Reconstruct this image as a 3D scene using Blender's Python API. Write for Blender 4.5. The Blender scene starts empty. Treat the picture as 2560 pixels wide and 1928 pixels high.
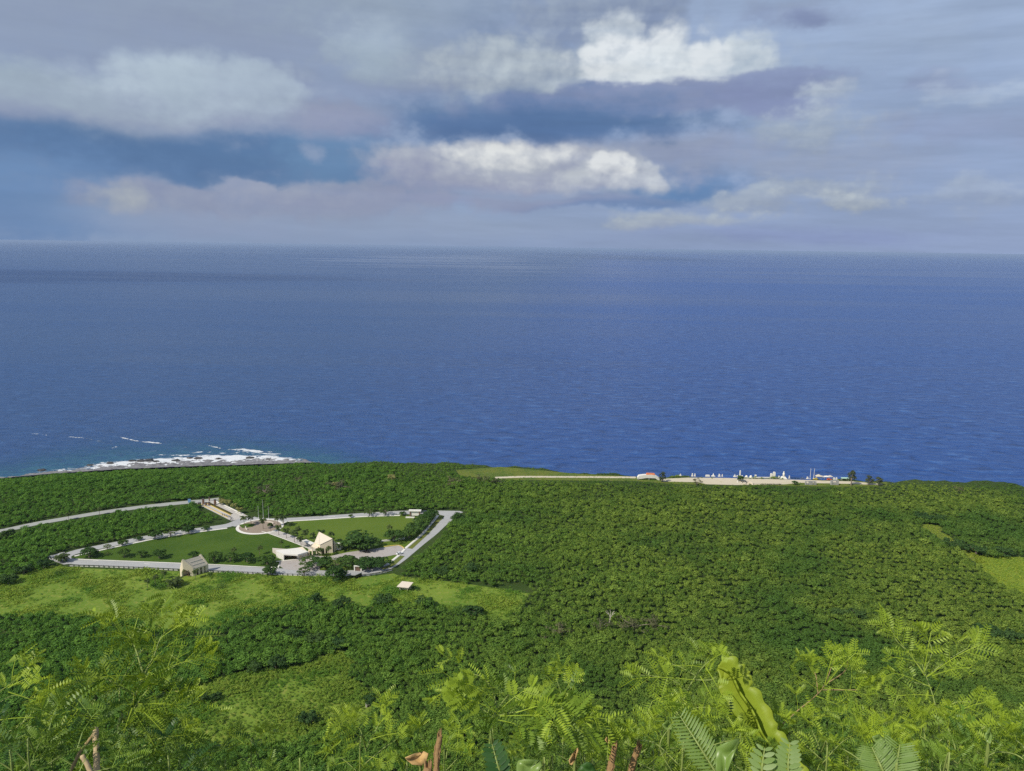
import bpy, bmesh, math, random
import numpy as np
from mathutils import Vector, Matrix, Quaternion

R = math.radians
scene = bpy.context.scene
col = scene.collection
rng = np.random.default_rng(7)
random.seed(7)

# ------------------------------------------------------------------ camera
W0, H0, F0 = 2560.0, 1928.0, 1849.0          # photo size and focal length in its pixels
CAM_Z = 200.0
PITCH = math.atan(343.0 / F0) + R(0.10)
ROLL = R(0.82)
cam_data = bpy.data.cameras.new("camera")
cam = bpy.data.objects.new("camera", cam_data)
col.objects.link(cam)
cam_data.sensor_width = 36.0
cam_data.lens = 36.0 * F0 / W0
cam_data.clip_start = 0.05
cam_data.clip_end = 500000.0
CAM_M = Matrix.Rotation(math.pi / 2 - PITCH, 4, 'X') @ Matrix.Rotation(ROLL, 4, 'Z')
cam.matrix_world = Matrix.Translation((0, 0, CAM_Z)) @ CAM_M
scene.camera = cam
M3 = np.array(CAM_M.to_3x3())

# ------------------------------------------------------------------ light, world, exposure
SUN_EL, SUN_BACK = R(45), R(37)              # from the left, a little behind the camera
sun_vec = Vector((-math.cos(SUN_EL) * math.cos(SUN_BACK), -math.cos(SUN_EL) * math.sin(SUN_BACK), math.sin(SUN_EL)))
ld = bpy.data.lights.new("sun", 'SUN')
ld.energy = 4.2
ld.angle = R(0.5)
ld.color = (1.0, 0.93, 0.80)
sun = bpy.data.objects.new("sun", ld)
sun.rotation_mode = 'QUATERNION'
sun.rotation_quaternion = sun_vec.to_track_quat('Z', 'Y')
col.objects.link(sun)
scene.view_settings.view_transform = 'Standard'
scene.view_settings.look = 'None'
scene.view_settings.exposure = 0.0
scene.view_settings.gamma = 1.0
scene.render.engine = 'CYCLES'
scene.cycles.max_bounces = 8
scene.cycles.transparent_max_bounces = 12
scene.cycles.use_denoising = False


def rays(px, py):
    px = np.asarray(px, float); py = np.asarray(py, float)
    c = np.stack([(px - W0 / 2) / F0, -(py - H0 / 2) / F0, -np.ones_like(px)], -1)
    d = c @ M3.T
    return d / np.linalg.norm(d, axis=-1, keepdims=True)


def project(p):
    """world points -> photo pixels (used to find which patch of ground belongs to which stand of plants)"""
    q = (np.asarray(p, float) - np.array([0, 0, CAM_Z])) @ M3
    return W0 / 2 + F0 * q[..., 0] / -q[..., 2], H0 / 2 - F0 * q[..., 1] / -q[..., 2]


def lin(r, g, b):
    def f(c):
        c = c / 255.0
        return c / 12.92 if c <= 0.04045 else ((c + 0.055) / 1.055) ** 2.4
    return (f(r), f(g), f(b), 1.0)


class NT:
    """small helper round a node tree"""
    def __init__(s, tree):
        s.t = tree
    def n(s, typ, **kw):
        nd = s.t.nodes.new(typ)
        for k, v in kw.items():
            setattr(nd, k, v)
        return nd
    def link(s, a, b):
        s.t.links.new(a, b)
    def put(s, sock, v):
        if isinstance(v, bpy.types.NodeSocket):
            s.link(v, sock)
        else:
            sock.default_value = v
    def math(s, op, a, b=None, c=None, clamp=False):
        nd = s.n('ShaderNodeMath', operation=op, use_clamp=clamp)
        s.put(nd.inputs[0], a)
        if b is not None: s.put(nd.inputs[1], b)
        if c is not None: s.put(nd.inputs[2], c)
        return nd.outputs[0]
    def mix(s, fac, a, b, blend='MIX'):
        nd = s.n('ShaderNodeMix', data_type='RGBA', blend_type=blend)
        s.put(nd.inputs[0], fac); s.put(nd.inputs[6], a); s.put(nd.inputs[7], b)
        return nd.outputs[2]
    def noise(s, vec, scale, detail=4, rough=0.55, dist=0.0):
        nd = s.n('ShaderNodeTexNoise')
        if vec is not None: s.link(vec, nd.inputs['Vector'])
        nd.inputs['Scale'].default_value = scale
        nd.inputs['Detail'].default_value = detail
        nd.inputs['Roughness'].default_value = rough
        nd.inputs['Distortion'].default_value = dist
        return nd.outputs['Fac']
    def xyz(s, x, y, z):
        nd = s.n('ShaderNodeCombineXYZ')
        s.put(nd.inputs[0], x); s.put(nd.inputs[1], y); s.put(nd.inputs[2], z)
        return nd.outputs[0]
    def sstep(s, v, lo, hi):
        nd = s.n('ShaderNodeMapRange', interpolation_type='SMOOTHSTEP')
        s.put(nd.inputs[0], v); s.put(nd.inputs[1], lo); s.put(nd.inputs[2], hi)
        return nd.outputs[0]


# ---- clouds: worked out on a grid of azimuth and elevation
AZ0, AZ1, EL0, EL1, SKW, SKH = -1.0, 1.0, -0.02, 0.46, 1900, 460


def fbm(x, y, octaves=6, rough=0.55, seed=0):
    """smooth value noise summed over octaves, mean about 0"""
    r = np.random.default_rng(seed)
    tab = r.random((256, 256)).astype(np.float32)
    out = np.zeros_like(x); amp = 1.0; tot = 0.0
    for o in range(octaves):
        xx = x * 2 ** o + 17.3 * o; yy = y * 2 ** o + 9.1 * o
        xi = np.floor(xx).astype(int); yi = np.floor(yy).astype(int)
        fx = xx - xi; fy = yy - yi
        fx = fx * fx * fx * (fx * (fx * 6 - 15) + 10); fy = fy * fy * fy * (fy * (fy * 6 - 15) + 10)
        a = tab[yi & 255, xi & 255]; b = tab[yi & 255, (xi + 1) & 255]; c = tab[(yi + 1) & 255, xi & 255]; d = tab[(yi + 1) & 255, (xi + 1) & 255]
        out += amp * ((a * (1 - fx) + b * fx) * (1 - fy) + (c * (1 - fx) + d * fx) * fy - 0.5)
        tot += amp; amp *= rough
    return out / tot * 2.2


def cells(x, y, octaves=4, seed=0):
    """rounded billows: high in the middle of each cell, mean about 0"""
    r = np.random.default_rng(seed)
    jx = r.random((128, 128)); jy = r.random((128, 128))
    out = np.zeros_like(x); amp = 1.0; tot = 0.0
    for o in range(octaves):
        xx = x * 2 ** o + 5.7 * o; yy = y * 2 ** o + 3.3 * o
        xi = np.floor(xx).astype(int); yi = np.floor(yy).astype(int)
        best = np.full_like(x, 9.0)
        for dx in (-1, 0, 1):
            for dy in (-1, 0, 1):
                cx = xi + dx; cy = yi + dy
                best = np.minimum(best, (cx + jx[cy & 127, cx & 127] - xx) ** 2 + (cy + jy[cy & 127, cx & 127] - yy) ** 2)
        out += amp * (0.55 - 1.15 * best); tot += amp; amp *= 0.5
    return out / tot * 1.6


def sm(t):
    t = np.clip(t, 0, 1)
    return t * t * (3 - 2 * t)


def paint_clouds():
    """radiance of the clouded sky (linear) as SKH x SKW x 3"""
    az, el = np.meshgrid(np.linspace(AZ0, AZ1, SKW), np.linspace(EL0, EL1, SKH))
    RAD = 1.0 / F0
    L = lambda q: np.array(lin(*q)[:3])
    w1 = fbm(az * 9, el * 14, 6, 0.58, 1); w2 = fbm(az * 9 + 40, el * 14 + 40, 6, 0.58, 2)
    fine = fbm(az * 22, el * 34, 7, 0.6, 3)
    soft_n = fbm(az * 6, el * 14, 5, 0.55, 4)
    ba, be = az + 0.012 * w1, el + 0.010 * w2
    puff = cells(ba * 26, be * 32, 5, 5)
    rel_p = puff - cells((ba - 0.010) * 26, (be + 0.012) * 32, 5, 5)
    fl = lambda a, e: fbm(a * 22, e * 34, 7, 0.6, 3)
    rel = fine - fl(az - 0.006, el + 0.006)
    wisp = fbm(az * 7 + el * 16, el * 70, 6, 0.62, 6)
    side = sm((az + 0.45) / 0.9)[..., None]; g = sm(el / 0.30)[..., None]
    c = (1 - g) * ((1 - side) * L((136, 156, 188)) + side * L((140, 158, 194))) + g * ((1 - side) * L((144, 158, 184)) + side * L((156, 175, 205)))

    def ae(px, py):
        d = rays(px, py)
        return float(np.arctan2(d[0], d[1])), float(np.arcsin(d[2]))

    def B(px, py, rx, up, dn, soft, amp, op, lo, hi, rk=0.5, vg=0.4, bias=0.4, puffy=False, warp=0.03, softb=None, sq=2.0, tilt=0.0, wisps=0.0):
        nonlocal c
        cu, cv = ae(px, py)
        du = az + warp * w1 - cu
        de = el + warp * 0.45 * w2 - cv - tilt * (az - cu)
        dy = np.maximum(de / (up * RAD), -de / (dn * RAD))
        d = (np.abs(du / (rx * RAD)) ** sq + np.abs(dy) ** sq) ** (1 / sq)
        v = 1 + amp * (puff if puffy else fine) + wisps * wisp - d
        s = soft if softb is None else soft + (softb - soft) * sm((0.25 * up * RAD - de) / ((0.25 * up + 0.8 * dn) * RAD))
        m = (sm(v / s) * op)[..., None]
        f = bias + vg * de / (up * RAD) + rk * ((rel_p if puffy else 0) + 0.7 * rel) + 0.25 * soft_n
        f = np.clip(f, 0, 1)[..., None]
        c = c * (1 - m) + m * (L(lo) * (1 - f) + L(hi) * f)
    # deep blue gaps
    B(420, 385, 800, 112, 104, 0.7, 0.3, 1.0, (78, 108, 152), (92, 125, 167), 0.1, sq=2.6)
    B(60, 470, 380, 150, 170, 1.0, 0.3, 0.85, (98, 130, 176), (112, 146, 188), 0.1)
    B(900, 430, 330, 110, 70, 0.8, 0.4, 0.8, (94, 128, 170), (110, 144, 180), 0.2)
    B(1330, 300, 600, 90, 74, 0.7, 0.4, 1.0, (90, 118, 162), (103, 135, 173), 0.2, sq=2.6, softb=0.5)
    B(1680, 470, 260, 66, 58, 0.6, 0.5, 1.0, (90, 124, 174), (104, 140, 182), 0.2, tilt=0.10)
    B(1480, 508, 280, 20, 20, 0.7, 0.4, 0.9, (90, 122, 172), (102, 134, 178), 0.2)
    # sheets along the top
    B(480, 40, 900, 210, 130, 1.0, 0.4, 0.95, (138, 150, 178), (152, 167, 186), 0.3, 0.2)
    B(1000, 40, 420, 160, 120, 0.9, 0.4, 0.7, (144, 160, 180), (158, 174, 190), 0.3)
    B(640, 215, 700, 70, 70, 1.0, 0.4, 0.7, (134, 145, 177), (144, 156, 182), 0.3)
    B(1270, 110, 300, 130, 130, 0.9, 0.5, 0.9, (120, 138, 172), (134, 152, 180), 0.3)
    B(1500, 50, 200, 110, 100, 0.6, 0.6, 0.95, (132, 147, 176), (154, 168, 188), 0.8, 0.2, puffy=True)
    B(1120, 180, 380, 90, 80, 0.9, 0.5, 0.9, (140, 150, 178), (156, 170, 184), 0.5)
    # left bank
    B(420, 290, 700, 70, 44, 1.0, 0.3, 0.9, (142, 150, 179), (150, 159, 182), 0.3, softb=0.8, sq=2.5)
    B(860, 290, 270, 60, 50, 0.8, 0.5, 0.95, (141, 149, 179), (154, 162, 183), 0.5, tilt=-0.10)
    B(110, 232, 360, 84, 80, 0.7, 0.3, 0.9, (150, 163, 182), (168, 186, 198), 0.5, softb=1.4, tilt=-0.16)
    B(500, 250, 270, 100, 90, 0.6, 0.24, 0.96, (148, 160, 183), (190, 206, 218), 0.25, 0.65, 0.45, puffy=True, softb=1.5, sq=2.4)
    B(640, 222, 110, 60, 90, 0.6, 0.25, 0.8, (158, 172, 191), (181, 197, 211), 0.22, puffy=True, softb=1.4)
    B(430, 210, 90, 56, 90, 0.6, 0.25, 0.8, (160, 175, 192), (184, 200, 213), 0.22, puffy=True, softb=1.4)
    B(910, 110, 150, 90, 90, 1.0, 0.4, 0.85, (158, 176, 192), (176, 191, 208), 0.4)
    B(950, 165, 190, 80, 70, 1.0, 0.5, 0.5, (152, 168, 184), (164, 180, 194), 0.4)
    B(1150, 275, 100, 40, 44, 0.8, 0.7, 0.8, (134, 146, 178), (148, 160, 186), 0.5, tilt=-0.25)
    B(800, 382, 44, 28, 30, 0.9, 0.7, 0.6, (142, 156, 186), (156, 168, 191), 0.6)
    # low bank on the left horizon
    B(520, 540, 420, 30, 80, 1.0, 0.3, 0.75, (136, 150, 182), (144, 160, 186), 0.3)
    B(680, 508, 470, 36, 46, 0.5, 0.45, 0.95, (135, 145, 175), (149, 158, 181), 0.5, 0.3, puffy=True, softb=0.9, sq=3.0)
    B(600, 474, 90, 28, 46, 0.45, 0.45, 0.9, (138, 150, 180), (153, 161, 184), 0.6, puffy=True)
    B(820, 480, 180, 30, 56, 0.6, 0.45, 0.85, (140, 149, 177), (153, 161, 182), 0.5, puffy=True)
    B(300, 502, 62, 34, 38, 0.6, 0.4, 0.85, (146, 156, 178), (172, 179, 185), 0.5, 0.4, 0.4, puffy=True, softb=0.9)
    B(30, 500, 210, 120, 150, 0.9, 0.3, 0.9, (98, 130, 176), (114, 147, 188), 0.1)
    B(1000, 560, 900, 50, 60, 1.0, 0.2, 0.6, (142, 157, 187), (148, 164, 188), 0.2)
    # sheet right of the middle
    B(1720, 370, 460, 60, 110, 0.9, 0.5, 0.9, (139, 149, 180), (153, 163, 185), 0.5)
    B(2080, 400, 350, 90, 120, 1.0, 0.5, 0.85, (144, 156, 185), (158, 170, 193), 0.5)
    # central cumulus
    B(1050, 428, 150, 56, 80, 0.8, 0.4, 0.9, (140, 147, 176), (160, 166, 182), 0.5, puffy=True)
    B(1260, 440, 330, 76, 66, 0.30, 0.12, 0.95, (148, 154, 180), (180, 186, 197), 0.4, 0.55, 0.34, puffy=True, softb=1.1, sq=4.5)
    B(1270, 400, 170, 34, 60, 0.6, 0.38, 0.92, (176, 182, 194), (229, 231, 230), 0.7, 0.45, 0.55, puffy=True, softb=1.5, sq=3.0)
    B(1510, 462, 150, 60, 40, 0.40, 0.30, 0.95, (152, 159, 182), (188, 194, 203), 0.6, 0.5, 0.5, puffy=True, softb=1.0)
    B(1505, 428, 56, 46, 50, 0.35, 0.32, 0.95, (172, 178, 193), (226, 229, 231), 0.85, 0.4, 0.6, puffy=True, softb=1.2)
    B(1605, 452, 40, 40, 40, 0.4, 0.32, 0.85, (166, 173, 191), (200, 206, 213), 0.7, puffy=True, softb=1.0)
    B(1330, 503, 440, 18, 24, 1.0, 0.4, 0.8, (139, 147, 180), (147, 156, 182), 0.3)
    # upper cumulus, base behind the dark band
    B(1240, 165, 180, 60, 70, 0.9, 0.5, 0.85, (150, 162, 178), (172, 183, 191), 0.5, puffy=True)
    B(1500, 190, 440, 90, 80, 0.9, 0.45, 0.9, (152, 165, 183), (188, 199, 207), 0.6, 0.2, 0.5, puffy=True)
    B(1530, 88, 62, 50, 90, 0.6, 0.45, 0.85, (172, 185, 199), (212, 220, 226), 0.7, 0.2, 0.6, puffy=True)
    B(1605, 165, 160, 76, 90, 0.6, 0.46, 0.9, (178, 190, 203), (229, 234, 237), 0.8, 0.2, 0.6, puffy=True)
    B(1690, 195, 130, 64, 70, 0.5, 0.46, 0.9, (180, 192, 204), (219, 226, 230), 0.65, 0.3, 0.6, puffy=True)
    B(1850, 168, 88, 62, 70, 0.5, 0.40, 0.9, (166, 181, 197), (206, 215, 220), 0.65, 0.35, 0.6, puffy=True)
    B(1775, 166, 52, 54, 80, 0.5, 0.40, 0.9, (186, 198, 209), (222, 228, 232), 0.65, 0.3, 0.6, puffy=True)
    B(1660, 262, 590, 52, 50, 0.35, 0.25, 0.97, (126, 138, 174), (140, 151, 182), 0.4, 0.1, softb=1.3, sq=3.2, tilt=0.03, wisps=0.25)
    B(1960, 228, 220, 36, 56, 0.5, 0.5, 0.9, (129, 140, 179), (138, 149, 183), 0.3, 0.1, wisps=0.3)
    B(1380, 305, 480, 84, 60, 1.0, 0.4, 0.97, (80, 108, 153), (94, 125, 168), 0.2, sq=2.6, softb=0.6)
    # right hand rags and veils
    B(2330, 90, 500, 190, 170, 1.3, 0.4, 0.6, (154, 172, 200), (170, 186, 209), 0.4)
    B(1960, 36, 100, 34, 34, 0.9, 0.9, 0.7, (138, 152, 184), (152, 166, 191), 0.7)
    B(2060, 48, 160, 44, 44, 0.9, 0.8, 0.75, (136, 150, 181), (153, 168, 194), 0.7)
    B(2035, 58, 58, 26, 24, 0.9, 0.7, 0.8, (121, 133, 168), (134, 147, 179), 0.4)
    B(2130, 235, 110, 28, 36, 0.9, 0.9, 0.8, (164, 178, 198), (196, 207, 219), 1.0)
    B(2060, 320, 210, 70, 80, 1.0, 0.7, 0.9, (148, 161, 181), (180, 192, 204), 0.9)
    B(2330, 215, 150, 28, 34, 1.0, 0.7, 0.75, (135, 147, 181), (147, 159, 189), 0.4)
    B(2440, 245, 190, 44, 30, 1.0, 0.9, 0.6, (168, 184, 208), (188, 202, 219), 0.8, wisps=0.4)
    B(2450, 310, 320, 44, 60, 1.0, 0.5, 0.7, (137, 149, 183), (150, 162, 190), 0.3)
    B(2010, 485, 290, 40, 64, 0.7, 0.7, 0.9, (145, 158, 183), (170, 182, 198), 0.9, tilt=0.10)
    B(2140, 500, 170, 32, 28, 0.7, 0.8, 0.9, (152, 164, 184), (188, 197, 204), 1.2)
    B(2430, 480, 210, 46, 50, 0.8, 0.8, 0.75, (146, 160, 188), (172, 186, 206), 0.9)
    B(1720, 560, 230, 34, 24, 0.7, 0.7, 0.9, (147, 159, 183), (174, 185, 196), 0.8)
    B(1970, 592, 440, 36, 40, 1.0, 0.3, 0.85, (127, 142, 188), (135, 152, 192), 0.1)
    c = c * (1 + (0.05 + 0.10 * side) * wisp[..., None])
    return np.clip(c, 0, 1)


def build_world():
    w = bpy.data.worlds.new("World")
    scene.world = w
    w.use_nodes = True
    t = w.node_tree
    t.nodes.clear()
    k = NT(t)
    out = k.n('ShaderNodeOutputWorld')
    bg = k.n('ShaderNodeBackground')
    STR = 0.1
    bg.inputs['Strength'].default_value = STR
    sky = k.n('ShaderNodeTexSky', sky_type='NISHITA', sun_disc=False)
    sky.sun_elevation = SUN_EL
    sky.sun_rotation = R(270) - SUN_BACK
    sky.altitude = 200
    sky.ozone_density = 2.0
    sep = k.n('ShaderNodeSeparateXYZ')
    tc = k.n('ShaderNodeTexCoord')
    k.link(tc.outputs['Generated'], sep.inputs[0])
    az = k.math('ARCTAN2', sep.outputs[0], sep.outputs[1])
    el = k.math('ARCSINE', sep.outputs[2])
    rgb = paint_clouds()
    px = np.ones((SKH, SKW, 4), np.float32); px[..., :3] = rgb
    img = bpy.data.images.new('cloud_field', SKW, SKH, float_buffer=True)
    img.colorspace_settings.name = 'Non-Color'
    img.pixels.foreach_set(px.ravel()); img.update(); img.pack()
    ti = k.n('ShaderNodeTexImage', interpolation='Cubic', extension='EXTEND')
    ti.image = img
    k.link(k.xyz(k.math('MULTIPLY_ADD', az, 1 / (AZ1 - AZ0), -AZ0 / (AZ1 - AZ0)), k.math('MULTIPLY_ADD', el, 1 / (EL1 - EL0), -EL0 / (EL1 - EL0)), 0.0), ti.inputs['Vector'])
    sc = k.n('ShaderNodeVectorMath', operation='SCALE')
    k.link(ti.outputs['Color'], sc.inputs[0]); sc.inputs['Scale'].default_value = 1 / STR
    # the sky above and behind: broken cloud with clear sky between
    gen = k.noise(tc.outputs['Generated'], 3.2, 4, 0.6, 0.3)
    dome = k.mix(k.sstep(gen, 0.44, 0.60), sky.outputs['Color'], tuple(x / STR for x in lin(182, 192, 208)[:3]) + (1.0,))
    away = k.math('MAXIMUM', k.sstep(el, 0.34, 0.46), k.sstep(k.math('ABSOLUTE', az), 0.75, 1.0))
    c = k.mix(away, k.mix(0.06, sc.outputs[0], sky.outputs['Color']), dome)
    k.link(c, bg.inputs['Color'])
    k.link(bg.outputs[0], out.inputs['Surface'])


build_world()

# ------------------------------------------------------------------ helpers
SEA_Z = -32.0


def h(x, y):
    """ground height: flat plateau that sinks towards the shore on the left"""
    x = np.asarray(x, float); y = np.asarray(y, float)
    u = y - 0.35 * x
    z = -27.0 * sm((u - 690) / 190.0)
    return z


def P(px, py, off=0.0):
    """ground point under a photo pixel"""
    d = rays(px, py)
    z = np.zeros(np.shape(px))
    for _ in range(14):
        s = (z - CAM_Z) / d[..., 2]
        z = 0.5 * z + 0.5 * h(d[..., 0] * s, d[..., 1] * s)
    s = (z - CAM_Z) / d[..., 2]
    return np.stack([d[..., 0] * s, d[..., 1] * s, z + off], -1)


def PZ(px, py, z):
    d = rays(px, py)
    s = (z - CAM_Z) / d[..., 2]
    return np.stack([d[..., 0] * s, d[..., 1] * s, np.full(np.shape(px), float(z))], -1)


def mpp(p):
    """metres per photo pixel at a world point"""
    q = (np.asarray(p, float) - np.array([0, 0, CAM_Z])) @ M3
    return float(-q[2] / F0)


def inpoly(px, py, poly):
    px = np.asarray(px); py = np.asarray(py)
    r = np.zeros(px.shape, bool)
    n = len(poly)
    j = n - 1
    for i in range(n):
        xi, yi = poly[i]; xj, yj = poly[j]
        if yi != yj:
            r ^= ((yi > py) != (yj > py)) & (px < (xj - xi) * (py - yi) / (yj - yi) + xi)
        j = i
    return r


def near_line(px, py, line, w):
    """|vertical distance| in pixels to a polyline given left to right"""
    xs = [a for a, b in line]; ys = [b for a, b in line]
    if xs[0] > xs[-1]: xs, ys = xs[::-1], ys[::-1]
    yy = np.interp(px, xs, ys)
    return (np.abs(py - yy) < w) & (px >= xs[0]) & (px <= xs[-1])


def raw_mesh(name, v, f, mats=(), smooth=False):
    """mesh from arrays: v (N,3), f (M,k) all faces with k corners"""
    v = np.asarray(v, np.float32); f = np.asarray(f, np.int32)
    me = bpy.data.meshes.new(name)
    me.vertices.add(len(v)); me.vertices.foreach_set('co', v.ravel())
    k = f.shape[1]
    me.loops.add(f.size); me.loops.foreach_set('vertex_index', f.ravel())
    me.polygons.add(len(f)); me.polygons.foreach_set('loop_start', np.arange(0, f.size, k, dtype=np.int32))
    if smooth: me.polygons.foreach_set('use_smooth', np.ones(len(f), bool))
    for m in mats: me.materials.append(m)
    me.update(calc_edges=True)
    return me


def add(name, me, parent=None, **props):
    o = bpy.data.objects.new(name, me)
    col.objects.link(o)
    if parent is not None: o.parent = parent
    for a, b in props.items(): o[a] = b
    return o


def thing(name, label, cat, loc=(0, 0, 0), rz=0.0, group=None, scale=1.0):
    o = bpy.data.objects.new(name, None)
    o.empty_display_size = 0.5
    col.objects.link(o)
    o.location = loc; o.rotation_euler = (0, 0, rz)
    o.scale = (scale,) * 3 if np.isscalar(scale) else scale
    o['label'] = label; o['category'] = cat
    if group: o['group'] = group
    return o


def tag(o, label, cat, group=None):
    o['label'] = label; o['category'] = cat
    if group: o['group'] = group
    return o


def copy_tree(o, parent=None):
    c = o.copy(); col.objects.link(c)
    c.parent = parent
    for ch in o.children: copy_tree(ch, c)
    return c


class MB:
    """collects boxes, prisms, tubes, polygons; build() links them as one mesh object"""
    def __init__(s): s.v, s.f = [], []
    def poly(s, pts):
        b = len(s.v); s.v += [tuple(p) for p in pts]; s.f.append(tuple(range(b, b + len(pts)))); return s
    def box(s, x0, y0, z0, x1, y1, z1):
        b = len(s.v)
        s.v += [(x0, y0, z0), (x1, y0, z0), (x1, y1, z0), (x0, y1, z0), (x0, y0, z1), (x1, y0, z1), (x1, y1, z1), (x0, y1, z1)]
        s.f += [tuple(b + i for i in q) for q in ((0, 3, 2, 1), (4, 5, 6, 7), (0, 1, 5, 4), (1, 2, 6, 5), (2, 3, 7, 6), (3, 0, 4, 7))]
        return s
    def prism(s, bottom, top):
        """closed solid between two rings of the same count"""
        b = len(s.v); n = len(bottom)
        s.v += [tuple(p) for p in bottom] + [tuple(p) for p in top]
        s.f.append(tuple(b + i for i in range(n))[::-1]); s.f.append(tuple(b + n + i for i in range(n)))
        for i in range(n):
            j = (i + 1) % n
            s.f.append((b + i, b + j, b + n + j, b + n + i))
        return s
    def slab(s, ring, z0, z1):
        return s.prism([(x, y, z0) for x, y in ring], [(x, y, z1) for x, y in ring])
    def tube(s, pts, rad, sides=6):
        pts = [Vector(p) for p in pts]
        if np.isscalar(rad): rad = [rad] * len(pts)
        b = len(s.v)
        for i, p in enumerate(pts):
            t = (pts[min(i + 1, len(pts) - 1)] - pts[max(i - 1, 0)]).normalized()
            a = t.orthogonal().normalized() if i == 0 else (a - t * a.dot(t)).normalized()
            c = t.cross(a)
            for q in range(sides):
                w = 2 * math.pi * q / sides
                s.v.append(tuple(p + (a * math.cos(w) + c * math.sin(w)) * rad[i]))
        for i in range(len(pts) - 1):
            for q in range(sides):
                r = (q + 1) % sides
                s.f.append((b + i * sides + q, b + i * sides + r, b + (i + 1) * sides + r, b + (i + 1) * sides + q))
        s.f.append(tuple(b + q for q in range(sides))[::-1])
        e = b + (len(pts) - 1) * sides
        s.f.append(tuple(e + q for q in range(sides)))
        return s
    def lathe(s, prof, sides=12, cx=0, cy=0):
        b = len(s.v)
        for r, z in prof:
            for q in range(sides):
                w = 2 * math.pi * q / sides
                s.v.append((cx + r * math.cos(w), cy + r * math.sin(w), z))
        for i in range(len(prof) - 1):
            for q in range(sides):
                r_ = (q + 1) % sides
                s.f.append((b + i * sides + q, b + i * sides + r_, b + (i + 1) * sides + r_, b + (i + 1) * sides + q))
        s.f.append(tuple(b + q for q in range(sides))[::-1])
        e = b + (len(prof) - 1) * sides
        s.f.append(tuple(e + q for q in range(sides)))
        return s
    def mesh(s, name, m, smooth=False, bevel=0.0):
        me = bpy.data.meshes.new(name)
        me.from_pydata(s.v, [], s.f)
        me.materials.append(m)
        bm = bmesh.new(); bm.from_mesh(me)
        bmesh.ops.recalc_face_normals(bm, faces=bm.faces)
        if bevel > 0:
            bmesh.ops.bevel(bm, geom=[e for e in bm.edges if len(e.link_faces) == 2 and e.calc_face_angle(0) > 0.5], offset=bevel, segments=1, affect='EDGES')
        if smooth:
            for f in bm.faces: f.smooth = True
        bm.to_mesh(me); bm.free(); me.update()
        return me
    def build(s, name, m, parent=None, smooth=False, bevel=0.0):
        return add(name, s.mesh(name, m, smooth, bevel), parent)


# ------------------------------------------------------------------ materials
def mat(name):
    m = bpy.data.materials.new(name)
    m.use_nodes = True
    m.node_tree.nodes.clear()
    k = NT(m.node_tree)
    out = k.n('ShaderNodeOutputMaterial')
    return m, k, out


def plain(name, c, rough=0.7, var=0.12, scale=2.0, dirt=None, bump=0.0, metal=0.0, world_scale=None, spec=0.4):
    """painted, plastered or stony surface with soft blotches"""
    m, k, out = mat(name)
    b = k.n('ShaderNodeBsdfPrincipled')
    geo = k.n('ShaderNodeNewGeometry')
    n1 = k.noise(geo.outputs['Position'], scale, 6, 0.6)
    n2 = k.noise(geo.outputs['Position'], scale * 0.13, 3, 0.5)
    v = k.math('MULTIPLY_ADD', k.math('ADD', n1, n2), var, 1.0 - var)
    cc = k.n('ShaderNodeVectorMath', operation='SCALE')
    cc.inputs[0].default_value = c[:3]; k.link(v, cc.inputs['Scale'])
    colr = cc.outputs[0]
    if dirt is not None:
        colr = k.mix(k.math('MULTIPLY', k.sstep(n1, 0.5, 0.72), 0.6), colr, dirt)
    k.link(colr, b.inputs['Base Color'])
    b.inputs['Roughness'].default_value = rough
    b.inputs['Metallic'].default_value = metal
    b.inputs['Specular IOR Level'].default_value = spec
    if bump > 0:
        bp = k.n('ShaderNodeBump'); bp.inputs['Strength'].default_value = 1.0; bp.inputs['Distance'].default_value = bump
        k.link(n1, bp.inputs['Height']); k.link(bp.outputs[0], b.inputs['Normal'])
    k.link(b.outputs[0], out.inputs[0])
    return m


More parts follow.
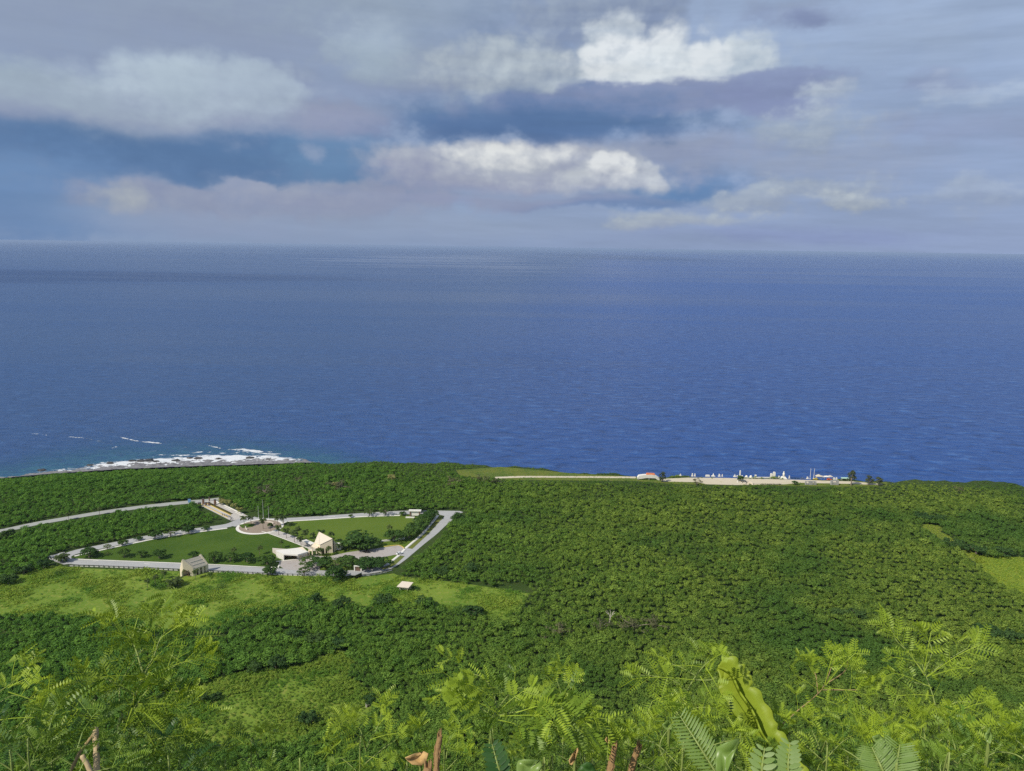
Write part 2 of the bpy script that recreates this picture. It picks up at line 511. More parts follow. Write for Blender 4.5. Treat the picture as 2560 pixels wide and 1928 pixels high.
def leafy(name, c1, c2, c3=None, trans=0.3, patch=0.012, leaf_scale=1.2, rough=0.65, spec=0.15, tint=False, inst=True, west=None):
    """foliage: colour differs from plant to plant, from leaf to leaf and by stand; some light passes through"""
    m, k, out = mat(name)
    oi = k.n('ShaderNodeObjectInfo')
    geo = k.n('ShaderNodeNewGeometry')
    pos = geo.outputs['Position']
    ln = k.noise(pos, leaf_scale, 2, 0.6)
    f = k.math('MULTIPLY_ADD', k.math('SUBTRACT', ln, 0.5), 1.6, oi.outputs['Random'] if inst else 0.5)
    c = k.mix(k.math('MAXIMUM', k.math('MINIMUM', f, 1.0), 0.0), c1, c2)
    if c3 is not None:
        pn = k.noise(pos, patch, 4, 0.6)
        c = k.mix(k.sstep(pn, 0.46, 0.64), c, c3)
    if west:        # another kind of scrub prevails to the west
        sx = k.n('ShaderNodeSeparateXYZ'); k.link(pos, sx.inputs[0])
        wn_ = k.noise(pos, 0.009, 4, 0.6)
        wf = k.sstep(k.math('ADD', sx.outputs[0], k.math('MULTIPLY', k.math('SUBTRACT', wn_, 0.5), 420.0)), 150.0, -210.0)
        c = k.mix(k.math('MULTIPLY', wf, 0.9), c, k.mix(k.math('MAXIMUM', k.math('MINIMUM', f, 1.0), 0.0), west[0], west[1]))
    if tint:
        at = k.n('ShaderNodeAttribute', attribute_name='tint')
        c = k.mix(at.outputs['Fac'], c, tint)
    b = k.n('ShaderNodeBsdfPrincipled')
    k.link(c, b.inputs['Base Color'])
    b.inputs['Roughness'].default_value = rough
    b.inputs['Specular IOR Level'].default_value = spec
    tr = k.n('ShaderNodeBsdfTranslucent')
    k.link(k.mix(1.0, c, (1.25, 1.15, 0.55, 1), 'MULTIPLY'), tr.inputs['Color'])
    mx = k.n('ShaderNodeMixShader'); mx.inputs[0].default_value = trans
    k.link(b.outputs[0], mx.inputs[1]); k.link(tr.outputs[0], mx.inputs[2])
    k.link(mx.outputs[0], out.inputs[0])
    return m


def ground_mat(name, c1, c2, c3, s1=0.05, s2=0.6, bump=0.3, rough=0.9):
    m, k, out = mat(name)
    geo = k.n('ShaderNodeNewGeometry')
    pos = geo.outputs['Position']
    a = k.noise(pos, s1, 5, 0.6)
    d = k.noise(pos, s2, 6, 0.65)
    c = k.mix(k.sstep(a, 0.35, 0.65), c1, c2)
    c = k.mix(k.sstep(d, 0.5, 0.75), c, c3)
    b = k.n('ShaderNodeBsdfPrincipled')
    k.link(c, b.inputs['Base Color'])
    b.inputs['Roughness'].default_value = rough
    b.inputs['Specular IOR Level'].default_value = 0.15
    bp = k.n('ShaderNodeBump'); bp.inputs['Distance'].default_value = bump
    k.link(d, bp.inputs['Height']); k.link(bp.outputs[0], b.inputs['Normal'])
    k.link(b.outputs[0], out.inputs[0])
    return m


M = {}
M['soil'] = ground_mat('forest_soil', (0.035, 0.065, 0.012, 1), (0.045, 0.075, 0.016, 1), (0.055, 0.060, 0.022, 1), 0.02, 0.3)
M['lawn'] = ground_mat('mown_lawn', (0.044, 0.092, 0.010, 1), (0.062, 0.116, 0.013, 1), (0.088, 0.126, 0.018, 1), 0.04, 0.5, 0.12)
M['lawn_dry'] = ground_mat('pale_lawn', (0.085, 0.142, 0.018, 1), (0.105, 0.160, 0.020, 1), (0.130, 0.165, 0.026, 1), 0.03, 0.5, 0.12)  # paler, yellower grass of the north lawn
M['verge'] = ground_mat('verge_grass', (0.14, 0.16, 0.035, 1), (0.10, 0.14, 0.03, 1), (0.20, 0.19, 0.06, 1), 0.05, 0.8, 0.1)
M['meadow'] = ground_mat('meadow_ground', (0.110, 0.190, 0.022, 1), (0.165, 0.240, 0.032, 1), (0.28, 0.28, 0.065, 1), 0.03, 0.35, 0.3)
M['road'] = plain('worn_concrete_road', (0.38, 0.385, 0.385, 1), 0.85, 0.22, 0.35, (0.27, 0.27, 0.265, 1))
M['oldroad'] = plain('grey_coast_road', (0.34, 0.35, 0.33, 1), 0.85, 0.16, 0.3, (0.26, 0.27, 0.24, 1))
M['kerb'] = plain('pale_concrete_kerb', (0.72, 0.70, 0.64, 1), 0.8, 0.1, 1.5)
M['walk'] = plain('worn_paving', (0.47, 0.445, 0.41, 1), 0.8, 0.14, 0.8)
M['plaza'] = plain('brown_paving', (0.29, 0.235, 0.18, 1), 0.8, 0.16, 0.7)
M['lot'] = plain('stained_parking_asphalt', (0.40, 0.37, 0.35, 1), 0.85, 0.2, 0.25, (0.30, 0.24, 0.20, 1))
M['sand'] = plain('coral_sand', (0.56, 0.50, 0.38, 1), 0.9, 0.28, 0.15, (0.42, 0.38, 0.22, 1))
M['yellow'] = plain('faded_yellow_paint', (0.62, 0.46, 0.12, 1), 0.7, 0.15, 1.0)
M['cream'] = plain('cream_render', (0.76, 0.66, 0.50, 1), 0.75, 0.08, 0.8)
M['creamroof'] = plain('cream_roof_coat', (0.68, 0.60, 0.49, 1), 0.7, 0.12, 0.8, (0.56, 0.52, 0.45, 1))
M['white'] = plain('white_paint', (0.74, 0.72, 0.66, 1), 0.6, 0.07, 1.0)
M['greywall'] = plain('grey_beige_wall', (0.55, 0.50, 0.43, 1), 0.8, 0.12, 1.0)
M['dark'] = plain('dark_glass_and_shade', (0.02, 0.017, 0.014, 1), 0.25, 0.2, 1.0, spec=0.5)  # glass; also painted shade on the shelter wall and block opening
M['door'] = plain('brown_door', (0.10, 0.035, 0.02, 1), 0.6, 0.2, 2.0)
M['post'] = plain('dark_grey_metal', (0.07, 0.07, 0.07, 1), 0.5, 0.2, 3.0)
M['stone'] = plain('grey_stone', (0.34, 0.34, 0.33, 1), 0.9, 0.3, 1.2, (0.14, 0.14, 0.13, 1), 0.1)
M['rock'] = plain('limestone_shelf', (0.20, 0.20, 0.21, 1), 0.9, 0.5, 0.18, (0.035, 0.035, 0.04, 1), 0.8)
M['darkrock'] = plain('wet_black_rock', (0.05, 0.05, 0.05, 1), 0.7, 0.3, 0.5, None, 0.4)
M['bark'] = plain('grey_bark', (0.22, 0.18, 0.14, 1), 0.9, 0.25, 3.0)
M['pale_bark'] = plain('bleached_wood', (0.52, 0.47, 0.40, 1), 0.9, 0.2, 2.0)
M['steel'] = plain('galvanised_steel', (0.62, 0.63, 0.64, 1), 0.4, 0.08, 2.0, metal=0.3)
M['brick'] = plain('brown_block', (0.16, 0.10, 0.07, 1), 0.8, 0.2, 1.0)
M['orange'] = plain('orange_tarpaulin', (0.62, 0.20, 0.08, 1), 0.6, 0.12, 1.0)
M['tyre'] = plain('tyre_rubber', (0.02, 0.02, 0.02, 1), 0.8, 0.1, 3.0)
M['teal'] = plain('pale_green_roof', (0.45, 0.68, 0.55, 1), 0.6, 0.1, 1.0)
M['blue'] = plain('blue_paint', (0.16, 0.30, 0.50, 1), 0.5, 0.1, 1.0)
M['forest'] = leafy('scrub_leaves', (0.118, 0.205, 0.030, 1), (0.275, 0.375, 0.062, 1), (0.100, 0.200, 0.034, 1), 0.38, patch=0.009, west=((0.070, 0.180, 0.026, 1), (0.150, 0.310, 0.046, 1)))
M['tuft'] = leafy('meadow_grass', (0.170, 0.300, 0.034, 1), (0.330, 0.420, 0.064, 1), (0.120, 0.260, 0.034, 1), 0.35, 0.05)
M['low'] = leafy('low_scrub_leaves', (0.160, 0.275, 0.034, 1), (0.290, 0.390, 0.060, 1), (0.130, 0.260, 0.032, 1), 0.38, 0.05)
M['dark_leaf'] = leafy('dark_tree_leaves', (0.036, 0.088, 0.018, 1), (0.080, 0.150, 0.028, 1), None, 0.22)
M['scrub_dark'] = leafy('dark_scrub_leaves', (0.036, 0.088, 0.022, 1), (0.075, 0.135, 0.032, 1), None, 0.25)
M['mid_leaf'] = leafy('tree_leaves', (0.060, 0.115, 0.020, 1), (0.110, 0.175, 0.032, 1), None, 0.25)
M['brown_leaf'] = leafy('sparse_brown_leaves', (0.090, 0.105, 0.045, 1), (0.140, 0.140, 0.065, 1), None, 0.2)
M['grey_leaf'] = leafy('grey_green_needles', (0.065, 0.090, 0.045, 1), (0.110, 0.135, 0.070, 1), None, 0.2)
M['frond'] = leafy('palm_fronds', (0.035, 0.062, 0.014, 1), (0.065, 0.095, 0.022, 1), None, 0.2)
M['frond_pale'] = leafy('pale_palm_fronds', (0.16, 0.18, 0.05, 1), (0.24, 0.23, 0.08, 1), None, 0.25)
M['hedge'] = leafy('hedge_leaves', (0.10, 0.09, 0.018, 1), (0.15, 0.13, 0.025, 1), None, 0.2, 0.012, 2.0)
M['darkhedge'] = leafy('dark_hedge_leaves', (0.022, 0.040, 0.012, 1), (0.04, 0.06, 0.015, 1), None, 0.2, 0.012, 2.0)


CLOUD_BANDS = [(560, 1420, 634, 674, -1.2), (1050, 1500, 662, 700, -0.45), (-2600, 1150, 656, 722, 1.7), (1300, 1900, 636, 666, 1.4), (900, 1700, 850, 980, 0.6), (300, 1250, 930, 1010, 0.4)]  # cloud shadow and gleam painted on the sea, also varying wave height


def sea_material():
    m, k, out = mat('deep_sea')
    geo = k.n('ShaderNodeNewGeometry')
    pos = geo.outputs['Position']
    sp = k.n('ShaderNodeSeparateXYZ'); k.link(pos, sp.inputs[0])
    x, y = sp.outputs[0], sp.outputs[1]
    # wind waves run roughly along the coast: stretched a little east-west
    wv = k.xyz(k.math('MULTIPLY', x, 0.55), y, 0.0)
    n1 = k.noise(wv, 0.085, 5, 0.58, 0.5)
    n2 = k.noise(wv, 0.008, 6, 0.6, 0.2)
    # broad wind lanes and slicks change how rough the surface is
    lv = k.xyz(k.math('MULTIPLY', x, 0.16), y, 3.0)
    lane = k.noise(lv, 0.0016, 6, 0.6, 0.6)
    lane2 = k.noise(lv, 0.00028, 5, 0.55, 0.3)
    ln = k.math('ADD', k.math('MULTIPLY', lane, 0.6), k.math('MULTIPLY', lane2, 0.4))
    c = k.mix(k.sstep(ln, 0.38, 0.62), (0.014, 0.056, 0.210, 1), (0.022, 0.078, 0.275, 1))
    c = k.mix(k.sstep(n1, 0.50, 0.72), c, (0.042, 0.120, 0.340, 1))
    c = k.mix(k.sstep(n1, 0.46, 0.30), c, (0.009, 0.040, 0.155, 1))
    # greener, greyer water to the left: cloud reflection and shadow put into its colour
    c = k.mix(k.math('MULTIPLY', k.sstep(k.math('ADD', x, k.math('MULTIPLY', y, -0.12)), 200.0, -700.0), 0.55), c, (0.030, 0.075, 0.160, 1))
    SEA_C = c
    b = k.n('ShaderNodeBsdfPrincipled')
    b.inputs['IOR'].default_value = 1.33
    k.link(k.math('MULTIPLY_ADD', k.sstep(ln, 0.35, 0.65), 0.12, 0.24), b.inputs['Roughness'])
    b1 = k.n('ShaderNodeBump'); b1.inputs['Strength'].default_value = 1.0
    # wave height by wind; bands also carry cloud shadow and gleam as colour
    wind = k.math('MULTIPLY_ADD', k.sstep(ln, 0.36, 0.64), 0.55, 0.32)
    def cloud_band(px0, px1, py0, py1, amt):
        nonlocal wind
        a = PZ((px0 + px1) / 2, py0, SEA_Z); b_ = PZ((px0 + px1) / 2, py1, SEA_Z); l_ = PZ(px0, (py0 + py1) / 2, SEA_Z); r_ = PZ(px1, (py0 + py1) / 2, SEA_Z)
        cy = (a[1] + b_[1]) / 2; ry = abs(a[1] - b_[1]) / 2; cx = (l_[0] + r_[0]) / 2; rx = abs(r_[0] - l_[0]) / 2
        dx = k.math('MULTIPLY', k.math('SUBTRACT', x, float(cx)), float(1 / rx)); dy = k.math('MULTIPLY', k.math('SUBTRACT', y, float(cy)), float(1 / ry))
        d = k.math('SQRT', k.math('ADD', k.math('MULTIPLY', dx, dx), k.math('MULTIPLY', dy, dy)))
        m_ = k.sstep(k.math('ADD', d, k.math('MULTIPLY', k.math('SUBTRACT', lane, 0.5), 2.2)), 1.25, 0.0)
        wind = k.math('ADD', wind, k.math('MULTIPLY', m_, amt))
    for q in CLOUD_BANDS: cloud_band(*q)
    cloud_gleam = k.sstep(wind, 0.35, -0.45)          # pale bands: cloud gleam put into the colour; dark ones: cloud shadow
    cloud_shade = k.sstep(wind, 0.95, 1.7)
    cc = k.mix(k.math('MULTIPLY', cloud_gleam, 0.75), SEA_C, (0.120, 0.170, 0.290, 1))
    cc = k.mix(k.math('MULTIPLY', cloud_shade, 0.6), cc, (0.010, 0.040, 0.140, 1))
    k.link(k.math('ADD', k.math('MULTIPLY_ADD', cloud_shade, -0.22, 0.36), k.math('MULTIPLY', cloud_gleam, 0.2)), b.inputs['Specular IOR Level'])
    k.link(cc, b.inputs['Base Color'])
    far = k.math('MULTIPLY_ADD', k.sstep(y, 9000.0, 1200.0), 0.8, 0.2)     # the swell is highest off the point
    k.link(k.math('MULTIPLY', k.math('MAXIMUM', k.math('MULTIPLY_ADD', wind, 2.4, 2.0), 0.3), far), b1.inputs['Distance'])
    k.link(n1, b1.inputs['Height'])
    b2 = k.n('ShaderNodeBump'); k.link(k.math('MULTIPLY', far, 7.0), b2.inputs['Distance']); b2.inputs['Strength'].default_value = 1.0
    k.link(n2, b2.inputs['Height']); k.link(b1.outputs[0], b2.inputs['Normal'])
    k.link(b2.outputs[0], b.inputs['Normal'])
    k.link(b.outputs[0], out.inputs[0])
    return m


def surf_material():
    """shallow turquoise water with broken foam; fades out to the deep sea"""
    m, k, out = mat('breaking_surf')
    geo = k.n('ShaderNodeNewGeometry')
    pos = geo.outputs['Position']
    fo = k.n('ShaderNodeAttribute', attribute_name='foam').outputs['Fac']
    sh = k.n('ShaderNodeAttribute', attribute_name='shallow').outputs['Fac']
    sp = k.n('ShaderNodeSeparateXYZ'); k.link(pos, sp.inputs[0])
    v = k.xyz(k.math('MULTIPLY', sp.outputs[0], 0.5), sp.outputs[1], 0.0)
    n = k.noise(v, 0.16, 8, 0.68, 0.8)
    f = k.sstep(k.math('ADD', fo, k.math('MULTIPLY', k.math('SUBTRACT', n, 0.5), 1.9)), 0.46, 0.66)
    f = k.math('MULTIPLY', f, k.sstep(fo, 0.02, 0.12))
    a = k.math('MULTIPLY', sh, k.sstep(n, 0.2, 0.7))
    c = k.mix(f, (0.045, 0.165, 0.255, 1), (0.72, 0.75, 0.77, 1))
    b = k.n('ShaderNodeBsdfPrincipled')
    k.link(c, b.inputs['Base Color']); b.inputs['Roughness'].default_value = 0.5
    bp = k.n('ShaderNodeBump'); bp.inputs['Distance'].default_value = 1.2
    k.link(n, bp.inputs['Height']); k.link(bp.outputs[0], b.inputs['Normal'])
    tr = k.n('ShaderNodeBsdfTransparent')
    mx = k.n('ShaderNodeMixShader')
    k.link(k.math('MAXIMUM', f, a), mx.inputs[0])
    k.link(tr.outputs[0], mx.inputs[1]); k.link(b.outputs[0], mx.inputs[2])
    k.link(mx.outputs[0], out.inputs[0])
    return m


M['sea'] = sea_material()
M['surf'] = surf_material()

# ------------------------------------------------------------------ sea
def build_sea():
    radii = [0, 200, 500, 800, 1100, 1500, 2200, 3500, 6000, 10000, 18000, 32000, 56000, 90000, 150000]
    n = 96
    v = [(0, 0, SEA_Z)]; f4 = []
    for r in radii[1:]:
        for q in range(n):
            w = 2 * math.pi * q / n
            v.append((r * math.cos(w), r * math.sin(w), SEA_Z))
    bm = bmesh.new()
    bv = [bm.verts.new(p) for p in v]
    for q in range(n):
        bm.faces.new((bv[0], bv[1 + q], bv[1 + (q + 1) % n]))
    for i in range(len(radii) - 2):
        for q in range(n):
            r = (q + 1) % n
            a = 1 + i * n
            bm.faces.new((bv[a + q], bv[a + n + q], bv[a + n + r], bv[a + r]))
    me = bpy.data.meshes.new('sea'); bm.to_mesh(me); bm.free()
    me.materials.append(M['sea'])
    add('sea', me, kind='structure')


build_sea()

# ------------------------------------------------------------------ ground
COAST_PX = [(-900, 1262), (-300, 1216), (0, 1201), (100, 1191), (300, 1177), (500, 1169), (700, 1163), (850, 1158), (1000, 1156), (1200, 1162),
            (1330, 1171), (1450, 1183), (1600, 1190), (1700, 1193), (2000, 1198), (2130, 1201), (2250, 1203), (2400, 1202),
            (2480, 1204), (2560, 1214), (2800, 1236), (3500, 1300)]
cp = P([a for a, b in COAST_PX], [b for a, b in COAST_PX])
FAN = 40.0                                    # the ground fans out from a point behind the camera
cu = cp[:, 0] / (cp[:, 1] + FAN)
def coast_y(u):
    wob = 3.0 * np.sin(u * 61.0) + 2.0 * np.sin(u * 143.0 + 1.0) + 1.2 * np.sin(u * 331.0)
    return np.interp(u, cu, cp[:, 1]) + wob


def build_ground():
    us = np.linspace(cu[0], cu[-1], 420)
    yc = coast_y(us)
    near = [-39, -20, -8, -2, 0.3, 0.7, 1.1, 1.6, 2.4, 3.6, 5, 8, 12, 20, 34, 55, 85, 115, 140, 160]
    nz = [198.4, 198.4, 198.4, 198.4, 198.35, 198.25, 197.9, 197.3, 196.3, 194.8, 193, 188, 180, 163, 135, 96, 50, 18, 4, 0]
    rows = []
    for y, z in zip(near, nz):
        x = us * (y + FAN)
        rows.append(np.stack([x, np.full_like(x, y), np.full_like(x, z) + (0 if y < 3 else 0.12 * math.sqrt(y) * np.sin(x * 0.9 + y))], -1))
    for t in np.linspace(0.02, 1, 110):
        y = 160 + t * (yc - 160)
        x = us * (y + FAN)
        rows.append(np.stack([x, y, h(x, y)], -1))
    last = rows[-1]
    for dy, dz in ((1.0, -1.0), (2.2, -4), (3.0, -12), (5.0, -45)):
        y = last[:, 1] + dy + np.sin(us * 400) * 0.4
        x = us * (y + FAN)
        rows.append(np.stack([x, y, np.minimum(last[:, 2] + dz, last[:, 2])], -1))
    v = np.concatenate(rows)
    n = len(us)
    i = np.arange((len(rows) - 1) * n).reshape(len(rows) - 1, n)[:, :-1].ravel()
    f = np.stack([i, i + 1, i + n + 1, i + n], -1)
    me = raw_mesh('ground', v, f, [M['soil']], True)
    add('ground', me, kind='structure')


build_ground()


def sheet(name, px_poly, m, z, smooth=0, kind='structure'):
    """flat paved or planted sheet from photo outline laid on the plateau"""
    pts = P([a for a, b in px_poly], [b for a, b in px_poly])[:, :2]
    return sheet_xy(name, pts, m, z, kind)


def sheet_xy(name, pts, m, z, kind='structure'):
    bm = bmesh.new()
    vs = [bm.verts.new((x, y, z)) for x, y in pts]
    es = [bm.edges.new((vs[i], vs[(i + 1) % len(vs)])) for i in range(len(vs))]
    bmesh.ops.triangle_fill(bm, edges=es, use_beauty=True)
    bmesh.ops.recalc_face_normals(bm, faces=bm.faces)
    for f in bm.faces:
        if f.normal.z < 0: f.normal_flip()
    me = bpy.data.meshes.new(name); bm.to_mesh(me); bm.free()
    me.materials.append(m)
    return add(name, me, **({'kind': kind} if kind else {}))


def smooth_path(p, step=2.0):
    """Catmull-Rom through ground points"""
    p = np.asarray(p, float)[:, :2]
    q = np.vstack([2 * p[0] - p[1], p, 2 * p[-1] - p[-2]])
    out = []
    for i in range(1, len(q) - 2):
        n = max(2, int(np.linalg.norm(q[i + 1] - q[i]) / step))
        t = np.linspace(0, 1, n, endpoint=False)[:, None]
        a, b, c, d = q[i - 1], q[i], q[i + 1], q[i + 2]
        out.append(0.5 * (2 * b + (c - a) * t + (2 * a - 5 * b + 4 * c - d) * t ** 2 + (3 * b - a - 3 * c + d) * t ** 3))
    out.append(p[-1:])
    return np.vstack(out)


def ribbon(name, path, w, m, z, kind='structure', side=0.0, thick=0.0):
    path = np.asarray(path)
    t = np.gradient(path, axis=0); t /= np.linalg.norm(t, axis=1, keepdims=True)
    nrm = np.stack([-t[:, 1], t[:, 0]], -1)
    a = path + nrm * (side + w / 2); b = path + nrm * (side - w / 2)
    n = len(path)
    za = h(a[:, 0], a[:, 1]) + z; zb = h(b[:, 0], b[:, 1]) + z
    v = np.vstack([np.column_stack([a, za]), np.column_stack([b, zb])])
    i = np.arange(n - 1)
    f = np.stack([i + n, i + n + 1, i + 1, i], -1)
    if thick > 0:                              # a real kerb with sides
        v2 = v.copy(); v2[:, 2] -= thick
        v = np.vstack([v, v2])
        f = np.vstack([f, np.stack([i, i + 1, i + 1 + 2 * n, i + 2 * n], -1), np.stack([i + n + 1, i + n, i + 3 * n, i + 3 * n + 1], -1)])
    me = raw_mesh(name, v, f, [m])
    return add(name, me, **({'kind': kind} if kind else {}))


def pxpath(pts, step=2.0):
    return smooth_path(P([a for a, b in pts], [b for a, b in pts]), step)


RING = [(592, 1307), (560, 1316), (492, 1325.5), (400, 1338), (340, 1350), (249, 1368), (195, 1379), (166, 1390), (163, 1400), (195, 1405), (300, 1410),
        (451, 1416), (560, 1421), (640, 1425.5), (740, 1430), (814, 1433.5), (880, 1432.5), (935, 1427), (972, 1416), (1000, 1398), (1022, 1380), (1050, 1357),
        (1078, 1335), (1102, 1313), (1120, 1297), (1122, 1287), (1100, 1282.5), (1068, 1281), (1000, 1282), (929, 1286), (850, 1291.5),
        (785, 1296), (715, 1300), (660, 1301), (620, 1302), (592, 1307)]
COASTROAD = [(-260, 1372), (-100, 1346), (12, 1326), (87, 1310), (174, 1295), (255, 1281.5), (362, 1267), (463, 1256.5), (515, 1252), (536, 1249.5), (548, 1248)]
BOULEVARD = [(512, 1254), (545, 1270), (600, 1297)]
WALK = [(655, 1322), (680, 1329), (720, 1343), (760, 1358), (800, 1374)]

LAWN_W = [(186, 1392), (240, 1379), (310, 1364), (400, 1346), (480, 1334), (560, 1323.5), (590, 1320), (620, 1326), (674, 1327.5), (715, 1341), (751, 1358), (790, 1376), (760, 1398), (700, 1400), (692, 1416), (640, 1416.5), (560, 1412), (451, 1407.5), (300, 1401.5), (215, 1398), (190, 1396)]
LAWN_N = [(686, 1332), (706, 1317), (722, 1305), (790, 1299), (871, 1294.5), (930, 1290), (1000, 1286.5), (1060, 1285), (1098, 1288), (1060, 1331), (1016, 1369), (1000, 1386), (980, 1404), (955, 1420), (920, 1427), (860, 1428), (800, 1427), (800, 1388), (845, 1374), (785, 1366), (757, 1354)]
sheet('lawn', LAWN_W, M['lawn'], 0.06)
sheet('lawn', LAWN_N, M['lawn_dry'], 0.06)
ring = pxpath(RING)
ribbon('ring_road', ring, 7.6, M['road'], 0.10)
ribbon('coast_road', pxpath(COASTROAD, 4), 7.5, M['oldroad'], 0.10)
ribbon('entrance_road', pxpath(BOULEVARD), 13.5, M['walk'], 0.13)
sheet('road_junction', [(563, 1312), (590, 1300), (570, 1296), (630, 1291), (650, 1296), (690, 1297), (690, 1303), (640, 1306), (612, 1310), (588, 1317)], M['road'], 0.115)
sheet('road_spur', [(1060, 1279.5), (1100, 1277), (1150, 1278), (1158, 1281), (1150, 1284), (1128, 1287), (1110, 1290), (1085, 1284)], M['road'], 0.115)
sheet('road_apron', [(120, 1391), (160, 1380), (172, 1395), (185, 1408), (160, 1412), (126, 1400)], M['road'], 0.115)
# painted and kerbed strips of the entrance road
bp_ = pxpath(BOULEVARD)
ribbon('road_kerb_paint', bp_[2:-4], 0.9, M['yellow'], 0.20, side=-4.9, thick=0.12)
ribbon('road_kerb_paint', bp_[2:-5], 0.9, M['yellow'], 0.20, side=-1.2, thick=0.12)
ribbon('median_grass', bp_[2:-6], 2.2, M['hedge'], 0.24, side=0.4, thick=0.12)
for s_, e_ in ((3, 9), (11, 17), (19, 25), (27, 33), (35, 41), (43, 49)):
    if e_ < len(bp_): ribbon('road_marking', bp_[s_:e_], 0.8, M['kerb'], 0.17, side=4.2)
ribbon('pavement', bp_[1:-3], 1.3, M['kerb'], 0.22, side=6.4, thick=0.12)
# plaza
pc = P(650, 1317)
ang = np.linspace(0, 2 * math.pi, 60, endpoint=False)
def plaza_ring(sx, sy, dx=0, dy=0): return [(pc[0] + dx + sx * math.cos(a), pc[1] + dy + sy * math.sin(a)) for a in ang]
sheet_xy('plaza_pavement', plaza_ring(16.5, 15), M['kerb'], 0.17)
sheet_xy('plaza_pavement', plaza_ring(14.6, 13, 0, 0.4), M['plaza'], 0.20)
sheet('plaza_lawn', [(597, 1313), (620, 1309), (638, 1311), (632, 1318), (606, 1321)], M['lawn'], 0.23)
rail = MB()
for a0, a1 in ((0.6, 2.4), (3.3, 4.0)):
    aa = np.linspace(a0, a1, 14)
    inner = [(pc[0] + 9.5 * math.cos(a), pc[1] + 9.0 * math.sin(a)) for a in aa]
    outer = [(pc[0] + 10.1 * math.cos(a), pc[1] + 9.6 * math.sin(a)) for a in aa]
    for i in range(len(aa) - 1):
        rail.slab([inner[i], outer[i], outer[i + 1], inner[i + 1]], 0.20, 1.0)
tag(rail.build('plaza_wall', M['greywall']), 'low curved grey wall round the brown plaza between the palms', 'wall')
walk_p = pxpath(WALK)
ribbon('footpath', walk_p, 7.0, M['walk'], 0.15)
ribbon('footpath_edge', walk_p[2:], 0.6, M['kerb'], 0.24, side=-3.8, thick=0.12)
# pavements inside the ring
def sub(path, px0, px1):
    """stretch of PATH between two photo pixels"""
    a = P(*px0)[:2]; b = P(*px1)[:2]
    i = int(np.argmin(np.linalg.norm(path - a, axis=1))); j = int(np.argmin(np.linalg.norm(path - b, axis=1)))
    return path[min(i, j):max(i, j) + 1]
kp = pxpath([(186, 1391), (245, 1377.5), (310, 1363.5), (400, 1345), (480, 1332.5), (568, 1321)])
ribbon('pavement', kp, 1.7, M['kerb'], 0.20, thick=0.12)
kp2 = pxpath([(705, 1311), (722, 1304), (790, 1299.5), (871, 1294), (930, 1291), (1000, 1289)])
ribbon('pavement', kp2, 1.6, M['kerb'], 0.20, thick=0.12)
ribbon('pavement', pxpath([(190, 1398), (300, 1402.5), (451, 1408.5), (560, 1413), (640, 1417.5), (690, 1419)]), 0.7, M['kerb'], 0.2, thick=0.12)
sw = pxpath([(1095, 1289), (1080, 1307), (1059, 1332), (1043, 1347), (1016, 1370), (1003, 1384), (985, 1399), (968, 1412)])
ribbon('pavement', sw, 2.0, M['kerb'], 0.20, thick=0.12)
ribbon('verge', pxpath([(1105, 1290), (1088, 1310), (1067, 1333), (1050, 1349), (1025, 1372)]), 3.4, M['verge'], 0.135)
ribbon('verge', pxpath([(1006, 1390), (993, 1402), (978, 1414), (955, 1423)]), 3.4, M['verge'], 0.135)
# parking areas
sheet('parking_lot', [(640 + 760 / 7.934, 1260 + 1000 / 7.934), (820, 1392), (870, 1381), (930, 1373), (997, 1364), (1014, 1373.5), (1000, 1388), (985, 1388), (940, 1397), (860, 1402), (790, 1398), (745, 1398)], M['lot'], 0.12)
sheet('parking_lot', [(698, 1404), (760, 1393), (800, 1395), (800, 1426), (760, 1428), (712, 1424), (697, 1414)], M['lot'], 0.125)
ribbon('kerb_strip', pxpath([(690, 1404.5), (715, 1401.5), (750, 1398.5), (800, 1394)]), 0.9, M['kerb'], 0.2, thick=0.12)
ribbon('kerb_strip', pxpath([(695, 1424), (696, 1418), (699, 1413)]), 1.0, M['kerb'], 0.2, thick=0.12)
ribbon('kerb_strip', pxpath([(960, 1367), (997, 1363.5), (1013, 1373)]), 0.8, M['yellow'], 0.2, thick=0.12)
for a, b in (((232, 1403.2), (246, 1402.0)), ((360, 1410), (374, 1410.6)), ((820, 1292.6), (838, 1291.6))):
    ribbon('road_marking', pxpath([a, b], 1.0), 0.5, M['kerb'], 0.115)
# the meadow, the shore clearing, the small field on the right
MEADOW = [(-300, 1475), (0, 1458), (60, 1434), (130, 1413), (180, 1420), (450, 1429), (640, 1437), (900, 1444), (985, 1434), (1000, 1442), (1150, 1457), (1322, 1464), (1320, 1474), (1290, 1502), (1262, 1545), (1248, 1540), (1222, 1520), (1180, 1508), (1000, 1500), (900, 1496), (800, 1492), (700, 1508), (620, 1524), (560, 1542), (480, 1565), (400, 1560), (330, 1540), (200, 1527), (0, 1520), (-300, 1530)]
CLEAR = [(1140, 1176), (1250, 1167.5), (1330, 1174), (1450, 1185.5), (1600, 1192.5), (1700, 1195.5), (2000, 1200.5), (2130, 1203.5), (2218, 1206), (2218, 1215), (2100, 1217), (1900, 1214), (1700, 1211), (1640, 1207), (1590, 1203), (1380, 1201), (1240, 1200), (1150, 1190)]
SANDS = [(1650, 1198), (1720, 1194.5), (1800, 1195), (2000, 1200), (2130, 1204), (2210, 1211), (2190, 1213), (2120, 1210), (2000, 1207.5), (1960, 1211.5), (1840, 1213), (1765, 1211), (1745, 1206), (1700, 1205), (1655, 1204)]
FIELD_R = [(2445, 1386), (2500, 1391), (2600, 1396), (2740, 1400), (2740, 1520), (2560, 1482), (2500, 1446), (2455, 1412)]
